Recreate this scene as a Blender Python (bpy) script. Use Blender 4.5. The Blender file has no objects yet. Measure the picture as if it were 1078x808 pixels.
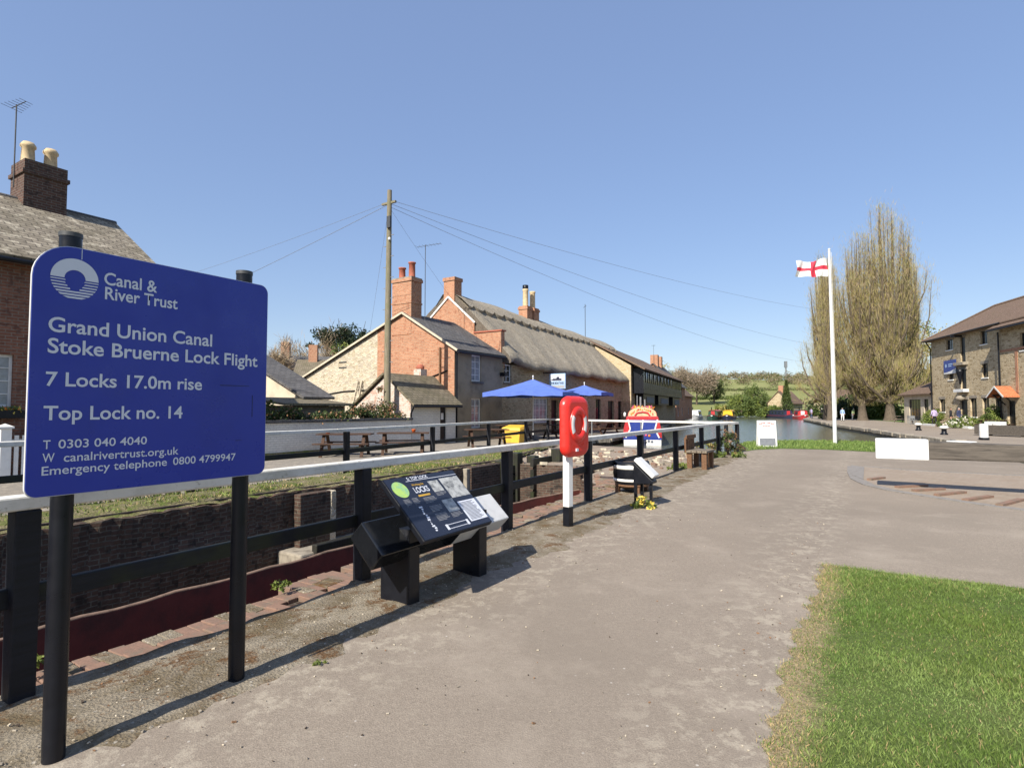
import bpy, bmesh, math, random
import numpy as np
from mathutils import Vector, Matrix, Euler

random.seed(7)
RNG = np.random.default_rng(7)
R = math.radians
scene = bpy.context.scene
COL = scene.collection

# ------------------------------------------------------------------ camera, sky, sun, exposure
cam_d = bpy.data.cameras.new('camera')
cam_d.sensor_width = 36.0
cam_d.lens = 36.0 * 600 / 1078
cam_d.clip_start, cam_d.clip_end = 0.05, 6000
cam = bpy.data.objects.new('camera', cam_d)
COL.objects.link(cam)
cam.location = (0, 0, 1.6)
cam.rotation_euler = (R(90) + math.atan(26 / 600), 0, 0)
scene.camera = cam

SUN_AZ, SUN_EL = R(33.5), R(39.5)          # shadows run to azimuth 33.5 degrees right of straight ahead
to_sun = Vector((-math.sin(SUN_AZ) * math.cos(SUN_EL), -math.cos(SUN_AZ) * math.cos(SUN_EL), math.sin(SUN_EL)))
world = bpy.data.worlds.new('World')
scene.world = world
world.use_nodes = True
wt = world.node_tree
bg = wt.nodes['Background']
sky = wt.nodes.new('ShaderNodeTexSky')
sky.sky_type = 'NISHITA'
sky.sun_disc = False
sky.sun_elevation = SUN_EL
sky.sun_rotation = math.atan2(to_sun.x, to_sun.y)
sky.altitude = 100
sky.air_density = 1.0
sky.dust_density = 0.6
sky.ozone_density = 1.6
gm = wt.nodes.new('ShaderNodeGamma')          # evens out the brightness between zenith and horizon
gm.inputs[1].default_value = 0.68
hs = wt.nodes.new('ShaderNodeHueSaturation')
hs.inputs['Hue'].default_value = 0.509
hs.inputs['Saturation'].default_value = 1.4
wt.links.new(sky.outputs[0], gm.inputs[0])
wt.links.new(gm.outputs[0], hs.inputs['Color'])
air = wt.nodes.new('ShaderNodeMix')            # thin even veil of bright spring air over the whole sky
air.data_type = 'RGBA'
air.inputs[0].default_value = 0.36
air.inputs[7].default_value = (1.3, 1.6, 2.5, 1)
wt.links.new(hs.outputs[0], air.inputs[6])
wt.links.new(air.outputs[2], bg.inputs[0])
bg.inputs[1].default_value = 0.15
sun_d = bpy.data.lights.new('sun', 'SUN')
sun_d.energy = 4.3
sun_d.angle = R(0.5)
sun_d.color = (1.0, 0.935, 0.82)
sun = bpy.data.objects.new('sun', sun_d)
COL.objects.link(sun)
sun.location = (-20, -30, 40)
sun.rotation_euler = to_sun.to_track_quat('Z', 'Y').to_euler()
scene.view_settings.view_transform = 'Standard'
scene.view_settings.look = 'None'
scene.view_settings.exposure = 0.93
scene.view_settings.gamma = 1.0
scene.view_settings.use_curve_mapping = False
scene.cycles.max_bounces = 6
scene.cycles.transparent_max_bounces = 8

# ------------------------------------------------------------------ frames
# canal frame: a runs along the lock away from the camera, c runs to the left across it
AZ = R(32)
ROTC = R(90) - AZ
U2 = (math.sin(AZ), math.cos(AZ))
C2 = (-math.cos(AZ), math.sin(AZ))


def W(a, c, z=0.0):
    return (U2[0] * a + C2[0] * c, U2[1] * a + C2[1] * c, z)


class Frame:
    def __init__(s, ox, oy, rot):
        s.o, s.rot = (ox, oy), rot

    def w(s, p):
        c, n = math.cos(s.rot), math.sin(s.rot)
        return (s.o[0] + c * p[0] - n * p[1], s.o[1] + n * p[0] + c * p[1], p[2])


CANAL = Frame(0, 0, ROTC)
WORLD = Frame(0, 0, 0)

# ------------------------------------------------------------------ mesh builder


class MB:
    def __init__(s):
        s.v, s.f, s.m, s.sm = [], [], [], []

    def add(s, verts, faces, mi=0, smooth=False):
        k = len(s.v)
        s.v += [tuple(p) for p in verts]
        for f in faces:
            s.f.append([i + k for i in f])
            s.m.append(mi)
            s.sm.append(smooth)
        return s

    def box(s, x0, x1, y0, y1, z0, z1, mi=0):
        x0, x1 = min(x0, x1), max(x0, x1)
        y0, y1 = min(y0, y1), max(y0, y1)
        z0, z1 = min(z0, z1), max(z0, z1)
        v = [(x0, y0, z0), (x1, y0, z0), (x1, y1, z0), (x0, y1, z0), (x0, y0, z1), (x1, y0, z1), (x1, y1, z1), (x0, y1, z1)]
        return s.add(v, [(0, 3, 2, 1), (4, 5, 6, 7), (0, 1, 5, 4), (1, 2, 6, 5), (2, 3, 7, 6), (3, 0, 4, 7)], mi)

    def obox(s, c, size, rot=(0, 0, 0), mi=0):
        M = Euler(rot).to_matrix() if not isinstance(rot, Matrix) else rot
        hx, hy, hz = size[0] / 2, size[1] / 2, size[2] / 2
        v = []
        for x, y, z in [(-hx, -hy, -hz), (hx, -hy, -hz), (hx, hy, -hz), (-hx, hy, -hz), (-hx, -hy, hz), (hx, -hy, hz), (hx, hy, hz), (-hx, hy, hz)]:
            p = M @ Vector((x, y, z))
            v.append((c[0] + p.x, c[1] + p.y, c[2] + p.z))
        return s.add(v, [(0, 3, 2, 1), (4, 5, 6, 7), (0, 1, 5, 4), (1, 2, 6, 5), (2, 3, 7, 6), (3, 0, 4, 7)], mi)

    def beam(s, p, q, w, h, mi=0, up=(0, 0, 1)):
        p, q = Vector(p), Vector(q)
        d = (q - p)
        L = d.length
        d = d / L
        u = Vector(up)
        x = d.cross(u)
        if x.length < 1e-4:
            x = Vector((1, 0, 0))
        x.normalize()
        u = x.cross(d)
        v = []
        for e in (p, q):
            for i, j in ((-1, -1), (1, -1), (1, 1), (-1, 1)):
                v.append(e + x * (i * w / 2) + u * (j * h / 2))
        return s.add(v, [(0, 1, 2, 3), (7, 6, 5, 4), (0, 4, 5, 1), (1, 5, 6, 2), (2, 6, 7, 3), (3, 7, 4, 0)], mi)

    def tube(s, pts, r, n=8, mi=0, cap=True, smooth=True):
        pts = [Vector(p) for p in pts]
        rs = r if isinstance(r, (list, tuple)) else [r] * len(pts)
        k0 = len(s.v)
        prev = None
        for i, p in enumerate(pts):
            d = (pts[min(i + 1, len(pts) - 1)] - pts[max(i - 1, 0)])
            d.normalize()
            if prev is None:
                x = d.cross(Vector((0, 0, 1)))
                if x.length < 1e-3:
                    x = Vector((1, 0, 0))
            else:
                x = prev - d * prev.dot(d)
            x.normalize()
            prev = x
            y = d.cross(x)
            for j in range(n):
                t = 2 * math.pi * j / n
                s.v.append(tuple(p + (x * math.cos(t) + y * math.sin(t)) * rs[i]))
        for i in range(len(pts) - 1):
            for j in range(n):
                a, b = k0 + i * n + j, k0 + i * n + (j + 1) % n
                s.f.append([a, b, b + n, a + n])
                s.m.append(mi)
                s.sm.append(smooth)
        if cap:
            e = k0 + (len(pts) - 1) * n
            s.add(s.v[k0:k0 + n], [list(range(n))[::-1]], mi)
            s.add(s.v[e:e + n], [list(range(n))], mi)
        return s

    def cyl(s, c, r, z0, z1, n=16, mi=0, r2=None, smooth=True):
        return s.tube([(c[0], c[1], z0), (c[0], c[1], z1)], [r, r if r2 is None else r2], n, mi, True, smooth)

    def prism(s, poly, axis, lo, hi, mi=0):
        """poly: 2D outline; axis 'x' -> outline in (y,z), 'y' -> (x,z), 'z' -> (x,y)"""
        def P(q, t):
            return {'x': (t, q[0], q[1]), 'y': (q[0], t, q[1]), 'z': (q[0], q[1], t)}[axis]
        n = len(poly)
        v = [P(q, lo) for q in poly] + [P(q, hi) for q in poly]
        f = [list(range(n))[::-1], list(range(n, 2 * n))]
        for i in range(n):
            j = (i + 1) % n
            f.append([i, j, j + n, i + n])
        k = len(s.v)
        return s.add(v, f, mi)

    def lathe(s, c, prof, n=20, mi=0):
        k0 = len(s.v)
        for r, z in prof:
            for j in range(n):
                t = 2 * math.pi * j / n
                s.v.append((c[0] + r * math.cos(t), c[1] + r * math.sin(t), c[2] + z))
        for i in range(len(prof) - 1):
            for j in range(n):
                a, b = k0 + i * n + j, k0 + i * n + (j + 1) % n
                s.f.append([a, b, b + n, a + n])
                s.m.append(mi)
                s.sm.append(True)
        s.f.append([k0 + j for j in range(n)][::-1]); s.m.append(mi); s.sm.append(False)
        e = k0 + (len(prof) - 1) * n
        s.f.append([e + j for j in range(n)]); s.m.append(mi); s.sm.append(False)
        return s

    def grid(s, pts, mi=0, smooth=True):
        """pts[i][j] -> quads"""
        k0 = len(s.v)
        ni, nj = len(pts), len(pts[0])
        for row in pts:
            s.v += [tuple(p) for p in row]
        for i in range(ni - 1):
            for j in range(nj - 1):
                a = k0 + i * nj + j
                s.f.append([a, a + nj, a + nj + 1, a + 1])
                s.m.append(mi)
                s.sm.append(smooth)
        return s

    def openwall(s, x0, x1, z0, z1, y, holes, depth=0.14, mi=0, ztop=None):
        """front face in the plane y (facing -y) with rectangular holes and their reveals"""
        xs = sorted({x0, x1, *[h[0] for h in holes], *[h[1] for h in holes]})
        zs = sorted({z0, z1, *[h[2] for h in holes], *[h[3] for h in holes]})
        xs = [x for x in xs if x0 <= x <= x1]
        zs = [z for z in zs if z0 <= z <= z1]
        for i in range(len(xs) - 1):
            for j in range(len(zs) - 1):
                mx, mz = (xs[i] + xs[i + 1]) / 2, (zs[j] + zs[j + 1]) / 2
                if any(h[0] < mx < h[1] and h[2] < mz < h[3] for h in holes):
                    continue
                s.add([(xs[i], y, zs[j]), (xs[i + 1], y, zs[j]), (xs[i + 1], y, zs[j + 1]), (xs[i], y, zs[j + 1])], [(0, 1, 2, 3)], mi)
        for h in holes:
            a, b, c, d = h[:4]
            q = y + depth
            s.add([(a, y, c), (b, y, c), (b, y, d), (a, y, d), (a, q, c), (b, q, c), (b, q, d), (a, q, d)],
                  [(0, 4, 5, 1), (1, 5, 6, 2), (2, 6, 7, 3), (3, 7, 4, 0)], mi)
        return s

    def mesh(s, name, mats, org=(0, 0, 0), uv=True, fix=True):
        me = bpy.data.meshes.new(name)
        me.from_pydata([(p[0] - org[0], p[1] - org[1], p[2] - org[2]) for p in s.v], [], s.f)
        for m in mats:
            me.materials.append(m)
        me.polygons.foreach_set('material_index', s.m)
        me.polygons.foreach_set('use_smooth', s.sm)
        if fix:
            bm = bmesh.new()
            bm.from_mesh(me)
            bmesh.ops.recalc_face_normals(bm, faces=bm.faces)
            bm.to_mesh(me)
            bm.free()
        me.update()
        if uv:
            boxuv(me, org)
        return me


def boxuv(me, org=(0, 0, 0)):
    n = len(me.loops)
    if n == 0:
        return
    lay = me.uv_layers.new(name='UVMap')
    co = np.zeros(len(me.vertices) * 3)
    me.vertices.foreach_get('co', co)
    co = co.reshape(-1, 3) + np.array(org)
    li = np.zeros(n, int)
    me.loops.foreach_get('vertex_index', li)
    pn = np.zeros(len(me.polygons) * 3)
    me.polygons.foreach_get('normal', pn)
    pn = pn.reshape(-1, 3)
    lt = np.zeros(len(me.polygons), int)
    me.polygons.foreach_get('loop_total', lt)
    N = np.repeat(pn, lt, axis=0)
    P = co[li]
    t = np.stack([-N[:, 1], N[:, 0]], 1)
    l = np.linalg.norm(t, axis=1)
    flat = l < 0.25
    l[l < 1e-6] = 1
    t /= l[:, None]
    u = (P[:, :2] * t).sum(1)
    # v measured along the slope
    d = np.stack([-N[:, 2] * t[:, 1] * 0 - N[:, 0] * N[:, 2], -N[:, 1] * N[:, 2], 1 - N[:, 2] ** 2], 1)
    dl = np.linalg.norm(d, axis=1)
    dl[dl < 1e-6] = 1
    v = (P * d).sum(1) / dl
    u = np.where(flat, P[:, 0], u)
    v = np.where(flat, P[:, 1], v)
    lay.data.foreach_set('uv', np.stack([u, v], 1).ravel())


def tag(o, label=None, cat=None, group=None, kind=None):
    if label:
        o['label'] = label
    if cat:
        o['category'] = cat
    if group:
        o['group'] = group
    if kind:
        o['kind'] = kind
    return o


def bevel(o, w=0.01, seg=2):
    m = o.modifiers.new('bevel', 'BEVEL')
    m.width = w
    m.segments = seg
    m.limit_method = 'ANGLE'
    m.angle_limit = R(40)
    return o


class Thing:
    """an Empty at the base of a thing; parts are built in the coordinates of its frame"""

    def __init__(s, name, label, cat, org, frame=CANAL, group=None):
        s.org, s.frame = org, frame
        s.o = bpy.data.objects.new(name, None)
        s.o.empty_display_size = 0.3
        COL.objects.link(s.o)
        s.o.location = frame.w(org)
        s.o.rotation_euler = (0, 0, frame.rot)
        tag(s.o, label, cat, group)

    def part(s, name, mb, mats, parent=None, bev=0, label=None, uv=True, fix=True):
        mats = mats if isinstance(mats, (list, tuple)) else [mats]
        o = bpy.data.objects.new(name, mb.mesh(name, mats, s.org, uv, fix))
        COL.objects.link(o)
        o.parent = parent or s.o
        if bev:
            bevel(o, bev)
        if label:
            o['label'] = label
        return o

    def adopt(s, name, me, loc=(0, 0, 0), rot=(0, 0, 0), parent=None):
        o = bpy.data.objects.new(name, me)
        COL.objects.link(o)
        o.parent = parent or s.o
        o.location = (loc[0] - s.org[0], loc[1] - s.org[1], loc[2] - s.org[2])
        o.rotation_euler = rot
        return o


def single(name, mb, mats, org, frame=CANAL, label=None, cat=None, group=None, kind=None, bev=0, uv=True, fix=True):
    mats = mats if isinstance(mats, (list, tuple)) else [mats]
    o = bpy.data.objects.new(name, mb.mesh(name, mats, org, uv, fix))
    COL.objects.link(o)
    o.location = frame.w(org)
    o.rotation_euler = (0, 0, frame.rot)
    if bev:
        bevel(o, bev)
    return tag(o, label, cat, group, kind)


def copy_tree(o, parent=None):
    c = o.copy()
    COL.objects.link(c)
    if parent is not None:
        c.parent = parent
    for ch in list(o.children):
        copy_tree(ch, c)
    return c


# ------------------------------------------------------------------ materials
def hexa(c):
    return (c[0], c[1], c[2], 1.0)


class NT:
    def __init__(s, name, rough=0.7, spec=0.5):
        s.m = bpy.data.materials.new(name)
        s.m.use_nodes = True
        s.t = s.m.node_tree
        s.b = s.t.nodes['Principled BSDF']
        s.b.inputs['Roughness'].default_value = rough
        s.b.inputs['Specular IOR Level'].default_value = spec
        s.tc = s.t.nodes.new('ShaderNodeTexCoord')

    def node(s, kind, **kw):
        n = s.t.nodes.new(kind)
        for k, v in kw.items():
            if hasattr(n, k):
                setattr(n, k, v)
            else:
                n.inputs[k].default_value = v
        return n

    def link(s, a, b):
        s.t.links.new(a, b)

    def coord(s, which='UV', scale=(1, 1, 1), loc=(0, 0, 0)):
        mp = s.node('ShaderNodeMapping')
        mp.inputs['Scale'].default_value = scale
        mp.inputs['Location'].default_value = loc
        s.link(s.tc.outputs[which], mp.inputs[0])
        return mp.outputs[0]

    def noise(s, vec, scale, detail=4, rough=0.55, dist=0.0):
        n = s.node('ShaderNodeTexNoise')
        n.inputs['Scale'].default_value = scale
        n.inputs['Detail'].default_value = detail
        n.inputs['Roughness'].default_value = rough
        n.inputs['Distortion'].default_value = dist
        s.link(vec, n.inputs['Vector'])
        return n.outputs['Fac']

    def vor(s, vec, scale, feature='F1', out='Distance', rand=1.0):
        n = s.node('ShaderNodeTexVoronoi')
        n.feature = feature
        n.inputs['Scale'].default_value = scale
        n.inputs['Randomness'].default_value = rand
        s.link(vec, n.inputs['Vector'])
        return n.outputs[out]

    def ramp(s, fac, stops, interp='LINEAR'):
        n = s.node('ShaderNodeValToRGB')
        n.color_ramp.interpolation = interp
        e = n.color_ramp.elements
        while len(e) < len(stops):
            e.new(0.5)
        for i, (p, c) in enumerate(stops):
            e[i].position = p
            e[i].color = (c, c, c, 1) if isinstance(c, (int, float)) else hexa(c)
        s.link(fac, n.inputs[0])
        return n.outputs[0]

    def mix(s, fac, a, b, mode='MIX'):
        n = s.node('ShaderNodeMix')
        n.data_type = 'RGBA'
        n.blend_type = mode
        for sock, v in ((n.inputs[0], fac), (n.inputs[6], a), (n.inputs[7], b)):
            if isinstance(v, bpy.types.NodeSocket):
                s.link(v, sock)
            elif isinstance(v, (int, float)):
                sock.default_value = v if sock == n.inputs[0] else (v, v, v, 1)
            else:
                sock.default_value = hexa(v)
        return n.outputs[2]

    def math(s, op, a, b=0.0):
        n = s.node('ShaderNodeMath')
        n.operation = op
        for sock, v in ((n.inputs[0], a), (n.inputs[1], b)):
            if isinstance(v, bpy.types.NodeSocket):
                s.link(v, sock)
            else:
                sock.default_value = v
        return n.outputs[0]

    def color(s, c):
        if isinstance(c, bpy.types.NodeSocket):
            s.link(c, s.b.inputs['Base Color'])
        else:
            s.b.inputs['Base Color'].default_value = hexa(c)
        return s

    def rough(s, sock):
        s.link(sock, s.b.inputs['Roughness'])
        return s

    def bump(s, h, strength=0.3, dist=0.01):
        n = s.node('ShaderNodeBump')
        n.inputs['Strength'].default_value = strength
        n.inputs['Distance'].default_value = dist
        s.link(h, n.inputs['Height'])
        s.link(n.outputs[0], s.b.inputs['Normal'])
        return s


def plain(name, c, rough=0.6, var=0.25, scale=6, c2=None, bump=0.0, spec=0.5, metal=0.0, coord='Object', fine=40):
    """one paint or cloth with a little unevenness, some grime and a slight grain"""
    n = NT(name, rough, spec)
    v = n.coord(coord)
    f = n.noise(v, scale, 6, 0.62)
    d = c2 or tuple(x * (1 - var) for x in c)
    l = tuple(min(1, x * (1 + var * 0.4)) for x in c)
    n.color(n.ramp(f, [(0.3, d), (0.52, c), (0.75, l)]))
    n.rough(n.ramp(n.noise(v, scale * 2.3, 4), [(0.3, max(0.05, rough - 0.12)), (0.7, min(1, rough + 0.12))]))
    n.b.inputs['Metallic'].default_value = metal
    if bump:
        n.bump(n.noise(v, fine, 5), bump, 0.005)
    return n.m


def brickmat(name, c1, c2, mortar, bw=0.225, bh=0.075, ms=0.012, grime=(0.05, 0.045, 0.04), gr=0.35, bump=0.6, wob=0.0, third=None, cover=None, offs=0.5, rough=0.88):
    n = NT(name, rough, 0.25)
    v = n.coord('UV')
    if wob:
        nz = n.node('ShaderNodeTexNoise')
        nz.inputs['Scale'].default_value = 3.0
        n.link(v, nz.inputs['Vector'])
        vm = n.node('ShaderNodeVectorMath')
        vm.operation = 'MULTIPLY_ADD'
        n.link(nz.outputs['Color'], vm.inputs[0])
        vm.inputs[1].default_value = (wob, wob, 0)
        n.link(v, vm.inputs[2])
        vv = vm.outputs[0]
    else:
        vv = v
    b = n.node('ShaderNodeTexBrick')
    b.offset = offs
    b.inputs['Scale'].default_value = 1
    b.inputs['Brick Width'].default_value = bw
    b.inputs['Row Height'].default_value = bh
    b.inputs['Mortar Size'].default_value = ms
    b.inputs['Mortar Smooth'].default_value = 0.3
    b.inputs['Color1'].default_value = hexa(c1)
    b.inputs['Color2'].default_value = hexa(c2)
    b.inputs['Mortar'].default_value = hexa(mortar)
    n.link(vv, b.inputs['Vector'])
    col = b.outputs['Color']
    big = n.noise(v, 1.1, 6, 0.65)
    fine = n.noise(v, 14, 5, 0.65)
    if third:
        col = n.mix(n.ramp(n.noise(v, 5.5, 2), [(0.55, 0.0), (0.68, 0.8)]), col, third)
    col = n.mix(n.ramp(fine, [(0.3, 0.45), (0.7, 0.0)]), col, tuple(x * 0.55 for x in c1))
    col = n.mix(n.math('MULTIPLY', n.ramp(big, [(0.45, 0.0), (0.75, 1.0)]), gr), col, grime)
    if cover:
        col = n.mix(n.ramp(n.noise(v, cover[1], 6, 0.7), [(cover[2], 0.0), (cover[2] + 0.12, cover[3])]), col, cover[0])
    n.color(col)
    h = n.math('ADD', n.math('MULTIPLY', b.outputs['Fac'], -1.0), n.math('MULTIPLY', fine, 0.7))
    n.bump(h, bump, 0.012)
    return n.m


def rubble(name, cols, mortar, scale=(3.2, 5.5, 1), bump=0.7, gr=None):
    n = NT(name, 0.92, 0.2)
    nz = n.node('ShaderNodeTexNoise')
    nz.inputs['Scale'].default_value = 2.4
    v0 = n.coord('UV')
    n.link(v0, nz.inputs['Vector'])
    vm = n.node('ShaderNodeVectorMath')
    vm.operation = 'MULTIPLY_ADD'
    n.link(nz.outputs['Color'], vm.inputs[0])
    vm.inputs[1].default_value = (0.18, 0.1, 0)
    n.link(v0, vm.inputs[2])
    mp = n.node('ShaderNodeMapping')
    mp.inputs['Scale'].default_value = scale
    n.link(vm.outputs[0], mp.inputs[0])
    v = mp.outputs[0]
    cell = n.vor(v, 1.0, 'F1', 'Color', 0.85)
    sep = n.node('ShaderNodeSeparateColor')
    n.link(cell, sep.inputs[0])
    edge = n.vor(v, 1.0, 'DISTANCE_TO_EDGE', 'Distance', 0.85)
    col = n.ramp(sep.outputs[0], [(i / (len(cols) - 1), c) for i, c in enumerate(cols)])
    fine = n.noise(v0, 18, 6, 0.7)
    col = n.mix(n.ramp(fine, [(0.3, 0.5), (0.65, 0.0)]), col, tuple(x * 0.5 for x in cols[0]))
    col = n.mix(n.ramp(edge, [(0.02, 1.0), (0.09, 0.0)]), col, mortar)
    if gr:
        col = n.mix(n.ramp(n.noise(v0, 0.9, 5, 0.6), [(0.5, 0.0), (0.72, 0.6)]), col, gr)
    n.color(col)
    n.bump(n.math('ADD', n.ramp(edge, [(0.0, 0.0), (0.12, 1.0)]), n.math('MULTIPLY', fine, 0.5)), bump, 0.02)
    return n.m


def foliage(name, c, var=0.5, rough=0.6, trans=0.25):
    n = NT(name, rough, 0.3)
    v = n.coord('Object')
    f = n.noise(v, 7.0, 3)
    g = n.noise(v, 0.6, 3)
    col = n.ramp(f, [(0.3, tuple(x * (1 - var * 0.7) for x in c)), (0.5, c), (0.72, tuple(x * (1 + var * 0.6) for x in c))])
    col = n.mix(n.ramp(g, [(0.35, 0.0), (0.7, 0.45)]), col, (c[0] * 1.3 + 0.01, c[1] * 1.05, c[2] * 0.8))
    n.color(col)
    if trans:
        tr = n.node('ShaderNodeBsdfTranslucent')
        n.link(col, tr.inputs[0])
        mx = n.node('ShaderNodeMixShader')
        mx.inputs[0].default_value = trans
        n.link(n.b.outputs[0], mx.inputs[1])
        n.link(tr.outputs[0], mx.inputs[2])
        n.link(mx.outputs[0], n.t.nodes['Material Output'].inputs[0])
    return n.m


def woodmat(name, c, c2, rough=0.75, axis=(1.2, 18, 18), bump=0.4, green=None):
    n = NT(name, rough, 0.3)
    v = n.coord('Object', axis)
    f = n.noise(v, 2.2, 6, 0.65, 0.4)
    col = n.ramp(f, [(0.3, c2), (0.55, c), (0.75, tuple(min(1, x * 1.25) for x in c))])
    if green:
        col = n.mix(n.ramp(n.noise(n.coord('Object'), 3.0, 5), [(0.45, 0.0), (0.65, 0.6)]), col, green)
    n.color(col)
    n.bump(f, bump, 0.01)
    return n.m


M = {}
M['sign_blue'] = plain('sign_blue', (0.02, 0.036, 0.32), 0.33, 0.12, 2.5)
M['sign_white'] = plain('sign_white', (0.66, 0.68, 0.74), 0.4, 0.06, 4)
M['sign_edge'] = plain('sign_edge', (0.55, 0.55, 0.55), 0.4, 0.15, 8)
M['black'] = plain('black_paint', (0.007, 0.008, 0.012), 0.36, 0.35, 5, bump=0.06, spec=0.3)
M['black_gloss'] = plain('black_gloss', (0.008, 0.009, 0.011), 0.16, 0.3, 5)
M['postblack'] = woodmat('black_timber', (0.009, 0.01, 0.015), (0.005, 0.006, 0.008), 0.55, (1.5, 14, 14), 0.25)
M['midrail'] = woodmat('mossy_black_rail', (0.012, 0.013, 0.016), (0.006, 0.007, 0.008), 0.6, (1, 16, 16), 0.3, (0.03, 0.034, 0.012))
M['white'] = plain('white_paint', (0.78, 0.77, 0.73), 0.5, 0.12, 5, bump=0.06)
def railmat():
    n = NT('weathered_white_rail', 0.7, 0.3)
    v = n.coord('Object')
    col = n.ramp(n.noise(v, 3, 7, 0.7), [(0.3, (0.5, 0.48, 0.42)), (0.55, (0.7, 0.68, 0.63)), (0.75, (0.76, 0.74, 0.69))])
    col = n.mix(n.ramp(n.noise(v, 17, 6, 0.75), [(0.58, 0.0), (0.68, 0.75)]), col, (0.24, 0.22, 0.17))
    col = n.mix(n.ramp(n.noise(n.coord('Object', (1.5, 30, 30)), 4, 4, 0.7), [(0.62, 0.0), (0.7, 0.6)]), col, (0.2, 0.19, 0.16))
    n.color(col)
    n.bump(n.noise(v, 17, 6, 0.75), 0.4, 0.004)
    return n.m


M['rail_white'] = railmat()
M['purewhite'] = plain('clean_white', (0.64, 0.64, 0.63), 0.55, 0.14, 3, c2=(0.52, 0.51, 0.48), bump=0.12)
M['steel'] = plain('galvanised', (0.3, 0.31, 0.32), 0.45, 0.25, 9, metal=0.6)
M['darkmetal'] = plain('dark_metal', (0.05, 0.052, 0.055), 0.5, 0.3, 9)
M['glass'] = plain('window_glass', (0.02, 0.024, 0.03), 0.06, 0.3, 3, spec=0.8)
M['glass_pale'] = plain('window_glass_pale', (0.25, 0.27, 0.3), 0.12, 0.5, 2.5, spec=0.8)  # paler tone than the plain window glass
M['red'] = plain('red_plastic', (0.68, 0.028, 0.02), 0.34, 0.14, 5)
M['orange'] = plain('orange_plastic', (0.7, 0.14, 0.03), 0.5, 0.2, 5)
M['terracotta'] = plain('terracotta', (0.36, 0.11, 0.065), 0.8, 0.3, 8, bump=0.1)
M['cream'] = plain('cream_clay', (0.55, 0.42, 0.25), 0.75, 0.3, 7, bump=0.1)
M['yellow'] = plain('yellow_plastic', (0.7, 0.42, 0.05), 0.5, 0.2, 4)
M['blue_cloth'] = plain('blue_cloth', (0.085, 0.15, 0.5), 0.8, 0.15, 4, bump=0.1)
M['blue'] = plain('blue_paint', (0.02, 0.04, 0.22), 0.35, 0.2, 4)
M['boatred'] = plain('boat_red', (0.42, 0.03, 0.035), 0.35, 0.2, 4)
M['navy'] = plain('navy_paint', (0.025, 0.03, 0.06), 0.4, 0.25, 4)
M['boatgreen'] = plain('boat_green', (0.02, 0.06, 0.04), 0.4, 0.25, 4)
M['boatyellow'] = plain('boat_yellow', (0.75, 0.42, 0.02), 0.4, 0.15, 4)
M['skin'] = plain('skin', (0.48, 0.27, 0.19), 0.55, 0.1, 8)
M['hair'] = plain('hair', (0.06, 0.04, 0.03), 0.7, 0.3, 8)
M['hairgrey'] = plain('hair_grey', (0.4, 0.38, 0.36), 0.7, 0.3, 8)
for k, c in {'denim': (0.05, 0.08, 0.17), 'navycloth': (0.03, 0.04, 0.1), 'palebluecloth': (0.3, 0.42, 0.62), 'greencloth': (0.4, 0.5, 0.25), 'blackcloth': (0.012, 0.012, 0.015),
             'beigecloth': (0.5, 0.42, 0.32), 'whitecloth': (0.7, 0.7, 0.68), 'greycloth': (0.15, 0.16, 0.18), 'lilaccloth': (0.42, 0.35, 0.55)}.items():
    M[k] = plain(k, c, 0.85, 0.2, 10)
M['wood'] = woodmat('weathered_brown_timber', (0.16, 0.085, 0.045), (0.07, 0.035, 0.02), 0.75)
M['woodgrey'] = woodmat('grey_timber', (0.2, 0.165, 0.125), (0.08, 0.065, 0.05), 0.85)
M['redwood'] = woodmat('red_brown_timber', (0.075, 0.042, 0.028), (0.03, 0.018, 0.013), 0.85)
M['pole'] = woodmat('pole_timber', (0.22, 0.19, 0.135), (0.1, 0.085, 0.06), 0.85, (18, 18, 1.0), 0.4, (0.15, 0.15, 0.08))
M['beamdark'] = woodmat('lock_beam_timber', (0.1, 0.086, 0.072), (0.04, 0.035, 0.03), 0.85, (9, 0.9, 9), 0.5)
M['slime'] = woodmat('wet_dark_timber', (0.028, 0.026, 0.022), (0.01, 0.01, 0.009), 0.5, (12, 12, 1.2), 0.5, (0.03, 0.04, 0.012))
M['dirt'] = plain('soil', (0.07, 0.05, 0.035), 0.95, 0.5, 9, bump=0.5)

M['brick_red'] = brickmat('orange_red_brick', (0.43, 0.185, 0.1), (0.54, 0.275, 0.16), (0.4, 0.31, 0.23), third=(0.32, 0.12, 0.07), gr=0.25)
M['brick_dark'] = brickmat('dark_cottage_brick', (0.19, 0.078, 0.05), (0.28, 0.125, 0.08), (0.24, 0.19, 0.15), third=(0.1, 0.05, 0.04), gr=0.4)
M['brick_soot'] = brickmat('sooty_chimney_brick', (0.085, 0.045, 0.036), (0.13, 0.065, 0.045), (0.16, 0.14, 0.12), third=(0.035, 0.027, 0.025), gr=0.5)
M['brick_lock'] = brickmat('dark_lock_brick', (0.07, 0.042, 0.032), (0.125, 0.072, 0.05), (0.15, 0.13, 0.1), gr=0.7, grime=(0.012, 0.012, 0.01), third=(0.016, 0.014, 0.013), bump=1.0, cover=((0.05, 0.085, 0.015), 2.4, 0.66, 0.8), rough=0.7)
M['brick_cope'] = plain('old_brick_paver', (0.2, 0.12, 0.085), 0.95, 0.4, 7, c2=(0.14, 0.115, 0.085), bump=1.0)
M['stone_cope'] = plain('coping_stone', (0.27, 0.235, 0.185), 0.92, 0.5, 5, c2=(0.12, 0.1, 0.08), bump=0.7)
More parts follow.
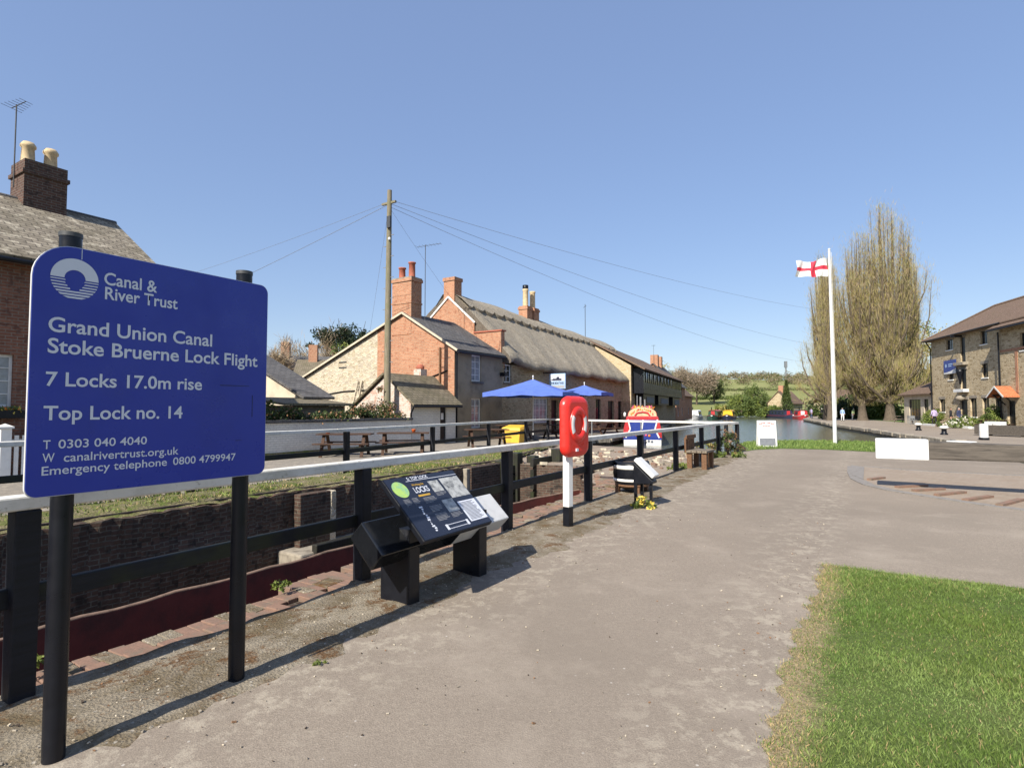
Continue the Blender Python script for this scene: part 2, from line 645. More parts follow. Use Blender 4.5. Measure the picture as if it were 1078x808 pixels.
M['brick_white'] = brickmat('whitewashed_brick', (0.7, 0.66, 0.59), (0.77, 0.73, 0.66), (0.56, 0.53, 0.48), ms=0.008, gr=0.25, grime=(0.22, 0.2, 0.18), bump=0.7, cover=((0.2, 0.17, 0.15), 2.6, 0.66, 0.7))
M['brick_flaky'] = brickmat('flaking_white_brick', (0.6, 0.5, 0.42), (0.66, 0.6, 0.54), (0.5, 0.45, 0.4), gr=0.2, cover=((0.4, 0.17, 0.1), 3.2, 0.52, 0.8), third=(0.45, 0.24, 0.16))
M['rubble'] = rubble('pale_rubble_stone', [(0.36, 0.3, 0.21), (0.52, 0.44, 0.31), (0.62, 0.55, 0.42), (0.42, 0.36, 0.28), (0.56, 0.5, 0.4)], (0.52, 0.46, 0.36), (4.6, 8.0, 1), 0.8)
M['stone_wh'] = rubble('coursed_brown_stone', [(0.27, 0.2, 0.11), (0.45, 0.36, 0.23), (0.54, 0.44, 0.29), (0.37, 0.29, 0.185)], (0.5, 0.42, 0.29), (2.3, 6.5, 1), 0.6)
M['stone_pub'] = rubble('dark_pub_stone', [(0.24, 0.19, 0.12), (0.38, 0.3, 0.2), (0.3, 0.24, 0.16)], (0.38, 0.32, 0.22), (2.3, 5.5, 1), 0.5)
M['stone_cream'] = rubble('cream_stone', [(0.4, 0.32, 0.19), (0.5, 0.41, 0.26), (0.45, 0.37, 0.24)], (0.48, 0.4, 0.28), (2.0, 5, 1), 0.4)
M['render'] = plain('grey_brown_render', (0.25, 0.205, 0.145), 0.92, 0.35, 1.6, bump=0.25)
M['render_pale'] = plain('pale_render', (0.52, 0.45, 0.34), 0.92, 0.25, 1.6, bump=0.25)
M['slate'] = brickmat('grey_slates', (0.1, 0.098, 0.1), (0.15, 0.145, 0.145), (0.045, 0.045, 0.047), 0.3, 0.2, 0.012, gr=0.4, grime=(0.07, 0.06, 0.05), bump=0.8)
M['slate_lichen'] = brickmat('lichened_slates', (0.2, 0.17, 0.13), (0.36, 0.31, 0.24), (0.07, 0.062, 0.05), 0.32, 0.16, 0.014, gr=0.75, grime=(0.1, 0.085, 0.055), bump=0.9, third=(0.12, 0.1, 0.085), cover=((0.52, 0.47, 0.37), 3.4, 0.54, 0.75))
M['stone_tile'] = brickmat('mossy_stone_tiles', (0.17, 0.145, 0.1), (0.25, 0.21, 0.15), (0.06, 0.05, 0.04), 0.36, 0.17, 0.014, gr=0.6, grime=(0.085, 0.08, 0.035), bump=0.9, third=(0.11, 0.095, 0.075))
M['tile_brown'] = brickmat('brown_clay_tiles', (0.165, 0.11, 0.08), (0.225, 0.155, 0.115), (0.07, 0.045, 0.035), 0.17, 0.11, 0.008, gr=0.5, grime=(0.12, 0.095, 0.06), bump=0.7)
M['tile_orange'] = brickmat('orange_clay_tiles', (0.5, 0.16, 0.07), (0.6, 0.22, 0.1), (0.25, 0.09, 0.05), 0.17, 0.11, 0.008, gr=0.2, bump=0.7)
M['setts'] = brickmat('worn_paving_brick', (0.28, 0.215, 0.16), (0.32, 0.26, 0.2), (0.245, 0.205, 0.16), 0.22, 0.11, 0.008, gr=0.4, grime=(0.32, 0.27, 0.23), bump=0.4)
M['granite'] = plain('grey_granite_kerb', (0.21, 0.19, 0.17), 0.85, 0.3, 9, bump=0.4)


def thatchmat():
    n = NT('thatch', 0.95, 0.1)
    v = n.coord('UV', (9, 1.1, 1))
    f = n.noise(v, 3.0, 7, 0.7, 0.3)
    g = n.noise(n.coord('UV'), 0.9, 5, 0.6)
    col = n.ramp(f, [(0.28, (0.13, 0.11, 0.085)), (0.5, (0.33, 0.29, 0.23)), (0.72, (0.5, 0.44, 0.36))])
    col = n.mix(n.ramp(g, [(0.4, 0.0), (0.75, 0.55)]), col, (0.22, 0.18, 0.13))
    h = n.noise(n.coord('UV', (0.35, 5, 1)), 1.6, 6, 0.7, 0.3)
    col = n.mix(n.ramp(h, [(0.52, 0.0), (0.7, 0.45)]), col, (0.17, 0.145, 0.11))
    col = n.mix(n.ramp(n.noise(n.coord('UV'), 3.2, 7, 0.75), [(0.58, 0.0), (0.7, 0.4)]), col, (0.2, 0.19, 0.1))
    n.color(col)
    n.bump(n.math('ADD', f, h), 0.9, 0.05)
    return n.m


M['thatch'] = thatchmat()
M['thatch_cut'] = plain('cut_thatch', (0.12, 0.098, 0.075), 0.95, 0.6, 12, bump=0.6)


def tarmac(name, c, worn, patch, chips=0.5):
    n = NT(name, 0.95, 0.2)
    v = n.coord('Object')
    big = n.noise(v, 0.33, 6, 0.65, 0.3)
    med = n.noise(n.coord('Object', (1, 1, 1), (4, 1, 0)), 0.9, 8, 0.72, 0.2)
    fine = n.noise(v, 120, 2, 0.7)
    grit = n.vor(v, 130)
    col = n.ramp(fine, [(0.3, tuple(x * 0.66 for x in c)), (0.5, c), (0.72, tuple(x * 1.35 for x in c))])
    col = n.mix(n.ramp(n.noise(v, 34, 3, 0.7), [(0.34, 0.5), (0.56, 0.0)]), col, tuple(x * 0.62 for x in c))
    col = n.mix(n.ramp(big, [(0.42, 0.0), (0.6, 0.7)]), col, tuple(x * 0.8 for x in c))
    col = n.mix(n.ramp(med, [(0.52, 0.0), (0.68, 0.65)]), col, worn)
    col = n.mix(n.ramp(n.noise(v, 4.5, 8, 0.8), [(0.56, 0.0), (0.68, 0.4)]), col, patch)
    col = n.mix(n.ramp(n.noise(n.coord('Object', (1, 1, 1), (9, 9, 0)), 11, 6, 0.8), [(0.6, 0.0), (0.68, 0.45)]), col, tuple(min(1, x * 1.25) for x in worn))
    # the surface is worn to pale stone where it meets the lawn and the verge
    dp = n.node('ShaderNodeVectorMath')
    dp.operation = 'DOT_PRODUCT'
    n.link(v, dp.inputs[0])
    dp.inputs[1].default_value = (C2[0], C2[1], 0)
    w1 = n.ramp(n.math('MULTIPLY', dp.outputs['Value'], 0.25), [(0.06, 0.0), (0.13, 1.0), (0.2, 0.75), (0.34, 0.05), (0.55, 0.15), (0.7, 0.9)])
    w2 = n.ramp(n.noise(n.coord('Object', (1, 1, 1), (6, 2, 0)), 5.5, 9, 0.8, 0.2), [(0.5, 0.0), (0.58, 1.0)])
    col = n.mix(n.math('MULTIPLY', n.math('MULTIPLY', w1, w2), 0.75), col, (0.36, 0.315, 0.25))
    # pale chips of stone
    rv = n.vor(v, 22, 'F1', 'Color')
    sp = n.node('ShaderNodeSeparateColor')
    n.link(rv, sp.inputs[0])
    pick = n.math('MULTIPLY', n.ramp(sp.outputs[1], [(0.95, 0.0), (0.97, 1.0)]), n.ramp(n.vor(v, 22), [(0.1, 1.0), (0.2, 0.0)]))
    col = n.mix(n.math('MULTIPLY', pick, chips), col, (0.6, 0.57, 0.52))
    n.color(col)
    n.bump(n.math('ADD', fine, grit), 0.35, 0.004)
    return n.m


M['tarmac'] = tarmac('worn_brown_tarmac', (0.247, 0.206, 0.165), (0.292, 0.247, 0.2), (0.197, 0.163, 0.131))
M['tarmac_patch'] = tarmac('lighter_tarmac', (0.26, 0.218, 0.175), (0.312, 0.266, 0.215), (0.205, 0.171, 0.137))
M['terrace'] = tarmac('terrace_paving', (0.23, 0.205, 0.175), (0.29, 0.26, 0.225), (0.17, 0.15, 0.13))
M['quay'] = tarmac('quay_gravel', (0.27, 0.225, 0.18), (0.32, 0.27, 0.22), (0.22, 0.18, 0.145))


def vergemat():
    n = NT('worn_concrete_verge', 0.95, 0.2)
    v = n.coord('Object')
    fine = n.noise(v, 75, 4, 0.75)
    grit = n.vor(v, 60)
    col = n.ramp(fine, [(0.28, (0.1, 0.083, 0.06)), (0.5, (0.2, 0.168, 0.124)), (0.75, (0.31, 0.265, 0.2))])
    col = n.mix(n.ramp(n.noise(v, 1.6, 7, 0.72, 0.4), [(0.47, 0.0), (0.6, 0.8)]), col, (0.29, 0.25, 0.19))
    col = n.mix(n.ramp(n.noise(n.coord('Object', (1, 1, 1), (7, 3, 0)), 2.1, 8, 0.78, 0.3), [(0.46, 0.0), (0.58, 0.85)]), col, (0.12, 0.09, 0.05))
    col = n.mix(n.ramp(n.noise(n.coord('Object', (1, 1, 1), (2, 9, 0)), 3.4, 8, 0.8, 0.3), [(0.53, 0.0), (0.6, 0.9)]), col, (0.115, 0.06, 0.025))
    col = n.mix(n.ramp(n.noise(n.coord('Object', (1, 1, 1), (5, 5, 0)), 2.7, 8, 0.8, 0.3), [(0.64, 0.0), (0.7, 0.8)]), col, (0.1, 0.11, 0.03))
    rv = n.vor(v, 30, 'F1', 'Color')
    sp = n.node('ShaderNodeSeparateColor')
    n.link(rv, sp.inputs[0])
    pick = n.math('MULTIPLY', n.ramp(sp.outputs[1], [(0.86, 0.0), (0.88, 1.0)]), n.ramp(n.vor(v, 30), [(0.2, 1.0), (0.34, 0.0)]))
    col = n.mix(n.math('MULTIPLY', pick, 0.6), col, (0.45, 0.41, 0.35))
    n.color(col)
    n.bump(n.math('ADD', n.math('MULTIPLY', grit, 0.6), n.math('ADD', fine, n.noise(v, 6, 6, 0.7))), 0.8, 0.014)
    return n.m


M['verge'] = vergemat()


def mossmat():
    n = NT('mossy_earth', 0.95, 0.2)
    v = n.coord('Object')
    f = n.noise(v, 3.5, 7, 0.7, 0.4)
    g = n.noise(v, 22, 5, 0.7)
    col = n.ramp(f, [(0.36, (0.27, 0.22, 0.15)), (0.5, (0.2, 0.18, 0.085)), (0.62, (0.13, 0.17, 0.035))])
    col = n.mix(n.ramp(g, [(0.3, 0.7), (0.6, 0.0)]), col, (0.05, 0.05, 0.02))
    n.color(col)
    n.bump(n.math('ADD', f, g), 0.9, 0.04)
    return n.m


M['moss'] = mossmat()


def turf():
    n = NT('turf', 0.95, 0.15)
    v = n.coord('Object')
    f = n.noise(v, 2.2, 6, 0.7)
    g = n.noise(v, 45, 4, 0.7)
    col = n.ramp(g, [(0.3, (0.05, 0.075, 0.02)), (0.52, (0.1, 0.15, 0.036)), (0.75, (0.15, 0.2, 0.06))])
    col = n.mix(n.ramp(f, [(0.5, 0.0), (0.75, 0.5)]), col, (0.15, 0.16, 0.05))
    n.color(col)
    n.bump(g, 0.8, 0.02)
    return n.m


M['turf'] = turf()


def earthstraw():
    n = NT('dry_turf_edge', 0.95, 0.15)
    v = n.coord('Object')
    f = n.noise(v, 4.5, 6, 0.7)
    g = n.noise(v, 60, 4, 0.7)
    col = n.ramp(g, [(0.3, (0.16, 0.12, 0.07)), (0.52, (0.3, 0.24, 0.14)), (0.75, (0.42, 0.34, 0.2))])
    col = n.mix(n.ramp(f, [(0.45, 0.0), (0.62, 0.6)]), col, (0.13, 0.15, 0.04))
    n.color(col)
    n.bump(g, 0.8, 0.02)
    return n.m


M['straw_turf'] = earthstraw()


def hillmat():
    n = NT('hill_fields', 0.95, 0.1)
    v = n.coord('Object')
    f = n.noise(v, 0.012, 5, 0.6)
    g = n.noise(v, 0.2, 6, 0.7)
    col = n.ramp(f, [(0.3, (0.17, 0.185, 0.07)), (0.55, (0.22, 0.23, 0.09)), (0.75, (0.27, 0.255, 0.125))])
    col = n.mix(n.ramp(g, [(0.35, 0.4), (0.65, 0.0)]), col, (0.15, 0.17, 0.06))
    n.color(col)
    return n.m


M['hill'] = hillmat()


def watermat():
    n = NT('canal_water', 0.14, 0.5)
    v = n.coord('Object', (1, 1, 1))
    n.color((0.085, 0.09, 0.065))
    a = n.noise(n.coord('Object', (1.0, 0.45, 1)), 2.6, 4, 0.6, 0.6)
    b = n.noise(v, 9.0, 3, 0.6)
    n.bump(n.math('ADD', a, n.math('MULTIPLY', b, 0.3)), 0.4, 0.1)
    n.b.inputs['IOR'].default_value = 1.33
    return n.m


M['water'] = watermat()
M['rust'] = plain('rusty_red_oxide', (0.1, 0.024, 0.018), 0.75, 0.5, 3, c2=(0.045, 0.018, 0.014), bump=0.25)
M['rustrim'] = plain('rust_edge', (0.19, 0.125, 0.09), 0.9, 0.5, 8, bump=0.3)
M['leaf_hedge'] = foliage('hedge_leaf', (0.06, 0.088, 0.026))
M['leaf_ivy'] = foliage('ivy_leaf', (0.03, 0.055, 0.016))
M['leaf_bright'] = foliage('spring_leaf', (0.17, 0.22, 0.05))
M['leaf_mid'] = foliage('mid_leaf', (0.1, 0.145, 0.04))
M['leaf_dark'] = foliage('dark_leaf', (0.026, 0.045, 0.018))
M['leaf_pine'] = foliage('pine_needle', (0.022, 0.042, 0.02))
M['twig_tan'] = foliage('tan_twig', (0.36, 0.295, 0.185), 0.5, 0.8, 0.1)
M['twig_olive'] = foliage('olive_bud', (0.32, 0.3, 0.1), 0.5, 0.7, 0.2)
M['twig_grey'] = foliage('grey_twig', (0.28, 0.23, 0.18), 0.5, 0.85, 0.05)
M['far_brown'] = foliage('far_brown_wood', (0.17, 0.145, 0.1), 0.4, 0.9, 0)
M['far_olive'] = foliage('far_olive_wood', (0.15, 0.155, 0.075), 0.4, 0.9, 0)
M['twig_far'] = foliage('far_grey_twig', (0.17, 0.145, 0.115), 0.4, 0.9, 0)
M['bush_dry'] = foliage('dry_stem', (0.24, 0.14, 0.08), 0.5, 0.85, 0.1)
M['flower_yellow'] = foliage('primrose_petal', (0.75, 0.6, 0.12), 0.2, 0.7, 0.2)
M['flower_white'] = foliage('white_petal', (0.75, 0.74, 0.68), 0.1, 0.7, 0.2)
M['flower_orange'] = foliage('orange_petal', (0.75, 0.25, 0.05), 0.2, 0.7, 0.2)
M['flower_pink'] = foliage('pink_petal', (0.6, 0.12, 0.25), 0.2, 0.7, 0.2)
M['bark'] = woodmat('rough_bark', (0.12, 0.095, 0.07), (0.045, 0.035, 0.026), 0.95, (8, 8, 1.1), 0.9)
M['blade_a'] = foliage('grass_blade', (0.125, 0.205, 0.045), 0.4, 0.55, 0.3)
M['blade_b'] = foliage('grass_blade_pale', (0.21, 0.29, 0.085), 0.4, 0.55, 0.3)
M['blade_s'] = foliage('straw_blade', (0.4, 0.315, 0.165), 0.3, 0.7, 0.2)

# ================================================================== THE SETTING
def slab(name, poly, z1, z0, top, side, label=None):
    """ground with real edges: flat top, walled sides"""
    mb = MB()
    n = len(poly)
    mb.add([(p[0], p[1], z1) for p in poly], [list(range(n))], 0)
    for i in range(n):
        p, q = poly[i], poly[(i + 1) % n]
        mb.add([(p[0], p[1], z1), (q[0], q[1], z1), (q[0], q[1], z0), (p[0], p[1], z0)], [(0, 1, 2, 3)], 1)
    me = mb.mesh(name, [top, side])
    o = bpy.data.objects.new(name, me)
    COL.objects.link(o)
    return tag(o, kind='structure')


def sheet(name, poly, z, m, sub=0):
    mb = MB()
    mb.add([(p[0], p[1], z) for p in poly], [list(range(len(poly)))], 0)
    o = bpy.data.objects.new(name, mb.mesh(name, [m]))
    COL.objects.link(o)
    return tag(o, kind='structure')


def W2(a, c):
    return W(a, c)[:2]


ISLAND = [W2(-90, 3.97), W2(2.9, 3.99), W2(6, 4.07), W2(10, 4.22), W2(13, 4.4), W2(18, 4.55), W2(20.3, 4.45), W2(22.0, 4.25),
          (9.2, 22.2), (10.2, 25.6), (11.2, 27.4), (12.8, 28.3), (15, 28.7), (16.9, 27.9), (17.8, 25.5), W2(26, -3.7), W2(14, -4.0), W2(-90, -4.0)]
slab('towpath', ISLAND, 0.0, -1.8, M['tarmac'], M['brick_lock'])
QUAYEDGE = [W2(-90, -8.6), W2(18, -8.6), W2(24, -8.0), (20.3, 22.6), (22.4, 29), (24.4, 35.7), (28.3, 46), (32.1, 56.7), (37, 68), (46, 90), (57, 109), (61, 122), (67, 142), (75, 176)]
slab('quay', QUAYEDGE + [(78, 205), (420, 205), (420, -90)], 0.0, -1.8, M['turf'], M['stone_cope'])
LEFTBANK = [W2(-90, 9.75), W2(15, 9.8), W2(20, 11.2), (1.5, 28.3), (5.3, 31.0), (10.5, 43), (16.5, 59.5), (22, 79), (28, 100), (39, 137), (56, 172), (64, 205)]
slab('canal_bank', LEFTBANK + [(-420, 205), (-420, -90)], 0.0, -1.8, M['dirt'], M['brick_lock'])
# paved surfaces, each a sheet a few millimetres above the ground
sheet('quay_path', [W2(-90, -8.7), W2(18, -8.7), W2(24, -8.2), (20.5, 22.7), (22.6, 29), (24.6, 35.7), (28.5, 46), (32.3, 56.7), (37.2, 68), (46.2, 90), (57.2, 109), (61.3, 122),
                    (66, 121), (62, 108), (53, 88), (47.6, 72), (43.8, 60), (41, 50), (38, 41.5), (34.8, 30), (34, 15), W2(-20, -18), W2(-90, -18)], 0.005, M['quay'])
TERR = [W2(-60, 10.9), W2(9, 10.9), W2(15, 11.6), W2(22, 12.4), (1.4, 28.4), (5.2, 31.1), (10.4, 43.1), (16.8, 59.5), W2(60, 16.9), W2(22, 16.9), W2(-60, 16.9)]
sheet('pub_terrace', TERR, 0.005, M['terrace'])
# chamber floor and infill of the disused lock
sheet('lock_floor', [W2(-90, 4), W2(16, 4), W2(16, 10), W2(-90, 10)], -1.75, M['dirt'])
slab('lock_infill', [W2(11.9, 5.0), W2(12.8, 6.0), W2(15.2, 6.5), W2(15.8, 7.6), W2(15.2, 9.9), W2(20, 11.4), (1.9, 28.3), (5.2, 26.0), (8.6, 21.6), W2(21.9, 4.2), W2(13, 4.3)], -0.13, -1.7, M['setts'], M['brick_lock'])
sheet('water', [W2(17, 4.2), W2(17, 30), (-20, 230), (150, 230), (150, 0), W2(-90, -20), W2(-90, -3), W2(17, -3)], -0.4, M['water'])

# the hills: a polar sheet out to the horizon
mb = MB()
rings = [150, 172, 184, 200, 230, 270, 320, 370, 420, 480, 540, 620, 720, 900, 1300, 2200, 4500]
rows = []
for r in rings:
    row = []
    for k in range(121):
        th = R(-180 + 3 * k)
        x, y = r * math.sin(th), r * math.cos(th)
        t = min(1, max(0, (r - 176) / 420))
        h = 34 * t * t * (3 - 2 * t) * (0.82 + 0.18 * math.sin(th * 5 + 0.8)) + (3 * math.sin(x * 0.011) * math.sin(y * 0.009 + 1) if r > 240 else 0)
        if r > 700:
            h -= (r - 700) * 0.008
        if r < 184:
            h = -3.0 if r < 172 else -1.0
        row.append((x, y, h))
    rows.append(row)
mb.grid(rows)
o = bpy.data.objects.new('hills', mb.mesh('hills', [M['hill']]))
COL.objects.link(o)
tag(o, kind='structure')


def hill_z(x, y):
    r = math.hypot(x, y)
    th = math.atan2(x, y)
    t = min(1, max(0, (r - 176) / 420))
    return 34 * t * t * (3 - 2 * t) * (0.82 + 0.18 * math.sin(th * 5 + 0.8)) + (3 * math.sin(x * 0.011) * math.sin(y * 0.009 + 1) if r > 240 else 0)


# ---- verge between the tarmac and the lock, with a broken edge
def ragged(a0, a1, c, amp, step, seed):
    rr = random.Random(seed)
    out, a = [], a0
    while a <= a1:
        out.append((a, c + rr.uniform(-amp, amp) + 0.06 * math.sin(a * 1.7)))
        a += step * rr.uniform(0.7, 1.3)
    return out


inner = ragged(-3, 21.5, 2.96, 0.1, 0.16, 1)
inner = [(a, c + (0.35 * max(0, (a - 6) / 8))) for a, c in inner]
outer = ragged(-3, 20.3, 3.98, 0.035, 0.12, 2)
outer = [(a, c + 0.017 * max(0, a)) for a, c in outer]
rows = []
NA = 260
for i in range(NA):
    a = -3 + 23.2 * i / (NA - 1)
    ci = np.interp(a, [p[0] for p in inner], [p[1] for p in inner])
    co = np.interp(a, [p[0] for p in outer], [p[1] for p in outer])
    row = [(a, ci, -0.012)]
    for k in range(1, 9):
        t = k / 9
        hump = min(1, t * 3.2) * (0.016 + 0.012 * math.sin(t * 3.1)) - 0.006 + 0.006 * math.sin(a * 3.3 + k * 1.3) + random.uniform(-0.006, 0.006)
        row.append((a, ci + (co - ci) * t, hump))
    row += [(a, co, 0.022 + random.uniform(-0.006, 0.006)), (a, co + 0.015, -0.12)]
    rows.append(row)
mb = MB()
mb.grid(rows)
o = single('verge', mb, M['verge'], (0, 0, 0), kind='structure')

# ---- brick coping of the near lock edge, laid brick by brick
mb = MB()
a = -3.0
while a < 13:
    base = 4.02 + 0.017 * max(0, a)
    edge = np.interp(a, [-3, 2.7, 4.0, 10, 11.6, 13], [4.36, 4.36, 4.64, 4.78, 4.9, 5.6])
    c = base
    w = 0.108
    k = 0
    while c < edge - 0.03 + random.uniform(-0.03, 0.04):
        L = 0.215
        z = -0.045 - 0.03 * (c - base) + random.uniform(-0.016, 0.008)
        if random.random() > 0.06:
            mi = 0 if random.random() < 0.72 else 1
            mb.obox((a, c + L / 2, z - 0.05), (w - 0.006, L - 0.006, 0.1), (random.uniform(-0.04, 0.04), random.uniform(-0.04, 0.04), random.uniform(-0.05, 0.05)), mi)
        c += L
        k += 1
    a += w
single('lock_coping', mb, [M['brick_cope'], M['verge']], (0, 0, 0), kind='structure', bev=0.006)
sheet_pts = []
rows = []
for i in range(100):
    a = -6 + 19.5 * i / 99
    edge = np.interp(a, [-6, 2.7, 4.0, 10, 11.6, 13.5], [4.38, 4.42, 4.66, 4.76, 4.88, 5.8]) + random.uniform(-0.03, 0.02)
    rows.append([(a, 3.9, -0.075), (a, edge, -0.1), (a, edge, -0.5), (a, edge + 0.02, -1.75)])
mb = MB().grid(rows, smooth=False)
single('lock_wall', mb, M['brick_lock'], (0, 0, 0), kind='structure')

# ---- far side of the chamber: dark wall with piers, a ledge and a mossy strip on top
w = Thing('lock_chamber_wall', 'dark damp brick wall on the far side of the drained lock', 'wall', (6, 9.8, -1.7))
mb = MB()
rows = []
for i in range(150):
    a = -6 + 21 * i / 149
    rows.append([(a, 9.72 + random.uniform(-0.015, 0.015), -1.7), (a, 9.66 + 0.05 * math.sin(a * 2), -0.95), (a, 9.7 + random.uniform(-0.02, 0.02), -0.5), (a, 9.68 + random.uniform(-0.03, 0.03), -0.06 + random.uniform(-0.03, 0.03)), (a, 9.9, -0.03)])
mb.grid(rows, smooth=False)
w.part('wall_face', mb, M['brick_lock'])
for a0, a1, pr, mt, z1 in ((7.35, 8.1, 0.22, 'brick_lock', -0.09), (8.1, 8.24, 0.235, 'rubble', -0.1), (12.9, 13.06, 0.16, 'stone_cope', -0.08), (13.06, 15.3, 0.2, 'brick_lock', -0.05)):
    mb = MB().box(a0, a1, 9.71 - pr, 9.8, -1.7, z1)
    w.part('pier', mb, M[mt], bev=0.02)
mb = MB().box(7.0, 9.4, 9.0, 9.7, -1.72, -1.12)
w.part('ledge', mb, M['stone_cope'], bev=0.04)
mb = MB().box(7.3, 9.3, 8.93, 9.07, -1.25, -0.98)
w.part('ledge_timber', mb, M['slime'], bev=0.02)
rows = []
for i in range(160):
    a = -6 + 29.5 * i / 159
    c0 = 9.72 if a < 15 else 9.72 + (a - 15) * 0.29
    c1 = 10.95 if a < 9 else 10.95 + (a - 9) * 0.125
    rows.append([(a, c0, -0.05 + random.uniform(-0.03, 0.02))] + [(a, c0 + (c1 - c0) * t, 0.02 + 0.05 * math.sin(t * 3.1) + random.uniform(-0.02, 0.02)) for t in (0.2, 0.4, 0.6, 0.8)] + [(a, c1 + random.uniform(-0.06, 0.06), 0.008)])
mb = MB().grid(rows)
single('mossy_bank', mb, M['moss'], (0, 0, 0), kind='structure')

# ---- tufts: many leaf-sized faces in one numpy pass
def leafmesh(name, P, D, L, Wd, mats, mi, N=None):
    """P base points, D directions, L lengths, Wd widths -> one thin rhombus each"""
    n = len(P)
    D = D / np.maximum(np.linalg.norm(D, axis=1), 1e-6)[:, None]
    rnd = RNG.normal(size=(n, 3)) if N is None else N
    S = np.cross(D, rnd)
    S = S / np.maximum(np.linalg.norm(S, axis=1), 1e-6)[:, None]
    L = np.broadcast_to(L, (n,))[:, None]
    Wd = np.broadcast_to(Wd, (n,))[:, None]
    V = np.empty((n, 4, 3))
    V[:, 0] = P
    V[:, 1] = P + D * L * 0.45 + S * Wd / 2
    V[:, 2] = P + D * L
    V[:, 3] = P + D * L * 0.45 - S * Wd / 2
    me = bpy.data.meshes.new(name)
    me.vertices.add(4 * n)
    me.vertices.foreach_set('co', V.ravel())
    me.loops.add(4 * n)
    me.loops.foreach_set('vertex_index', np.arange(4 * n, dtype=np.int32))
    me.polygons.add(n)
    me.polygons.foreach_set('loop_start', np.arange(0, 4 * n, 4, dtype=np.int32))
    me.polygons.foreach_set('loop_total', np.full(n, 4, dtype=np.int32))
    for m in mats:
        me.materials.append(m)
    me.polygons.foreach_set('material_index', np.broadcast_to(mi, (n,)).astype(np.int32))
    me.update(calc_edges=True)
    return me


def link(name, me, loc=(0, 0, 0), rot=0.0, label=None, cat=None, group=None, kind=None, parent=None):
    o = bpy.data.objects.new(name, me)
    COL.objects.link(o)
    o.location = loc
    o.rotation_euler = (0, 0, rot)
    if parent:
        o.parent = parent
    return tag(o, label, cat, group, kind)


def blades(a, c, hmin, hmax, wid):
    n = len(a)
    P = np.stack([a, c, np.zeros(n)], 1)
    D = np.stack([RNG.normal(0, 0.55, n), RNG.normal(0, 0.55, n), np.ones(n)], 1)
    return P, D, RNG.uniform(hmin, hmax, n), RNG.uniform(wid * 0.6, wid * 1.2, n)


n = 26000
a = RNG.uniform(-4, 22, n)
t = RNG.random(n)
c = 9.78 + np.maximum(0, a - 15) * 0.29 + t * 1.15 * np.where(a > 15, 0.9, 1)
keep = (np.sin(a * 1.3) + np.sin(a * 3.7 + c * 5) + np.sin(c * 9 + a) + RNG.normal(0, 0.8, n)) > -0.2
a, c = a[keep], c[keep]
P, D, L, Wd = blades(a, c, 0.025, 0.09, 0.022)
P[:, 2] = 0.035
link('moss_tufts', leafmesh('moss_tufts', P, D, L, Wd, [M['leaf_bright'], M['blade_a'], M['blade_s'], M['leaf_mid']], RNG.choice([0, 0, 1, 2, 3], len(a))), (0, 0, 0), ROTC, 'green and straw coloured tufts along the top of the far lock wall', 'grass', kind='stuff')

# ---- the lawn by the path, its dry edge and its blades (canal frame)
def lawn_edge(a):
    return 0.45 + 0.03 * np.sin(a * 1.9) + 0.022 * np.sin(a * 8.3 + 1) + 0.018 * np.sin(a * 19.7) + 0.015 * np.sin(a * 31.1 + 2)


def lawn_end(c):
    return 6.72 + 0.02 * np.sin(c * 5) - 0.16 * c * 0.2


top = [(a, lawn_edge(a)) for a in np.linspace(-3, 6.7, 260)]


def lawnmat():
    n = NT('lawn_turf', 0.95, 0.15)
    v = n.coord('Object')
    f = n.noise(v, 2.2, 6, 0.7)
    g = n.noise(v, 60, 4, 0.7)
    col = n.ramp(g, [(0.3, (0.045, 0.065, 0.018)), (0.52, (0.09, 0.125, 0.035)), (0.75, (0.15, 0.18, 0.06))])
    col = n.mix(n.ramp(f, [(0.5, 0.0), (0.75, 0.5)]), col, (0.16, 0.16, 0.06))
    dry = n.ramp(g, [(0.3, (0.15, 0.115, 0.066)), (0.52, (0.29, 0.23, 0.135)), (0.75, (0.4, 0.325, 0.2))])
    sx = n.node('ShaderNodeSeparateXYZ')
    n.link(v, sx.inputs[0])
    d = n.math('ADD', sx.outputs[1], n.math('MULTIPLY', n.noise(v, 5, 6, 0.75), 0.5))
    col = n.mix(n.ramp(d, [(0.44, 0.0), (0.6, 1.0)]), col, dry)
    n.color(col)
    n.bump(g, 0.8, 0.02)
    return n.m


mb = MB().add([(a, float(c), 0.006) for a, c in top] + [(float(lawn_end(c)), c, 0.006) for c in np.linspace(0.4, -3.9, 24)] + [(-3, -3.9, 0.006)], [list(range(len(top) + 25))])
single('lawn', mb, lawnmat(), (0, 0, 0), kind='structure', fix=False)
n = 330000
a = RNG.uniform(0.6, 6.78, n)
c = RNG.uniform(-3.6, 0.52, n)
keep = (c < lawn_edge(a) + RNG.normal(0, 0.025, n)) & (a < lawn_end(c) + RNG.normal(0, 0.03, n)) & (RNG.random(n) < np.where(a > 4.5, 0.8, 1.0))
a, c = a[keep], c[keep]
din = lawn_edge(a) - c
patch = np.sin(a * 2.1 + c * 1.3) + np.sin(a * 4.7 - c * 3.1) * 0.6 + RNG.normal(0, 0.7, len(a))
thin = (RNG.random(len(a)) < np.where(din < 0.2, 0.8, 1.0))
a, c, din, patch = a[thin], c[thin], din[thin], patch[thin]
P, D, L, Wd = blades(a, c, 0.016, 0.055, 0.0038)
L = L * (0.75 + 0.3 * np.sin(a * 1.1 + 0.6) * np.sin(c * 1.7 + 1) + 0.22 * np.sin(a * 6.3 + c * 2) + RNG.normal(0, 0.12, len(a))).clip(0.35, 1.5)
mi = np.where(patch > 0.55, 1, 0)
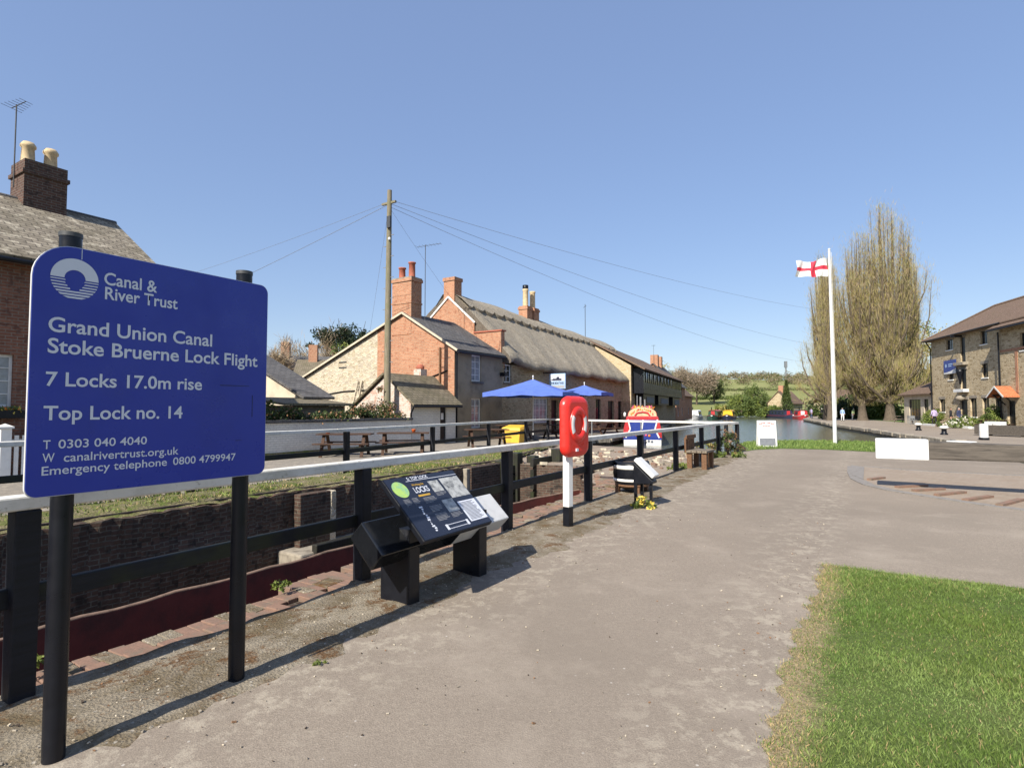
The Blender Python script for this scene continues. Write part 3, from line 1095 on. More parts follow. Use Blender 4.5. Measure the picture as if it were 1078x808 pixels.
mi = np.where((RNG.random(len(a)) < np.where(din + RNG.normal(0, 0.09, len(a)) < 0.13, 0.55, 0.03)), 2, mi)
L = np.where(din < 0.2, L * 0.85, L)
link('grass', leafmesh('grass', P, D, L, Wd, [M['blade_a'], M['blade_b'], M['blade_s']], mi), (0, 0, 0.006), ROTC, 'short green grass with a dry straw edge beside the tarmac path', 'grass', kind='stuff')

# ---- grass strip along the water beyond the path
near_l = [(8.7, 21.4), (9.4, 22.2), (10.8, 22.9), (12.2, 22.4), (13.6, 20.9), (15.0, 19.6), (17.0, 18.6)]
far_l = [(9.25, 22.3), (10.2, 25.6), (11.2, 27.4), (12.8, 28.3), (15, 28.7), (16.9, 27.9), (17.8, 25.5), (17.6, 21)]
sheet('water_edge_grass', near_l + far_l[::-1], 0.006, M['turf'])
pts = []
while len(pts) < 9000:
    x, y = random.uniform(8.7, 17.8), random.uniform(18.6, 28.7)
    ins = False
    pl = near_l + far_l[::-1]
    for i in range(len(pl)):
        (x1, y1), (x2, y2) = pl[i], pl[i - 1]
        if (y1 > y) != (y2 > y) and x < (x2 - x1) * (y - y1) / (y2 - y1) + x1:
            ins = not ins
    if ins:
        pts.append((x, y))
pts = np.array(pts)
P, D, L, Wd = blades(pts[:, 0], pts[:, 1], 0.05, 0.13, 0.03)
link('bank_grass', leafmesh('bank_grass', P, D, L, Wd, [M['blade_a'], M['blade_b']], (RNG.random(len(P)) < 0.45).astype(int)), (0, 0, 0.006), 0, 'longer green grass strip along the water by the flagpole', 'grass', kind='stuff')

# ---- loose grit, leaf scraps and twigs blown along the path and the verge
mb = MB()
rr = random.Random(12)
for k in range(1900):
    a_ = 0.2 + 9 * rr.random() ** 1.4
    c_ = rr.choice([rr.gauss(3.2, 0.3), rr.gauss(3.7, 0.25), rr.gauss(3.6, 0.25), rr.gauss(0.62, 0.12), rr.uniform(0.6, 3.2)])
    if c_ > 4.0 or c_ < 0.5:
        continue
    s_ = rr.uniform(0.0025, 0.007) * (1.8 if rr.random() < 0.05 else 1)
    z_ = 0.004 + (0.018 if c_ > 3.15 else 0)
    mb.obox((a_, c_, z_ + s_ * 0.2), (s_ * rr.uniform(1, 2.2), s_, s_ * 0.7), (rr.uniform(-0.4, 0.4), rr.uniform(-0.4, 0.4), rr.uniform(0, 6)), rr.choice([0, 0, 0, 1, 1, 2, 3]))
single('grit', mb, [M['stone_cope'], M['render_pale'], M['dirt'], M['bush_dry']], (0, 0, 0), CANAL, 'loose grit and scraps of leaf scattered along the tarmac and verge', 'grit', kind='stuff', uv=False)

# ---- tarmac repairs and the curved brick footing of the lock beam
sheet('tarmac_repair', [W2(6.6, 0.5), W2(8.6, 0.5), W2(9.9, 0.4), (9.2, 8.9), (12, 6.2), (7.5, 4.4), W2(6.6, -2.5)], 0.004, M['tarmac_patch'])


def G2(px, py):
    """point of the ground seen at a pixel of the photograph"""
    t = math.atan(26 / 600)
    u, v = (px - 539) / 600, -(py - 404) / 600
    y, z = math.cos(t) - v * math.sin(t), math.sin(t) + v * math.cos(t)
    return (u * 1.6 / -z, y * 1.6 / -z)


outer_p = [G2(*p) for p in [(897, 491), (897, 497), (901, 504), (915, 510.5), (940, 516.5), (962, 520), (1000, 526), (1040, 532), (1078, 537), (1150, 546)]]
inner_p = [G2(*p) for p in [(909, 491), (950, 494.5), (1000, 497.5), (1078, 501), (1150, 504)]]
sheet('lock_beam_paving', outer_p + inner_p[::-1], 0.005, M['setts'])
mb = MB()
for line, hw in ((outer_p, 0.11), (inner_p, 0.07)):
    for i in range(len(line) - 1):
        mb.beam((line[i][0], line[i][1], 0.0), (line[i + 1][0], line[i + 1][1], 0.0), hw * 2, 0.03)
q = [G2(*p) for p in [(896, 490), (896, 500), (909, 505), (910, 492)]]
mb.prism([(p[0], p[1]) for p in q], 'z', 0.0, 0.02)
single('paving_kerb', mb, M['granite'], (0, 0, 0), WORLD, kind='structure')
mb = MB()
for p, q in (((944, 513.5), (975, 512)), ((962, 517.3), (993, 515.5)), ((986, 522), (1015, 519)), ((1016, 527.5), (1043, 523.5)), ((1052, 533), (1075, 527)), ((915, 505.5), (930, 503.5))):
    a_, b_ = G2(*p), G2(*q)
    mb.beam((*a_, 0.02), (*b_, 0.02), 0.1, 0.05)
single('foothold', mb, M['brick_cope'], (0, 0, 0), WORLD, kind='structure')

# ================================================================== NEAR OBJECTS
# ---- text helper: letters as thin solid meshes, fitted to a measured width
def textmesh(name, s, m, bold=0.012, depth=0.002, spacing=1.0):
    cu = bpy.data.curves.new(name, 'FONT')
    cu.body = s
    cu.size = 1.0
    cu.offset = bold
    cu.extrude = depth
    cu.space_character = spacing
    cu.resolution_u = 4
    ob = bpy.data.objects.new(name, cu)
    COL.objects.link(ob)
    bpy.context.view_layer.update()
    me = bpy.data.meshes.new_from_object(ob.evaluated_get(bpy.context.evaluated_depsgraph_get()))
    me.name = name
    bpy.data.objects.remove(ob)
    me.materials.clear()
    me.materials.append(m)
    return me


def fittext(me, width, height=None, cap=0.73):
    co = np.zeros(len(me.vertices) * 3)
    me.vertices.foreach_get('co', co)
    co = co.reshape(-1, 3)
    x0, x1 = co[:, 0].min(), co[:, 0].max()
    sx = width / (x1 - x0)
    sy = (height / cap) if height else sx
    co[:, 0] = (co[:, 0] - x0) * sx
    co[:, 1] *= sy
    me.vertices.foreach_set('co', co.ravel())
    me.update()
    return me


# ---- the blue lock sign on two round posts
S = Thing('lock_sign', 'blue information sign with white lettering on two round black posts', 'sign', (1.58, 3.2, 0))


def rounded(x0, x1, z0, z1, rtl, rtr, rbr, rbl, n=8):
    pts = []
    for cx, cz, r, a0 in ((x0 + rbl, z0 + rbl, rbl, 180), (x1 - rbr, z0 + rbr, rbr, 270), (x1 - rtr, z1 - rtr, rtr, 0), (x0 + rtl, z1 - rtl, rtl, 90)):
        for i in range(n + 1):
            t = R(a0 + 90 * i / n)
            pts.append((cx + r * math.cos(t), cz + r * math.sin(t)))
    return pts


mb = MB().prism(rounded(0.995, 2.165, 1.205, 2.355, 0.16, 0.05, 0.05, 0.045), 'y', 3.132, 3.146, 0)
bd = S.part('board', mb, [M['sign_edge']])
mb = MB().prism(rounded(0.998, 2.162, 1.208, 2.352, 0.158, 0.048, 0.048, 0.043), 'y', 3.129, 3.1325, 0)
S.part('face', mb, [M['sign_blue']], parent=bd)
for a_, in ((1.16,), (2.05,)):
    mb = MB().cyl((a_, 3.2), 0.045, -0.05, 2.415, 20)
    p = S.part('post', mb, M['black'])
    S.part('cap', MB().cyl((a_, 3.2), 0.0475, 2.412, 2.432, 20), M['darkmetal'], parent=p)
    for z in (1.36, 2.2):
        S.part('bracket', MB().box(a_ - 0.06, a_ + 0.06, 3.147, 3.168, z, z + 0.05), M['darkmetal'])
for s_, x, z, wd, hh in (("Canal &", 1.275, 2.203, 0.243, 0.062), ("River Trust", 1.28, 2.132, 0.343, 0.062),
                         ("Grand Union Canal", 1.06, 1.95, 0.757, 0.07), ("Stoke Bruerne Lock Flight", 1.06, 1.853, 1.04, 0.07),
                         ("7 Locks 17.0m rise", 1.057, 1.704, 0.708, 0.066), ("Top Lock no. 14", 1.053, 1.55, 0.61, 0.066),
                         ("T", 1.056, 1.42, 0.027, 0.041), ("0303 040 4040", 1.113, 1.42, 0.375, 0.041),
                         ("W", 1.055, 1.361, 0.045, 0.041), ("canalrivertrust.org.uk", 1.135, 1.358, 0.512, 0.041),
                         ("Emergency telephone", 1.054, 1.303, 0.535, 0.041), ("0800 4799947", 1.62, 1.303, 0.352, 0.041)):
    me = fittext(textmesh('lettering', s_, M['sign_white'], 0.016 if hh > 0.05 else 0.008, 0.0), wd, hh)
    S.adopt('lettering', me, (x, 3.1275, z), (R(90), 0, 0))
# emblem: an arch over rippled water
mb = MB()
cx, cz, rr, ri = 1.156, 2.2035, 0.0955, 0.042
arc = [(cx + rr * math.cos(R(t)), cz + rr * math.sin(R(t))) for t in range(0, 181, 6)] + [(cx + ri * math.cos(R(t)), cz + ri * math.sin(R(t))) for t in range(180, -1, -9)]
mb.add([(p[0], 3.1275, p[1]) for p in arc], [list(range(len(arc)))])
for k in range(7):
    z0 = cz - 0.006 - k * 0.0128
    th = 0.0045 + k * 0.0007
    z1 = z0 - th
    for zz0, zz1 in ((z0, z1),):
        h0 = math.sqrt(max(0, rr * rr - (zz0 - cz) ** 2))
        h1 = math.sqrt(max(0, rr * rr - (zz1 - cz) ** 2))
        inn = ri * 0.95 if k < 2 else (ri * (0.75 - 0.28 * (k - 2)) if k < 4 else 0)
        if inn > 0:
            mb.add([(cx - h0, 3.1275, zz0), (cx - inn, 3.1275, zz0), (cx - inn * 0.9, 3.1275, zz1), (cx - h1, 3.1275, zz1)], [(0, 1, 2, 3)])
            mb.add([(cx + inn, 3.1275, zz0), (cx + h0, 3.1275, zz0), (cx + h1, 3.1275, zz1), (cx + inn * 0.9, 3.1275, zz1)], [(0, 1, 2, 3)])
        else:
            mb.add([(cx - h0, 3.1275, zz0), (cx + h0, 3.1275, zz0), (cx + h1, 3.1275, zz1), (cx - h1, 3.1275, zz1)], [(0, 1, 2, 3)])
S.part('emblem', mb, M['sign_white'])

M['scuff'] = plain('sign_scuff', (0.012, 0.017, 0.09), 0.6, 0.3, 30)
for x0, x1, z0, z1, m in ((1.87, 2.05, 1.731, 1.736, 'scuff'), (2.069, 2.074, 1.55, 1.68, 'scuff'), (1.97, 2.01, 1.413, 1.417, 'scuff'), (1.179, 1.182, 2.3, 2.35, 'sign_white')):
    S.part('scuff', MB().add([(x0, 3.1283, z0), (x1, 3.1283, z0 + 0.002), (x1, 3.1283, z1), (x0, 3.1283, z1)], [(0, 1, 2, 3)]), M[m])

# ---- railings
def railing(name, label, org, posts, line, rails=True, post_w=0.12, top_z=1.12, mid=True, thin=()):
    T = Thing(name, label, 'railing', org)
    for i in range(len(line) - 1):
        p, q = line[i], line[i + 1]
        mb = MB().beam((p[0], p[1], top_z - 0.04), (q[0], q[1], top_z - 0.04), 0.115, 0.08)
        T.part('top_rail', mb, M['rail_white'], bev=0.012)
        if mid:
            mb = MB().beam((p[0], p[1] + 0.03, 0.56), (q[0], q[1] + 0.03, 0.56), 0.05, 0.11)
            T.part('mid_rail', mb, M['midrail'], bev=0.008)
    for p in posts:
        wd = 0.05 if p in thin else post_w
        if wd == 0.05:
            T.part('post', MB().cyl(p, 0.028, -0.2, top_z - 0.08, 10), M['steel'])
            continue
        d = None
        for i in range(len(line) - 1):
            a_, b_ = Vector(line[i]), Vector(line[i + 1])
            if min(a_.x, b_.x) - 0.2 <= p[0] <= max(a_.x, b_.x) + 0.2:
                d = (b_ - a_).normalized()
        d = d or Vector((1, 0))
        mb = MB().obox((p[0], p[1], (top_z - 0.08 - 0.15) / 2), (wd, wd, top_z - 0.08 + 0.15), (0, 0, math.atan2(d.y, d.x)))
        T.part('post', mb, M['postblack'], bev=0.01)
    return T


fc = lambda a_: 3.98 + 0.017 * a_
railing('railing', 'black and white railing along the near edge of the drained lock', (8, 4.1, 0),
        [(-3.8, fc(-3.8)), (-1.25, fc(-1.25)), (1.28, fc(1.28)), (3.83, fc(3.83)), (6.42, fc(6.42)), (9.1, fc(9.1)), (11.9, fc(11.9)), (14.72, fc(14.72)), (17.6, fc(17.6)), (20.05, fc(20.05)), (21.85, 4.05), (21.95, 4.45)],
        [(-5, fc(-5)), (20.05, fc(20.05)), (21.9, 4.05)])
railing('railing', 'white topped railing on the far side of the drained lock', (14, 11.5, 0),
        [(-2.2, 10.75), (2.1, 10.75), (5.9, 10.75), (9.66, 10.78), (13.69, 11.45), (17.74, 12.12), (21.6, 12.78), (24.6, 13.3)],
        [(-5, 10.75), (9.3, 10.75), (24.65, 13.3)])
railing('railing', 'white topped railing on thin grey posts across the lock head', (23, 8.5, -0.1),
        [(24.3, 12.3), (23.2, 10.35), (22.6, 7.9), (22.2, 5.7)], [(24.65, 13.3), (23.2, 10.2), (21.95, 4.12)], mid=False,
        thin=[(24.3, 12.3), (23.2, 10.35), (22.6, 7.9), (22.2, 5.7)])

# ---- slanted information panel on two flat legs, with the long box under it
S = Thing('information_lectern', 'slanted dark information panel about the top lock on black legs', 'information board', (3.95, 3.25, 0))
tilt = math.atan2(1.0 - 0.55, 3.42 - 2.95)
pc = (3.9, 3.19, 0.775)
Mx = Matrix.Rotation(tilt, 3, 'X')
pw, ph = 0.94, 0.645


def onpanel(u, v, h=0.0):
    p = Mx @ Vector((u - pw / 2, v - ph / 2, h))
    return (pc[0] + p.x, pc[1] + p.y, pc[2] + p.z)


mb = MB().obox(pc, (pw, ph, 0.05), Mx)
pan = S.part('panel', mb, [M['black']], bev=0.008)


def pq(u0, u1, v0, v1, mi=0, h=0.027, mb=None):
    mb = mb or MB()
    mb.add([onpanel(u0, v0, h), onpanel(u1, v0, h), onpanel(u1, v1, h), onpanel(u0, v1, h)], [(0, 1, 2, 3)], mi)
    return mb


M['panel_navy'] = plain('panel_print', (0.02, 0.024, 0.04), 0.25, 0.2, 5)
M['panel_grey'] = plain('panel_grey_text', (0.2, 0.2, 0.21), 0.3, 0.5, 60)
M['photo_grey'] = plain('old_photograph', (0.4, 0.4, 0.38), 0.3, 0.75, 16, c2=(0.06, 0.06, 0.06))
M['lime'] = plain('lime_map', (0.4, 0.58, 0.14), 0.3, 0.3, 12, c2=(0.16, 0.4, 0.33))
M['ochre'] = plain('ochre_print', (0.55, 0.33, 0.04), 0.3, 0.2, 8)
S.part('print', pq(0.01, pw - 0.01, 0.01, ph - 0.01, 0, 0.0262), M['panel_navy'], parent=pan)
mb = MB()
mb.add([onpanel(0.12 + 0.085 * math.cos(R(t)), 0.515 + 0.085 * math.sin(R(t)), 0.0275) for t in range(0, 360, 10)], [list(range(36))])
S.part('map_disc', mb, M['lime'], parent=pan)
S.part('picture', pq(0.655, 0.925, 0.335, 0.565), M['photo_grey'], parent=pan)
S.part('picture', pq(0.49, 0.625, 0.43, 0.555), M['photo_grey'], parent=pan)
S.part('picture', pq(0.49, 0.64, 0.2, 0.335), M['photo_grey'], parent=pan)
S.part('text_panel', pq(0.67, 0.925, 0.06, 0.285), M['sign_white'], parent=pan)
mb = MB()
for u0, u1, v0, v1 in ((0.3, 0.46, 0.32, 0.395), (0.3, 0.46, 0.235, 0.3), (0.3, 0.46, 0.125, 0.215), (0.07, 0.15, 0.33, 0.41), (0.17, 0.25, 0.33, 0.41), (0.49, 0.64, 0.37, 0.42), (0.49, 0.64, 0.13, 0.19)):
    nrow = int((v1 - v0) / 0.013)
    for k in range(nrow):
        vv = v1 - k * 0.013
        pq(u0, u1 - random.uniform(0, 0.02) - (0.05 if k == nrow - 1 else 0), vv - 0.007, vv, 0, 0.0275, mb)
S.part('small_print', mb, M['panel_grey'], parent=pan)
mb = MB()
for k in range(15):
    vv = 0.27 - k * 0.0135
    pq(0.69, 0.9 - random.uniform(0, 0.05), vv - 0.006, vv, 0, 0.0283, mb)
S.part('small_print', mb, M['panel_grey'], parent=pan)
mb = MB()
pq(0.24, 0.93, 0.585, 0.59, 0, 0.0275, mb)
for k in range(12):
    pq(0.19 + 0.008 * math.sin(k * 2.1), 0.2 + 0.012 * math.sin(k * 1.3) + 0.012, 0.06 + k * 0.022, 0.075 + k * 0.022, 0, 0.0275, mb)
pq(0.36, 0.61, 0.045, 0.05, 0, 0.0275, mb)
pq(0.36, 0.61, 0.085, 0.09, 0, 0.0275, mb)
pq(0.33, 0.36, 0.04, 0.095, 0, 0.0275, mb)
pq(0.61, 0.64, 0.04, 0.095, 0, 0.0275, mb)
S.part('diagram', mb, M['sign_white'], parent=pan)
for s_, u, v, wd, hh, m in (("5: TOP LOCK", 0.27, 0.598, 0.27, 0.032, 'sign_white'), ("LOCKS", 0.265, 0.455, 0.185, 0.062, 'sign_white'), ("Working the", 0.275, 0.532, 0.15, 0.022, 'ochre'), ("at the top lock", 0.265, 0.415, 0.15, 0.02, 'ochre')):
    if s_ == "at the top lock":
        continue
    me = fittext(textmesh('panel_title', s_, M[m], 0.02, 0.0), wd, hh)
    p = onpanel(u, v, 0.0282)
    S.adopt('panel_title', me, p, (tilt, 0, 0), parent=pan)
S.part('caption_bar', pq(0.27, 0.42, 0.413, 0.432), M['ochre'], parent=pan)
mb = MB()
bc = (0, 3.36, 0.475)
M['box_pale'] = plain('pale_box_half', (0.55, 0.55, 0.54), 0.55, 0.2, 5)
for a0, a1, nm, m in ((3.2, 4.2, 'box', 'black_gloss'), (4.2, 5.0, 'box_right', 'box_pale')):  # one long box in two tones, black left and paler right
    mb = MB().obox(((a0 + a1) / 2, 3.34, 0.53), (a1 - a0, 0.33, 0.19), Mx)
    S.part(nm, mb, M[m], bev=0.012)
for a0 in (3.52, 4.5):
    mb = MB().box(a0, a0 + 0.13, 3.18, 3.5, -0.05, 0.62)
    S.part('leg', mb, M['black'], bev=0.008)

# ---- lifebuoy housing on its post
S = Thing('lifebuoy_station', 'red lifebuoy housing on a white post with black foot', 'lifebuoy', (6.98, 3.47, 0))
S.org = (0, 0, 0)          # parts of this thing are given from its own base
S.o.rotation_euler = (0, 0, ROTC - R(9))
S.part('post', MB().box(-0.05, 0.05, -0.05, 0.05, 0.28, 1.3), M['white'], bev=0.008)
S.part('post_foot', MB().box(-0.051, 0.051, -0.051, 0.051, -0.05, 0.28), M['black'], bev=0.006)


def shell(w, h, d0, d1, r, z, y, steps=5, xo=0.04):
    """rounded case: rounded outline, edge rolled over towards the front"""
    mb = MB()
    n = 6
    rowsx = []
    prof = []
    for k in range(steps + 1):
        t = math.pi / 2 * k / steps
        prof.append((d1 * 0.35 * 0 + (-(d0) * math.sin(t)), d0 * (1 - math.cos(t))))
    for off, ins in prof:
        o = rounded(xo - w / 2 + ins, xo + w / 2 - ins, z - h / 2 + ins, z + h / 2 - ins, max(0.02, r - ins), max(0.02, r - ins), max(0.02, r - ins), max(0.02, r - ins), n)
        rowsx.append([(p[0], y + off, p[1]) for p in o + [o[0]]])
    mb.grid(rowsx)
    last = rowsx[-1][:-1]
    mb.add(last, [list(range(len(last)))[::-1]], 0)
    first = rowsx[0][:-1]
    mb.add(first, [list(range(len(first)))], 0)
    return mb


cb_ = S.part('case_back', shell(0.57, 0.8, 0.045, 0.0, 0.13, 1.36, 0.06, xo=-0.05), M['red'])
cb_.rotation_euler = (0, 0, math.pi)
S.part('case_front', shell(0.58, 0.82, 0.085, 0.0, 0.15, 1.36, -0.064, xo=0.05), M['red'])
mb = MB()
rows = []
for k in range(33):
    t = 2 * math.pi * k / 32
    row = []
    for j in range(13):
        s_ = math.pi * j / 12
        rr_ = 0.15 + 0.045 * math.cos(s_)
        row.append((0.035 + rr_ * math.cos(t), -0.15 - 0.03 * math.sin(s_), 1.39 + 1.25 * rr_ * math.sin(t)))
    rows.append(row)
mb.grid(rows)
rng = S.part('ring_moulding', mb, M['red'])
for sg in (-1, 1):
    rows = []
    for k in range(9):
        t = R(-33 + 66 * k / 8)
        row = []
        for j in range(5):
            s_ = math.pi * (0.2 + 0.6 * j / 4)
            rr_ = 0.15 + 0.046 * math.cos(s_)
            row.append((0.035 + sg * rr_ * math.cos(t), -0.1525 - 0.03 * math.sin(s_), 1.39 + 1.25 * rr_ * math.sin(t)))
        rows.append(row)
    S.part('reflective_band', MB().grid(rows), M['purewhite'], parent=rng)
S.part('latch', MB().cyl((0.0, 0), 0.02, 1.04, 1.06, 10).box(-0.025, 0.025, -0.16, -0.145, 1.03, 1.07), M['sign_white'])

# ---- small black lectern with white top
S = Thing('small_lectern', 'small black lectern with a white slanted top on thin legs', 'information board', (9.2, 3.25, 0))
t2 = R(42)
M2 = Matrix.Rotation(t2, 3, 'X')
S.part('panel', MB().obox((9.2, 3.13, 0.63), (0.26, 0.42, 0.07), M2), M['purewhite'], bev=0.015)
mb = MB().prism([(3.32, 0.36), (3.32, 0.72), (2.99, 0.42), (2.99, 0.38)], 'x', 9.09, 9.31)
S.part('housing', mb, M['black'], bev=0.01)
for a_, c_ in ((9.12, 3.29), (9.29, 3.24), (9.15, 3.04)):
    S.part('leg', MB().box(a_ - 0.022, a_ + 0.022, c_ - 0.022, c_ + 0.022, -0.04, 0.42), M['black'])

# ---- painted half barrel planter
S = Thing('barrel_planter', 'black half barrel planter with white painted hoops beside the railing', 'planter', (10.55, 3.88, 0))
prof = [(0.29, 0.1), (0.335, 0.22), (0.355, 0.36), (0.345, 0.5), (0.325, 0.6), (0.3, 0.6), (0.3, 0.5)]
S.part('barrel', MB().lathe((10.55, 3.88, 0), prof, 26), M['black'])
for z, hgt, m, rr_ in ((0.46, 0.07, 'white', 0.354), (0.23, 0.05, 'white', 0.348), (0.13, 0.05, 'wood', 0.318)):
    S.part('hoop', MB().lathe((10.55, 3.88, z), [(rr_ - 0.01, 0), (rr_, 0), (rr_ + 0.003, hgt / 2), (rr_ - 0.002, hgt), (rr_ - 0.012, hgt)], 26), M[m])
S.part('soil', MB().cyl((10.55, 3.88), 0.31, 0.52, 0.57, 20), M['dirt'])
for dx, dy in ((-0.22, -0.2), (0.22, -0.2), (-0.22, 0.2), (0.22, 0.2)):
    S.part('foot', MB().box(10.55 + dx - 0.04, 10.55 + dx + 0.04, 3.88 + dy - 0.04, 3.88 + dy + 0.04, 0, 0.13), M['wood'])


# ---- leafy plants
def bush_points(rx, ry, rz, clumps, per, hollow=0.55, base=0.0, seed=None):
    g = RNG if seed is None else np.random.default_rng(seed)
    C = g.normal(size=(clumps, 3))
    C /= np.linalg.norm(C, axis=1)[:, None]
    C *= (hollow + (1 - hollow) * g.random((clumps, 1)) ** 0.5) * g.uniform(0.75, 1.12, (clumps, 1))
    C[:, 2] = np.abs(C[:, 2]) if base == 0 else C[:, 2]
    C *= np.array([rx, ry, rz])
    out, ids = [], []
    for i, c_ in enumerate(C):
        r_ = g.uniform(0.16, 0.34) * min(rx, ry, rz)
        q = g.normal(size=(per, 3))
        q /= np.linalg.norm(q, axis=1)[:, None]
        q *= r_ * g.random((per, 1)) ** 0.35
        out.append(c_ + q)
        ids.append(np.full(per, i))
    return np.concatenate(out), np.concatenate(ids)


def bush_mesh(name, rx, ry, rz, clumps, per, leaf, mats, seed=None, up=0.3, aspect=0.55, hollow=0.55):
    P, ids = bush_points(rx, ry, rz, clumps, per, hollow, 0, seed)
    g = np.random.default_rng((seed or 1) + 99)
    D = g.normal(size=P.shape) + np.array([0, 0, up])
    which = g.integers(0, len(mats), clumps)
    mi = which[ids]
    flip = g.random(len(P)) < 0.25
    mi = np.where(flip, g.integers(0, len(mats), len(P)), mi)
    P[:, 2] = np.maximum(P[:, 2], 0.0)
    return leafmesh(name, P, D, leaf * g.uniform(0.6, 1.3, len(P)), leaf * aspect, mats, mi)


def plant(name, label, cat, loc, size, clumps, per, leaf, mats, group=None, seed=None, z=0, stems=True, rot=0.0, **k):
    """a bush with stems under its leaves; loc in world metres"""
    S = Thing(name, label, cat, (loc[0], loc[1], z), WORLD, group)
    me = bush_mesh('leaves', *size, clumps, per, leaf, [M[m] for m in mats], seed, **k)
    ob = bpy.data.objects.new('leaves', me)
    COL.objects.link(ob)
    ob.parent = S.o
    ob.rotation_euler = (0, 0, rot)
    if stems:
        mb = MB()
        rs = random.Random((seed or 1) * 3 + 1)
        for i in range(5):
            t = rs.uniform(0, 6.28)
            d = rs.uniform(0.1, 0.5)
            mb.tube([(0, 0, 0), (size[0] * d * math.cos(t) * 0.5, size[1] * d * math.sin(t) * 0.5, size[2] * 0.45), (size[0] * d * math.cos(t), size[1] * d * math.sin(t), size[2] * 0.8)],
                    [0.02 * size[2], 0.014 * size[2], 0.006 * size[2]], 5)
        me2 = mb.mesh('stem', [M['bark']])
        ob = bpy.data.objects.new('stem', me2)
        COL.objects.link(ob)
        ob.parent = S.o
        ob.rotation_euler = (0, 0, rot)
    return S


p = W(9.0, 3.13)
S = plant('primrose', 'pale yellow primroses in flower beside the small lectern', 'flowers', p, (0.2, 0.16, 0.1), 12, 30, 0.06, ['leaf_bright', 'leaf_mid'], seed=3, stems=False, aspect=0.6)
P, ids = bush_points(0.19, 0.15, 0.17, 10, 9, 0.6, 0, 4)
link('petals', leafmesh('petals', P, RNG.normal(size=P.shape) + [0, 0, 0.8], 0.05, 0.045, [M['flower_yellow'], M['leaf_bright']], (RNG.random(len(P)) < 0.15).astype(int)), parent=S.o)
# weeds by the lock edge
for i, (a_, c_, s_) in enumerate([(15.2, 4.35, 0.14), (16.0, 4.4, 0.12), (2.45, 2.95, 0.025), (1.5, 4.35, 0.07), (3.3, 4.5, 0.06)]):
    plant('weed', ['low green weed clump beside the railing post by the bench', 'low green weed clump between the bench and the railing', 'tiny weed sprouting from the verge beside the sign post', 'tiny weed on the brick coping behind the sign', 'tiny weed on the coping left of the lectern'][i], 'weed', W(a_, c_), (s_ * 1.8, s_ * 1.5, s_), 10, 26, s_ * 0.5, ['leaf_bright', 'leaf_mid'], seed=20 + i, stems=False)
plant('shrub', 'leafy shrub growing through the railing corner beyond the bench', 'shrub', W(20.7, 4.15), (0.62, 0.42, 0.85), 46, 40, 0.075, ['leaf_hedge', 'bush_dry', 'leaf_mid'], seed=31)
plant('shrub', 'low green clump of leaves at the foot of the railing corner', 'shrub', W(19.6, 3.95), (0.6, 0.3, 0.2), 24, 30, 0.07, ['leaf_bright', 'leaf_mid'], seed=32, stems=False)
plant('shrub', 'dry yellowish low shrub behind the timber bench', 'shrub', W(19.3, 4.75), (0.8, 0.4, 0.5), 26, 36, 0.07, ['leaf_bright', 'bush_dry', 'twig_olive'], seed=33)

# ---- timber bench by the path
S = Thing('bench', 'small brown timber bench with slatted back at the path edge', 'bench', (15.7, 3.85, 0))
for k in range(4):
    c0 = 3.58 + k * 0.135
    S.part('seat_plank', MB().box(15.25, 16.15, c0, c0 + 0.125, 0.44, 0.5), M['woodgrey'], bev=0.008)
for a_ in (15.3, 15.98):
    for c0 in (3.6, 3.98):
        S.part('leg', MB().box(a_, a_ + 0.13, c0, c0 + 0.13, -0.02, 0.44), M['wood'], bev=0.008)
for k in range(5):
    a_ = 15.27 + k * 0.185
    S.part('back_slat', MB().box(a_, a_ + 0.12, 4.115, 4.165, 0.44, 0.84), M['wood'], bev=0.006)
S.part('back_rail', MB().box(15.22, 16.18, 4.08, 4.115, 0.8, 0.9), M['wood'], bev=0.006)

# ---- white A board on the grass
fr = Frame(10.75, 24.15, R(-12))
S = Thing('pavement_sign', 'white A board with a dark lower panel on the grass by the water', 'board sign', (0, 0, 0), fr)
lean = R(11)
for sg, nm in ((-1, 'front_board'), (1, 'back_board')):
    Mr = Matrix.Rotation(-lean * sg * -1, 3, 'X') if sg < 0 else Matrix.Rotation(lean, 3, 'X')
    Mr = Matrix.Rotation(sg * lean, 3, 'X')
    mb = MB().obox((0, sg * 0.13, 0.55), (0.74, 0.03, 1.12), Mr)
    b_ = S.part(nm, mb, M['purewhite'], bev=0.01)
    if sg < 0:
        fb, Mf = b_, Mr


def onb(x, z, h=-0.017):
    p = Mf @ Vector((x, h, z))
    return (p.x, -0.13 + p.y, 0.55 + p.z)


def bq(mb, x0, x1, z0, z1, h=-0.0175):
    return mb.add([onb(x0, z0, h), onb(x1, z0, h), onb(x1, z1, h), onb(x0, z1, h)], [(0, 1, 2, 3)])


S.part('dark_panel', bq(MB(), -0.31, 0.31, -0.5, -0.19), M['greycloth'], parent=fb)
M['sign_red'] = plain('faded_red_print', (0.35, 0.06, 0.05), 0.6, 0.3, 20)
M['sign_faint'] = plain('faint_grey_print', (0.33, 0.33, 0.34), 0.6, 0.3, 20)
mb = MB()
for k in range(9):
    x = -0.29 + k * 0.065
    if k != 4:
        bq(mb, x, x + 0.048, 0.38 + 0.05 * math.sin(math.pi * k / 8), 0.44 + 0.05 * math.sin(math.pi * k / 8))
for k in range(5):
    bq(mb, -0.15 + k * 0.062, -0.105 + k * 0.062, 0.3, 0.345)
S.part('heading', mb, M['sign_red'], parent=fb)
mb = MB()
for j in range(5):
    for k in range(6):
        x = -0.26 + k * 0.088
        bq(mb, x, x + random.uniform(0.05, 0.075), 0.2 - j * 0.075, 0.225 - j * 0.075)
S.part('small_print', mb, M['sign_faint'], parent=fb)

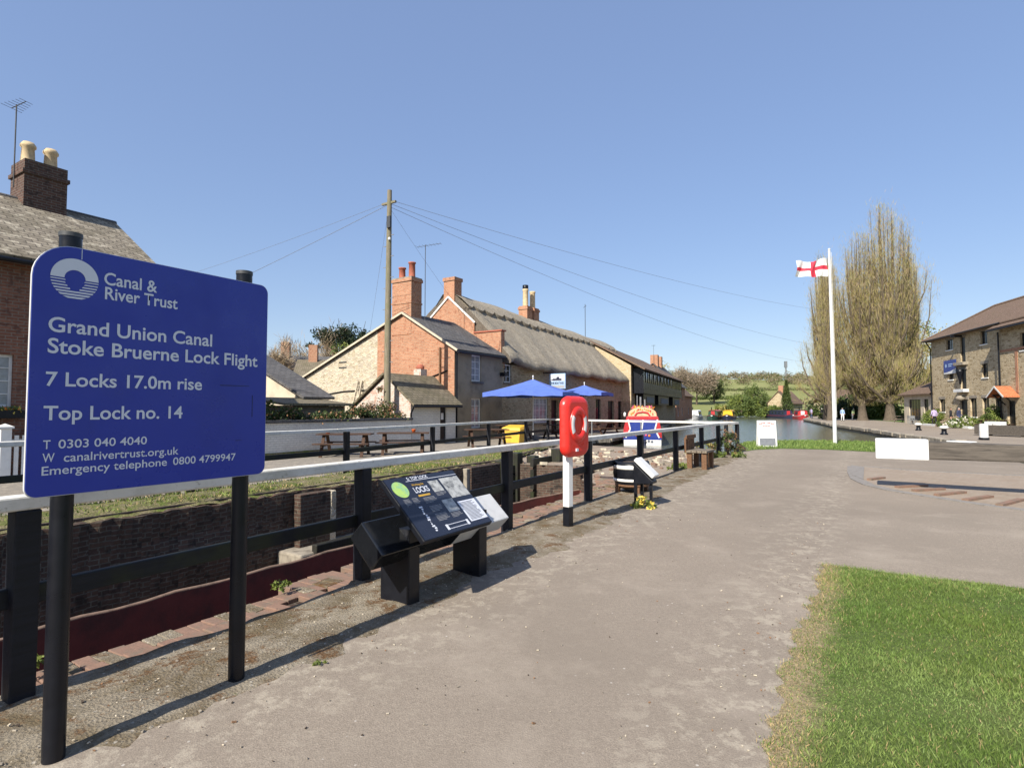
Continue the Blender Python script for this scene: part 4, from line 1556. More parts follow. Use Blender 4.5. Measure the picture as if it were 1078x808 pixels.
# ---- flagpole with its flag
S = Thing('flagpole', 'tall white flagpole on the grass by the water', 'flagpole', (14.72, 26.06, 0), WORLD)
S.part('pole', MB().tube([(14.72, 26.06, -0.1), (14.7, 26.06, 4.5), (14.66, 26.06, 8.9)], [0.085, 0.075, 0.05], 14), M['purewhite'])
S.part('finial', MB().lathe((14.66, 26.06, 8.9), [(0.03, 0), (0.06, 0.03), (0.06, 0.06), (0.02, 0.1)], 12), M['purewhite'])
S.part('halyard', MB().tube([(14.79, 26.0, 1.2), (14.76, 26.0, 5), (14.72, 26.0, 8.8)], 0.008, 5), M['whitecloth'])
mb = MB()
nu, nv = 36, 18
rows = []
for i in range(nu + 1):
    u = i / nu
    row = []
    for j in range(nv + 1):
        v = j / nv
        wv = 0.11 * math.sin(u * 9.0 + v * 1.6) * (0.25 + u) + 0.05 * math.sin(u * 17 + v * 3)
        drop = -0.14 * u * (1 - v) ** 0.5 + 0.05 * math.sin(u * 6.5 + 0.4) - 0.1 * u * v
        fold = 0.86 if v < 0.5 else 1.0
        row.append((14.58 - 1.48 * u + 0.03 * math.sin(v * 5 + u * 5), 26.06 + wv, 7.68 + 0.86 * (v * (0.8 if u > 0.5 else 1 - 0.4 * u) + (0.0 if u <= 0.5 else 0.1 * math.sin((u - .5) * 6))) + drop * 0.9 + 0.09 * u))
    rows.append(row)
for i in range(nu):
    for j in range(nv):
        u, v = (i + 0.5) / nu, (j + 0.5) / nv
        red = abs(v - 0.52) < 0.115 or abs(u - 0.47) < 0.075
        mb.add([rows[i][j], rows[i + 1][j], rows[i + 1][j + 1], rows[i][j + 1]], [(0, 1, 2, 3)], 1 if red else 0, True)
M['flag_red'] = plain('flag_red', (0.6, 0.03, 0.06), 0.8, 0.15, 6)
M['flag_white'] = plain('flag_white', (0.78, 0.78, 0.76), 0.8, 0.06, 6)
o = single('flag', mb, [M['flag_white'], M['flag_red']], (14.58, 26.06, 7.7), WORLD, 'white flag with a red cross flying from the white pole', 'flag')

# ---- lock beam of the working lock, gate and stones
S = Thing('lock_beam', 'heavy dark timber lock beam with a white painted end', 'lock beam', (13.8, -1.8, 0))
mb = MB().add([(13.62, -0.965, 0.62), (13.96, -0.965, 0.62), (13.96, -0.965, 0.965), (13.62, -0.965, 0.965), (13.64, -5.3, 0.66), (13.94, -5.3, 0.66), (13.94, -5.3, 0.88), (13.64, -5.3, 0.88)],
              [(0, 1, 2, 3), (7, 6, 5, 4), (0, 4, 5, 1), (1, 5, 6, 2), (2, 6, 7, 3), (3, 7, 4, 0)])
S.part('beam', mb, M['beamdark'], bev=0.025)
S.part('white_end', MB().box(13.6, 13.98, -0.97, -0.1, 0.6, 1.0), M['purewhite'], bev=0.02)
S.part('strap', MB().box(13.61, 13.97, -2.7, -2.62, 0.63, 0.957), M['darkmetal'])
S.part('heel_post', MB().box(13.58, 13.98, -5.25, -4.85, -1.8, 0.66), M['slime'], bev=0.02)
mb = MB()
for k in range(7):
    mb.box(13.68, 13.9, -4.86, -8.4, -1.8 + k * 0.35, -1.8 + k * 0.35 + 0.335)
S.part('gate_leaf', mb, M['slime'])
mb = MB()
for k in range(6):
    a0 = 11.2 + k * 1.05
    mb.box(a0, a0 + 1.03, -3.98, -3.2, -0.3, 0.05 + 0.01 * (k % 2))
single('lock_side_stones', mb, M['stone_cope'], (11, -3.6, 0), CANAL, kind='structure', bev=0.02)
# paving under the beam end
for (px, py, lb, cc) in (((967), 453, 'black bollard with white top left of the notch in the quay edge', 0), (994, 457.5, 'black bollard with white top standing by the notch in the quay edge', 1)):
    x, y = G2(px, py)
    S = Thing('bollard', lb, 'bollard', (x, y, 0), WORLD, 'mooring bollards on the far quay')
    S.part('shaft', MB().lathe((x, y, 0), [(0.2, -0.02), (0.2, 0.08), (0.14, 0.12), (0.13, 0.34), (0.17, 0.37)], 16), M['black'])
    S.part('cap', MB().lathe((x, y, 0.37), [(0.19, 0), (0.24, 0.05), (0.23, 0.13), (0.14, 0.18)], 16), M['purewhite'])
x, y = G2(1036, 463)
S = Thing('marker_post', 'stout white post with a black base on the quay', 'post', (x, y, 0), WORLD)
S.part('shaft', MB().cyl((x, y), 0.19, 0.13, 0.8, 18).cyl((x, y), 0.17, 0.8, 0.83, 18), M['purewhite'])
S.part('base', MB().cyl((x, y), 0.22, -0.02, 0.13, 18), M['black'])
fr = Frame(21.5, 27.3, R(-68))
S = Thing('coping_block', 'white painted stone block set on the quay edge', 'stone block', (0, 0, 0), fr)
S.part('block', MB().box(-0.55, 0.5, -0.3, 0.25, -0.35, 0.06), M['purewhite'], bev=0.03)
mb = MB()
rr = random.Random(5)
pl = QUAYEDGE[2:12]
for i in range(len(pl) - 1):
    p, q = Vector(pl[i]), Vector(pl[i + 1])
    L = (q - p).length
    d = (q - p) / L
    t = 0.0
    while t < L:
        l = min(rr.uniform(0.6, 1.3), L - t)
        m_ = p + d * (t + l / 2)
        mb.obox((m_.x + 0.12 + rr.uniform(-0.05, 0.05), m_.y, -0.08 + rr.uniform(-0.03, 0.03)), (l * 0.97, 0.5, 0.24), (0, 0, math.atan2(d.y, d.x) + rr.uniform(-0.03, 0.03)), 0)
        t += l
single('quay_coping', mb, M['stone_cope'], (0, 0, 0), WORLD, kind='structure', bev=0.03)
mb = MB()
pl = LEFTBANK[3:9]
for i in range(len(pl) - 1):
    p, q = Vector(pl[i]), Vector(pl[i + 1])
    L = (q - p).length
    d = (q - p) / L
    t = 0.0
    while t < L:
        l = min(rr.uniform(0.6, 1.3), L - t)
        m_ = p + d * (t + l / 2)
        mb.obox((m_.x - 0.1 + rr.uniform(-0.05, 0.05), m_.y, -0.08 + rr.uniform(-0.03, 0.03)), (l * 0.97, 0.45, 0.24), (0, 0, math.atan2(d.y, d.x) + rr.uniform(-0.03, 0.03)), 0)
        t += l
single('bank_coping', mb, M['stone_cope'], (0, 0, 0), WORLD, kind='structure', bev=0.03)

# ---- old boat lying in the drained chamber
S = Thing('old_boat', 'rusty red open boat hull lying in the drained lock', 'boat', (5, 6.6, -1.7))
rows_f, rows_n = [], []
for i in range(60):
    t = i / 59
    a_ = -6 + 20.4 * t
    k = max(0, (a_ - 9.5) / 4.9)
    cf = 7.62 - 0.82 * k ** 2.6
    cn = 5.62 + 1.1 * k ** 2.2
    zt = -0.78 + 0.14 * k ** 2 + random.uniform(-0.008, 0.008)
    rows_f.append([(a_, cf - 0.02, -1.7), (a_, cf, zt), (a_, cf + 0.05, zt), (a_, cf + 0.05, -1.7)])
    rows_n.append([(a_, cn + 0.02, -1.7), (a_, cn, zt), (a_, cn - 0.05, zt), (a_, cn - 0.05, -1.7)])
mb = MB().grid(rows_f, 0, False).grid(rows_n, 0, False)
mb.add([rows_f[-1][1], rows_f[-1][0], rows_n[-1][0], rows_n[-1][1]], [(0, 1, 2, 3)])
S.part('hull', mb, M['rust'])
for rows in (rows_f, rows_n):
    mb = MB().tube([((r_[1][0] + r_[2][0]) / 2, (r_[1][1] + r_[2][1]) / 2, r_[1][2] + 0.012 * math.sin(r_[1][0] * 5)) for r_ in rows], 0.027, 6)
    S.part('gunwale', mb, M['rustrim'])
S.part('bottom', MB().add([r_[0] for r_ in rows_f] + [r_[0] for r_ in rows_n[::-1]], [list(range(120))]), M['rust'])
# ---- remains of the old lock gate
S = Thing('lock_gate', 'dark rotten timbers of the old lock gate against the far wall', 'lock gate', (15.4, 9.2, -1.7))
for a_, c_, w_, z1 in ((15.2, 9.3, 0.34, 0.22), (15.75, 9.0, 0.3, 0.1), (16.5, 8.5, 0.32, 0.3), (14.55, 9.45, 0.26, 0.02)):
    S.part('post', MB().box(a_, a_ + w_, c_, c_ + w_, -1.7, z1), M['slime'], bev=0.02)
mb = MB()
for k in range(5):
    mb.box(14.8, 15.2, 9.38, 9.52, -1.6 + k * 0.3, -1.36 + k * 0.3)
    mb.box(15.3, 16.7, 8.78, 8.9, -1.55 + k * 0.34, -1.3 + k * 0.34)
S.part('planks', mb, M['slime'])
# loose stones on the infill
mb = MB()
rr = random.Random(8)
for k in range(420):
    a_, c_ = rr.uniform(13, 22.5), rr.uniform(4.9, 11.5)
    if c_ > 6.4 + (a_ - 13) * 0.6 and a_ < 15.5:
        continue
    s_ = rr.uniform(0.05, 0.16)
    mb.obox((a_, c_, -0.12 + s_ * 0.15), (s_ * rr.uniform(0.8, 1.6), s_, s_ * 0.6), (rr.uniform(-0.2, 0.2), rr.uniform(-0.2, 0.2), rr.uniform(0, 3)), rr.randint(0, 2))
o = single('rubble', mb, [M['stone_cope'], M['brick_cope'], M['render_pale']], (17, 7, -0.13), CANAL, 'loose bricks and stones scattered over the filled lock head', 'rubble', kind='stuff', bev=0.01)


# ---- picnic tables on the pub terrace
def picnic(label, loc, rot, mat='redwood', group='picnic tables on the pub terrace'):
    fr = Frame(loc[0], loc[1], rot)
    S = Thing('picnic_table', label, 'picnic table', (0, 0, 0), fr, group)
    for k in range(5):
        S.part('top_plank', MB().box(-0.9, 0.9, -0.37 + k * 0.15, -0.232 + k * 0.15, 0.72, 0.76), M[mat], bev=0.006)
    for sg in (-1, 1):
        S.part('bench_plank', MB().box(-0.9, 0.9, sg * 0.66 - 0.13, sg * 0.66 + 0.13, 0.42, 0.46), M[mat], bev=0.006)
        S.part('cross_bar', MB().box(sg * 0.62 - 0.03, sg * 0.62 + 0.03, -0.74, 0.74, 0.35, 0.42), M[mat])
        for s2 in (-1, 1):
            S.part('leg', MB().beam((sg * 0.66, s2 * 0.2, 0.72), (sg * 0.66, s2 * 0.68, 0.0), 0.05, 0.1, up=(1, 0, 0)), M[mat])
    return S


tabs = [((-5.65, 19.4), R(4), 'picnic table nearest the blue sign, with an orange pot on its left end'),
        ((-3.85, 20.3), R(7), 'second picnic table, in front of the whitewashed lean-to'),
        ((-1.05, 23.6), R(12), 'picnic table left of the yellow bin, below the pub corner'),
        ((0.1, 30.0), R(28), 'picnic table standing behind the large blue parasol pole'),
        ((2.6, 30.5), R(30), 'picnic table between the two blue parasols'),
        ((5.5, 34.5), R(34), 'picnic table under the far end of the thatched pub')]
pt = []
for i, (l, r_, lb) in enumerate(tabs):
    pt.append(picnic(lb, l, r_))
for (tx, ty, s_, lb) in ((-6.2, 19.25, 1, 'small orange pot standing on the left picnic table'), (-3.5, 20.35, 0.85, 'small orange pot standing on the second picnic table')):
    fr = Frame(tx, ty, 0)
    mb = MB().lathe((0, 0, 0.76), [(0.05, 0), (0.075, 0.1), (0.08, 0.11), (0.065, 0.11), (0.055, 0.05)], 14)
    o = single('pot', mb, M['orange'], (0, 0, 0.76), fr, lb, 'pot', 'orange pots on the picnic tables')
    o.location = (tx, ty, 0.76)
    o.scale = (s_ * 1.2,) * 3


# ---- blue parasols
def parasol(label, loc, rot, half, z0, z1):
    fr = Frame(loc[0], loc[1], rot)
    S = Thing('parasol', label, 'parasol', (0, 0, 0), fr, 'blue parasols on the pub terrace')
    mb = MB()
    cs = [(-half, -half), (half, -half), (half, half), (-half, half)]
    n = 8
    for i in range(4):
        p, q = cs[i], cs[(i + 1) % 4]
        rows = []
        for u in range(n + 1):
            t = u / n
            e = (p[0] + (q[0] - p[0]) * t, p[1] + (q[1] - p[1]) * t)
            sag = 0.07 * math.sin(math.pi * t)
            rows.append([(e[0] * s_, e[1] * s_, z1 + (z0 - z1) * s_ - sag * s_ * 0 - 0.05 * math.sin(math.pi * s_) + 0.05 * s_ * math.sin(math.pi * t)) for s_ in (0.04, 0.25, 0.5, 0.75, 1.0)])
        mb.grid(rows, 0, True)
        mb.grid([[(r_[-1][0], r_[-1][1], r_[-1][2]), (r_[-1][0] * 1.0, r_[-1][1] * 1.0, r_[-1][2] - 0.2 + 0.03 * math.sin(k * 1.9))] for k, r_ in enumerate(rows)], 0, False)
    S.part('canopy', mb, M['blue_cloth'], fix=False)
    S.part('pole', MB().tube([(0, 0, 0.0), (0, 0, z1 + 0.12)], 0.028, 10), M['purewhite'])
    for c_ in cs:
        S.part('rib', MB().tube([(0, 0, z1 - 0.04), (c_[0] * 0.97, c_[1] * 0.97, z0 - 0.03)], 0.012, 6), M['steel'])
    S.part('base', MB().lathe((0, 0, 0), [(0.3, 0), (0.3, 0.06), (0.06, 0.1), (0.05, 0.3)], 16), M['black'])
    S.part('finial', MB().lathe((0, 0, z1 + 0.1), [(0.03, 0), (0.05, 0.04), (0.02, 0.09)], 10), M['purewhite'])
    return S


parasol('large blue parasol open over tables by the pub door', (1.05, 28.4), R(-18), 1.95, 2.36, 3.07)
parasol('smaller blue parasol further along the thatched pub', (4.6, 36.2), R(-24), 1.5, 2.58, 3.1)

# ---- yellow grit bin
fr = Frame(0.1, 26.9, R(-28))
S = Thing('grit_bin', 'yellow grit bin behind the far lock railing', 'grit bin', (0, 0, 0), fr)
mb = MB().add([(-0.42, -0.32, 0), (0.42, -0.32, 0), (0.42, 0.32, 0), (-0.42, 0.32, 0), (-0.5, -0.38, 0.55), (0.5, -0.38, 0.55), (0.5, 0.38, 0.66), (-0.5, 0.38, 0.66)],
              [(0, 3, 2, 1), (4, 5, 6, 7), (0, 1, 5, 4), (1, 2, 6, 5), (2, 3, 7, 6), (3, 0, 4, 7)])
S.part('tub', mb, M['yellow'], bev=0.03)
mb = MB().add([(-0.53, -0.42, 0.56), (0.53, -0.42, 0.56), (0.53, 0.4, 0.68), (-0.53, 0.4, 0.68), (-0.46, -0.34, 0.72), (0.46, -0.34, 0.72), (0.46, 0.34, 0.84), (-0.46, 0.34, 0.84)],
              [(0, 3, 2, 1), (4, 5, 6, 7), (0, 1, 5, 4), (1, 2, 6, 5), (2, 3, 7, 6), (3, 0, 4, 7)])
S.part('lid', mb, M['yellow'], bev=0.03)

# ================================================================== BUILDINGS


def window(S, x0, x1, z0, z1, y, nx=2, ny=3, glass='glass', frame='purewhite', fw=0.06, sill=None, bar=0.022):
    """a sash or casement set in an opening whose face is the plane y (facing -y)"""
    mb = MB()
    mb.box(x0, x0 + fw, y, y + 0.06, z0, z1).box(x1 - fw, x1, y, y + 0.06, z0, z1)
    mb.box(x0 + fw, x1 - fw, y, y + 0.06, z0, z0 + fw).box(x0 + fw, x1 - fw, y, y + 0.06, z1 - fw, z1)
    for i in range(1, nx):
        x = x0 + (x1 - x0) * i / nx
        b_ = bar * (1.7 if nx % 2 == 0 and i == nx // 2 else 1)
        mb.box(x - b_ / 2, x + b_ / 2, y + 0.008, y + 0.05, z0 + fw, z1 - fw)
    for j in range(1, ny):
        z = z0 + (z1 - z0) * j / ny
        mb.box(x0 + fw, x1 - fw, y + 0.01, y + 0.048, z - bar / 2, z + bar / 2)
    f = S.part('window', mb, M[frame])
    S.part('pane', MB().box(x0 + fw * 0.5, x1 - fw * 0.5, y + 0.03, y + 0.04, z0 + fw * 0.5, z1 - fw * 0.5), M[glass], parent=f)
    if sill:
        S.part('sill', MB().box(x0 - 0.08, x1 + 0.08, y - 0.2, y + 0.02, z0 - 0.1, z0 - 0.002), M[sill], parent=f, bev=0.01)
    return f


def slope(mb, x0, x1, y0, z0, y1, z1, th=0.1, mi=0):
    """a roof slab along x, from the eave (y0,z0) to the ridge (y1,z1)"""
    d = Vector((y1 - y0, z1 - z0)).normalized()
    n = Vector((-d.y, d.x))
    if n.y < 0:
        n = -n
    return mb.prism([(y0, z0), (y1, z1), (y1 + n.x * th, z1 + n.y * th), (y0 + n.x * th, z0 + n.y * th)], 'x', x0, x1, mi)


def aerial(S, parent, p, h, n=7, d=(1, 0), L=0.9, boom=0.1):
    mb = MB().tube([p, (p[0], p[1], p[2] + h)], 0.018, 6)
    z = p[2] + h - boom
    q = (p[0] - d[0] * L * 0.35, p[1] - d[1] * L * 0.35, z)
    e = (p[0] + d[0] * L * 0.65, p[1] + d[1] * L * 0.65, z + 0.12)
    mb.tube([q, e], 0.012, 5)
    for i in range(n):
        t = i / (n - 1)
        c = [q[k] + (e[k] - q[k]) * t for k in range(3)]
        w_ = 0.28 - 0.1 * t
        mb.tube([(c[0] - d[1] * w_, c[1] + d[0] * w_, c[2]), (c[0] + d[1] * w_, c[1] - d[0] * w_, c[2])], 0.006, 4)
    return S.part('aerial', mb, M['darkmetal'], parent=parent)


# ---- brick cottage on the left
S = Thing('brick_cottage', 'dark red brick cottage with lichened slate roof at the left edge', 'house', (3, 17.2, 0))
hol = [(4.2, 5.12, 1.64, 2.86), (0.2, 1.2, 1.64, 2.86), (2.2, 3.1, 0.1, 2.15), (4.2, 5.1, 3.7, 4.7)]
hol = hol[:3]
mb = MB().openwall(-6, 8.35, -0.1, 5.05, 17.0, hol, 0.12)
mb.add([(8.35, 17.0, -0.1), (8.35, 24, -0.1), (8.35, 24, 5.05), (8.35, 20.5, 7.35), (8.35, 17.0, 5.05)], [(0, 1, 2, 3, 4)])
mb.add([(-6, 17.0, -0.1), (-6, 24, -0.1), (-6, 24, 5.05), (-6, 20.5, 7.35), (-6, 17.0, 5.05)], [(0, 1, 2, 3, 4)])
mb.add([(-6, 24, -0.1), (8.35, 24, -0.1), (8.35, 24, 5.05), (-6, 24, 5.05)], [(0, 1, 2, 3)])
S.part('wall', mb, M['brick_dark'], fix=False)
mb = MB()
slope(mb, -6.2, 8.6, 16.72, 5.06, 20.5, 7.5)
rf = S.part('roof', mb, M['slate_lichen'])
mb = MB()
slope(mb, -6.2, 8.6, 24.28, 5.06, 20.5, 7.5)
S.part('roof', mb, M['slate_lichen'])
S.part('ridge_tiles', MB().tube([(-6.2, 20.5, 7.53), (8.62, 20.5, 7.53)], 0.12, 8), M['slate'], parent=rf)
S.part('gutter', MB().tube([(-6.2, 16.66, 5.03), (8.6, 16.66, 5.03)], 0.06, 8), M['black'])
window(S, *hol[0], 17.09, 2, 4, 'glass_pale', sill='stone_cope')
window(S, *hol[1], 17.09, 2, 4, 'glass_pale', sill='stone_cope')
S.part('door', MB().box(2.2, 3.1, 17.08, 17.12, 0.1, 2.15), M['black'])
bx = S.part('window_box', MB().box(4.1, 5.3, 16.75, 16.96, 1.38, 1.56), M['black'])
P = np.stack([RNG.uniform(4.15, 5.25, 160), RNG.uniform(16.77, 16.94, 160), np.full(160, 1.55)], 1)
me = leafmesh('flowers', P - np.array(S.org), RNG.normal(size=P.shape) * 0.6 + [0, 0, 1], RNG.uniform(0.06, 0.16, 160), 0.05, [M['leaf_mid'], M['flower_yellow'], M['flower_orange']], RNG.choice([0, 0, 1, 2], 160))
S.adopt('flowers', me, S.org, parent=bx)
mb = MB().box(6.1, 7.12, 20.0, 21.0, 6.6, 8.66)
mb.box(6.05, 7.17, 19.95, 21.05, 8.25, 8.36)
ch = S.part('chimney', mb, M['brick_soot'])
mb = MB().box(6.04, 7.18, 19.86, 20.01, 7.06, 7.2)
S.part('flashing', mb, M['slate'], parent=ch)
for a_ in (6.32, 6.86):
    S.part('chimney_pot', MB().lathe((a_, 20.5, 8.66), [(0.18, 0), (0.17, 0.08), (0.15, 0.46), (0.19, 0.5), (0.19, 0.56), (0.14, 0.64)], 16), M['cream'], parent=ch)
aerial(S, ch, (6.02, 20.5, 7.9), 2.4, 6, (0.3, -0.95), 0.55, 0.08)

# ---- white gate and garden wall
S = Thing('garden_wall', 'low whitewashed garden wall with dark coping along the pub terrace', 'wall', (12, 16.5, 0))
mb = MB()
rows = []
S.part('wall', MB().box(5.5, 18.35, 16.5, 16.72, -0.05, 1.12), M['brick_white'])
S.part('coping', MB().box(5.48, 18.38, 16.44, 16.78, 1.122, 1.22), M['slate'], bev=0.02)
S.part('foot', MB().box(5.5, 18.3, 16.45, 16.499, -0.05, 0.16), M['moss'], bev=0.03)
S = Thing('picket_gate', 'white picket gate with capped post in front of the cottage', 'gate', (4.4, 16.3, 0))
S.part('gate_post', MB().box(4.7, 4.9, 16.2, 16.4, -0.05, 1.16), M['white'], bev=0.01)
S.part('post_cap', MB().box(4.67, 4.93, 16.17, 16.43, 1.16, 1.2).add([(4.67, 16.17, 1.2), (4.93, 16.17, 1.2), (4.93, 16.43, 1.2), (4.67, 16.43, 1.2), (4.8, 16.3, 1.27)], [(0, 1, 4), (1, 2, 4), (2, 3, 4), (3, 0, 4)]), M['white'])
for k in range(9):
    S.part('picket', MB().prism([(4.56 - k * 0.14, 0.1), (4.66 - k * 0.14, 0.1), (4.66 - k * 0.14, 1.0), (4.61 - k * 0.14, 1.07), (4.56 - k * 0.14, 1.0)], 'y', 16.28, 16.3), M['white'])
for z in (0.3, 0.82):
    S.part('gate_rail', MB().box(3.4, 4.7, 16.3, 16.34, z, z + 0.09), M['white'])
for k in range(4):
    S.part('picket', MB().box(4.97 + k * 0.14, 5.05 + k * 0.14, 16.28, 16.3, 0.1, 1.0), M['white'])
S.part('gate_rail', MB().box(4.9, 5.5, 16.3, 16.34, 0.82, 0.91), M['white'])

# ---- the slate-roofed end of the pub with its brick gable
S = Thing('brick_gable_house', 'brick and rubble gabled house with grey slate roof and red chimney pots', 'house', (23, 19, 0))
g = 21.8
mb = MB().add([(g, 16.9, -0.1), (g, 22.05, -0.1), (g, 22.05, 5.71), (g, 20.2, 6.45), (g, 16.9, 4.5)], [(0, 1, 2, 3, 4)])
S.part('gable', mb, M['brick_red'], label='orange brick part of the gable', fix=False)
mb = MB().add([(g, 22.05, -0.1), (g, 27.8, -0.1), (g, 27.8, 3.42), (g, 22.05, 5.71)], [(0, 1, 2, 3)])
mb.add([(g, 27.8, -0.1), (30, 27.8, -0.1), (30, 27.8, 3.42), (g, 27.8, 3.42)], [(0, 1, 2, 3)])
S.part('gable', mb, M['rubble'], label='pale rubble stone part of the gable', fix=False)
hol = [(23.2, 24.05, 2.98, 4.32), (23.2, 24.05, 0.62, 2.12)]
mb = MB().openwall(g, 26.05, -0.1, 4.5, 16.9, hol, 0.14)
S.part('front', mb, M['render'], fix=False)
for h_ in hol:
    window(S, *h_, 16.98, 2, 4, 'glass_pale', sill='slate', fw=0.07)
mb = MB()
slope(mb, g - 0.14, 25.95, 16.62, 4.36, 20.2, 6.47)
rf = S.part('roof', mb, M['slate'])
mb = MB()
slope(mb, g - 0.14, 30, 28.1, 3.32, 20.2, 6.47)
S.part('roof', mb, M['slate'])
mb = MB().beam((g - 0.16, 16.62, 4.4), (g - 0.16, 20.2, 6.52), 0.04, 0.1).beam((g - 0.16, 28.1, 3.36), (g - 0.16, 20.2, 6.52), 0.04, 0.1)
S.part('bargeboard', mb, M['render_pale'])
S.part('gutter', MB().tube([(g - 0.14, 16.56, 4.33), (25.95, 16.56, 4.33)], 0.06, 8).tube([(g + 0.12, 16.84, 4.3), (g + 0.12, 16.84, 0.0)], 0.04, 8), M['black'])
mb = MB().box(g - 0.02, g + 0.78, 19.68, 21.0, 5.4, 8.15)
mb.box(g - 0.07, g + 0.83, 19.63, 21.05, 8.15, 8.3).box(g - 0.05, g + 0.81, 19.65, 21.03, 7.0, 7.08)
ch = S.part('chimney', mb, M['brick_red'])
S.part('chimney_cap', MB().box(g - 0.04, g + 0.8, 19.66, 21.02, 8.302, 8.38), M['stone_cope'], parent=ch)
for c_, h_ in ((20.66, 0.62), (19.98, 0.82)):
    S.part('chimney_pot', MB().lathe((g + 0.36, c_, 8.38), [(0.19, 0), (0.17, 0.1), (0.16, h_ - 0.08), (0.2, h_ - 0.06), (0.2, h_), (0.13, h_)], 16), M['terracotta'], parent=ch)
aerial(S, ch, (g + 0.9, 19.55, 6.2), 4.0, 8, (0.35, -0.94), 1.3, 0.1)
pts = [(g - 0.03, c_, z) for c_, z in ((17.3, 3.45), (18.2, 3.2), (19.4, 2.95), (21.0, 2.75), (22.6, 2.6), (24.6, 2.55), (26, 2.4), (27.6, 2.75))]
S.part('cable', MB().tube(pts, 0.035, 6), M['black'])
S.part('downpipe', MB().tube([(g - 0.06, 17.75, 4.6), (g - 0.06, 17.75, 2.0)], 0.05, 8), M['wood'])
S.part('satellite_dish', MB().lathe((g - 0.2, 17.9, 2.7), [(0.02, 0.0), (0.16, 0.03), (0.24, 0.09)], 16).box(g - 0.2, g, 17.86, 17.94, 2.66, 2.74), M['steel'])
for z0 in (4.15, 3.85):
    S.part('iron_tie', MB().box(g - 0.03, g - 0.001, 24.4, 25.0, z0, z0 + 0.06), M['darkmetal'])
mb = MB()
for sg in (0, 1):
    mb.beam((g - 0.75, 23.15 + sg * 0.38, 0.1), (g - 0.06, 23.1 + sg * 0.3, 3.1), 0.06, 0.09)
for k in range(9):
    t = (k + 0.6) / 9.4
    mb.tube([(g - 0.75 + 0.69 * t, 23.15 - 0.05 * t, 0.1 + 3 * t), (g - 0.75 + 0.69 * t, 23.53 - 0.13 * t, 0.1 + 3 * t)], 0.022, 6)
single('ladder', mb, M['render_pale'], (g - 0.7, 23.3, 0.1), CANAL, 'pale wooden ladder leaning on the rubble stone gable', 'ladder')

# ---- whitewashed lean-to with stone tiles
S = Thing('lean_to', 'whitewashed outbuilding with mossy stone tile roof and black door', 'outbuilding', (20, 18, 0))
hol = [(20.5, 20.95, -0.05, 1.72)]
mb = MB().openwall(18.5, 21.65, -0.1, 1.88, 16.7, hol, 0.1)
S.part('front', mb, M['brick_white'], fix=False)
S.part('door', MB().box(20.5, 20.95, 16.77, 16.8, 0, 1.72), M['black'])
S.part('notice', MB().box(20.62, 20.8, 16.755, 16.769, 1.1, 1.4), M['purewhite'])
mb = MB().add([(18.5, 16.7, -0.1), (18.5, 20.1, -0.1), (18.5, 20.1, 1.7), (18.5, 18.2, 3.06), (18.5, 16.7, 1.88)], [(0, 1, 2, 3, 4)])
S.part('gable', mb, M['brick_flaky'], fix=False)
mb = MB()
slope(mb, 18.36, 21.78, 16.42, 1.72, 18.2, 3.12, 0.09)
rf = S.part('roof', mb, M['stone_tile'])
mb = MB()
slope(mb, 18.36, 21.78, 20.3, 1.62, 18.2, 3.12, 0.09)
S.part('roof', mb, M['stone_tile'])
S.part('gutter', MB().tube([(18.36, 16.36, 1.7), (21.7, 16.36, 1.7)], 0.05, 8).tube([(18.4, 16.38, 1.76), (18.44, 16.62, 1.4), (18.44, 16.62, 0)], 0.04, 8), M['black'])
mb = MB().box(20.8, 21.25, 18.15, 18.6, 2.4, 3.5)
ch = S.part('chimney', mb, M['brick_flaky'])
S.part('chimney_pot', MB().lathe((21.02, 18.38, 3.5), [(0.17, 0), (0.2, 0.07), (0.18, 0.16), (0.1, 0.24)], 14), M['terracotta'], parent=ch)

# ---- the long thatched pub
S = Thing('thatched_pub', 'long stone pub under a thick thatched roof', 'pub', (35, 19, 0))
a0, a1 = 26.05, 45.7
hol = [(26.2, 27.0, 3.05, 4.05), (29.4, 31.3, 0.75, 2.25), (31.7, 32.6, 0.0, 2.15), (33.2, 34.5, 0.75, 2.2), (38.6, 39.5, 0.4, 2.3), (40.9, 42.1, 0.0, 2.2), (43.0, 43.9, 0.0, 2.2), (35.6, 36.6, 0.8, 2.1)]
mb = MB().openwall(a0, a1, -0.1, 4.05, 16.9, hol, 0.2)
mb.add([(a1, 16.9, -0.1), (a1, 24.5, -0.1), (a1, 24.5, 4.05), (a1, 20.6, 7.2), (a1, 16.9, 4.0)], [(0, 1, 2, 3, 4)])
S.part('wall', mb, M['stone_pub'], fix=False)
for i, h_ in enumerate(hol):
    if i in (0, 1, 3, 7):
        window(S, *h_, 17.0, 4 if i in (1, 3) else 2, 4 if i in (1, 3) else 3, 'glass_pale' if i in (1, 3) else 'glass', sill='woodgrey')
    elif i == 4:
        window(S, *h_, 17.0, 2, 3, 'glass', 'black')
    else:
        S.part('door', MB().box(h_[0], h_[1], 17.04, 17.09, h_[2], h_[3]), M['black'])
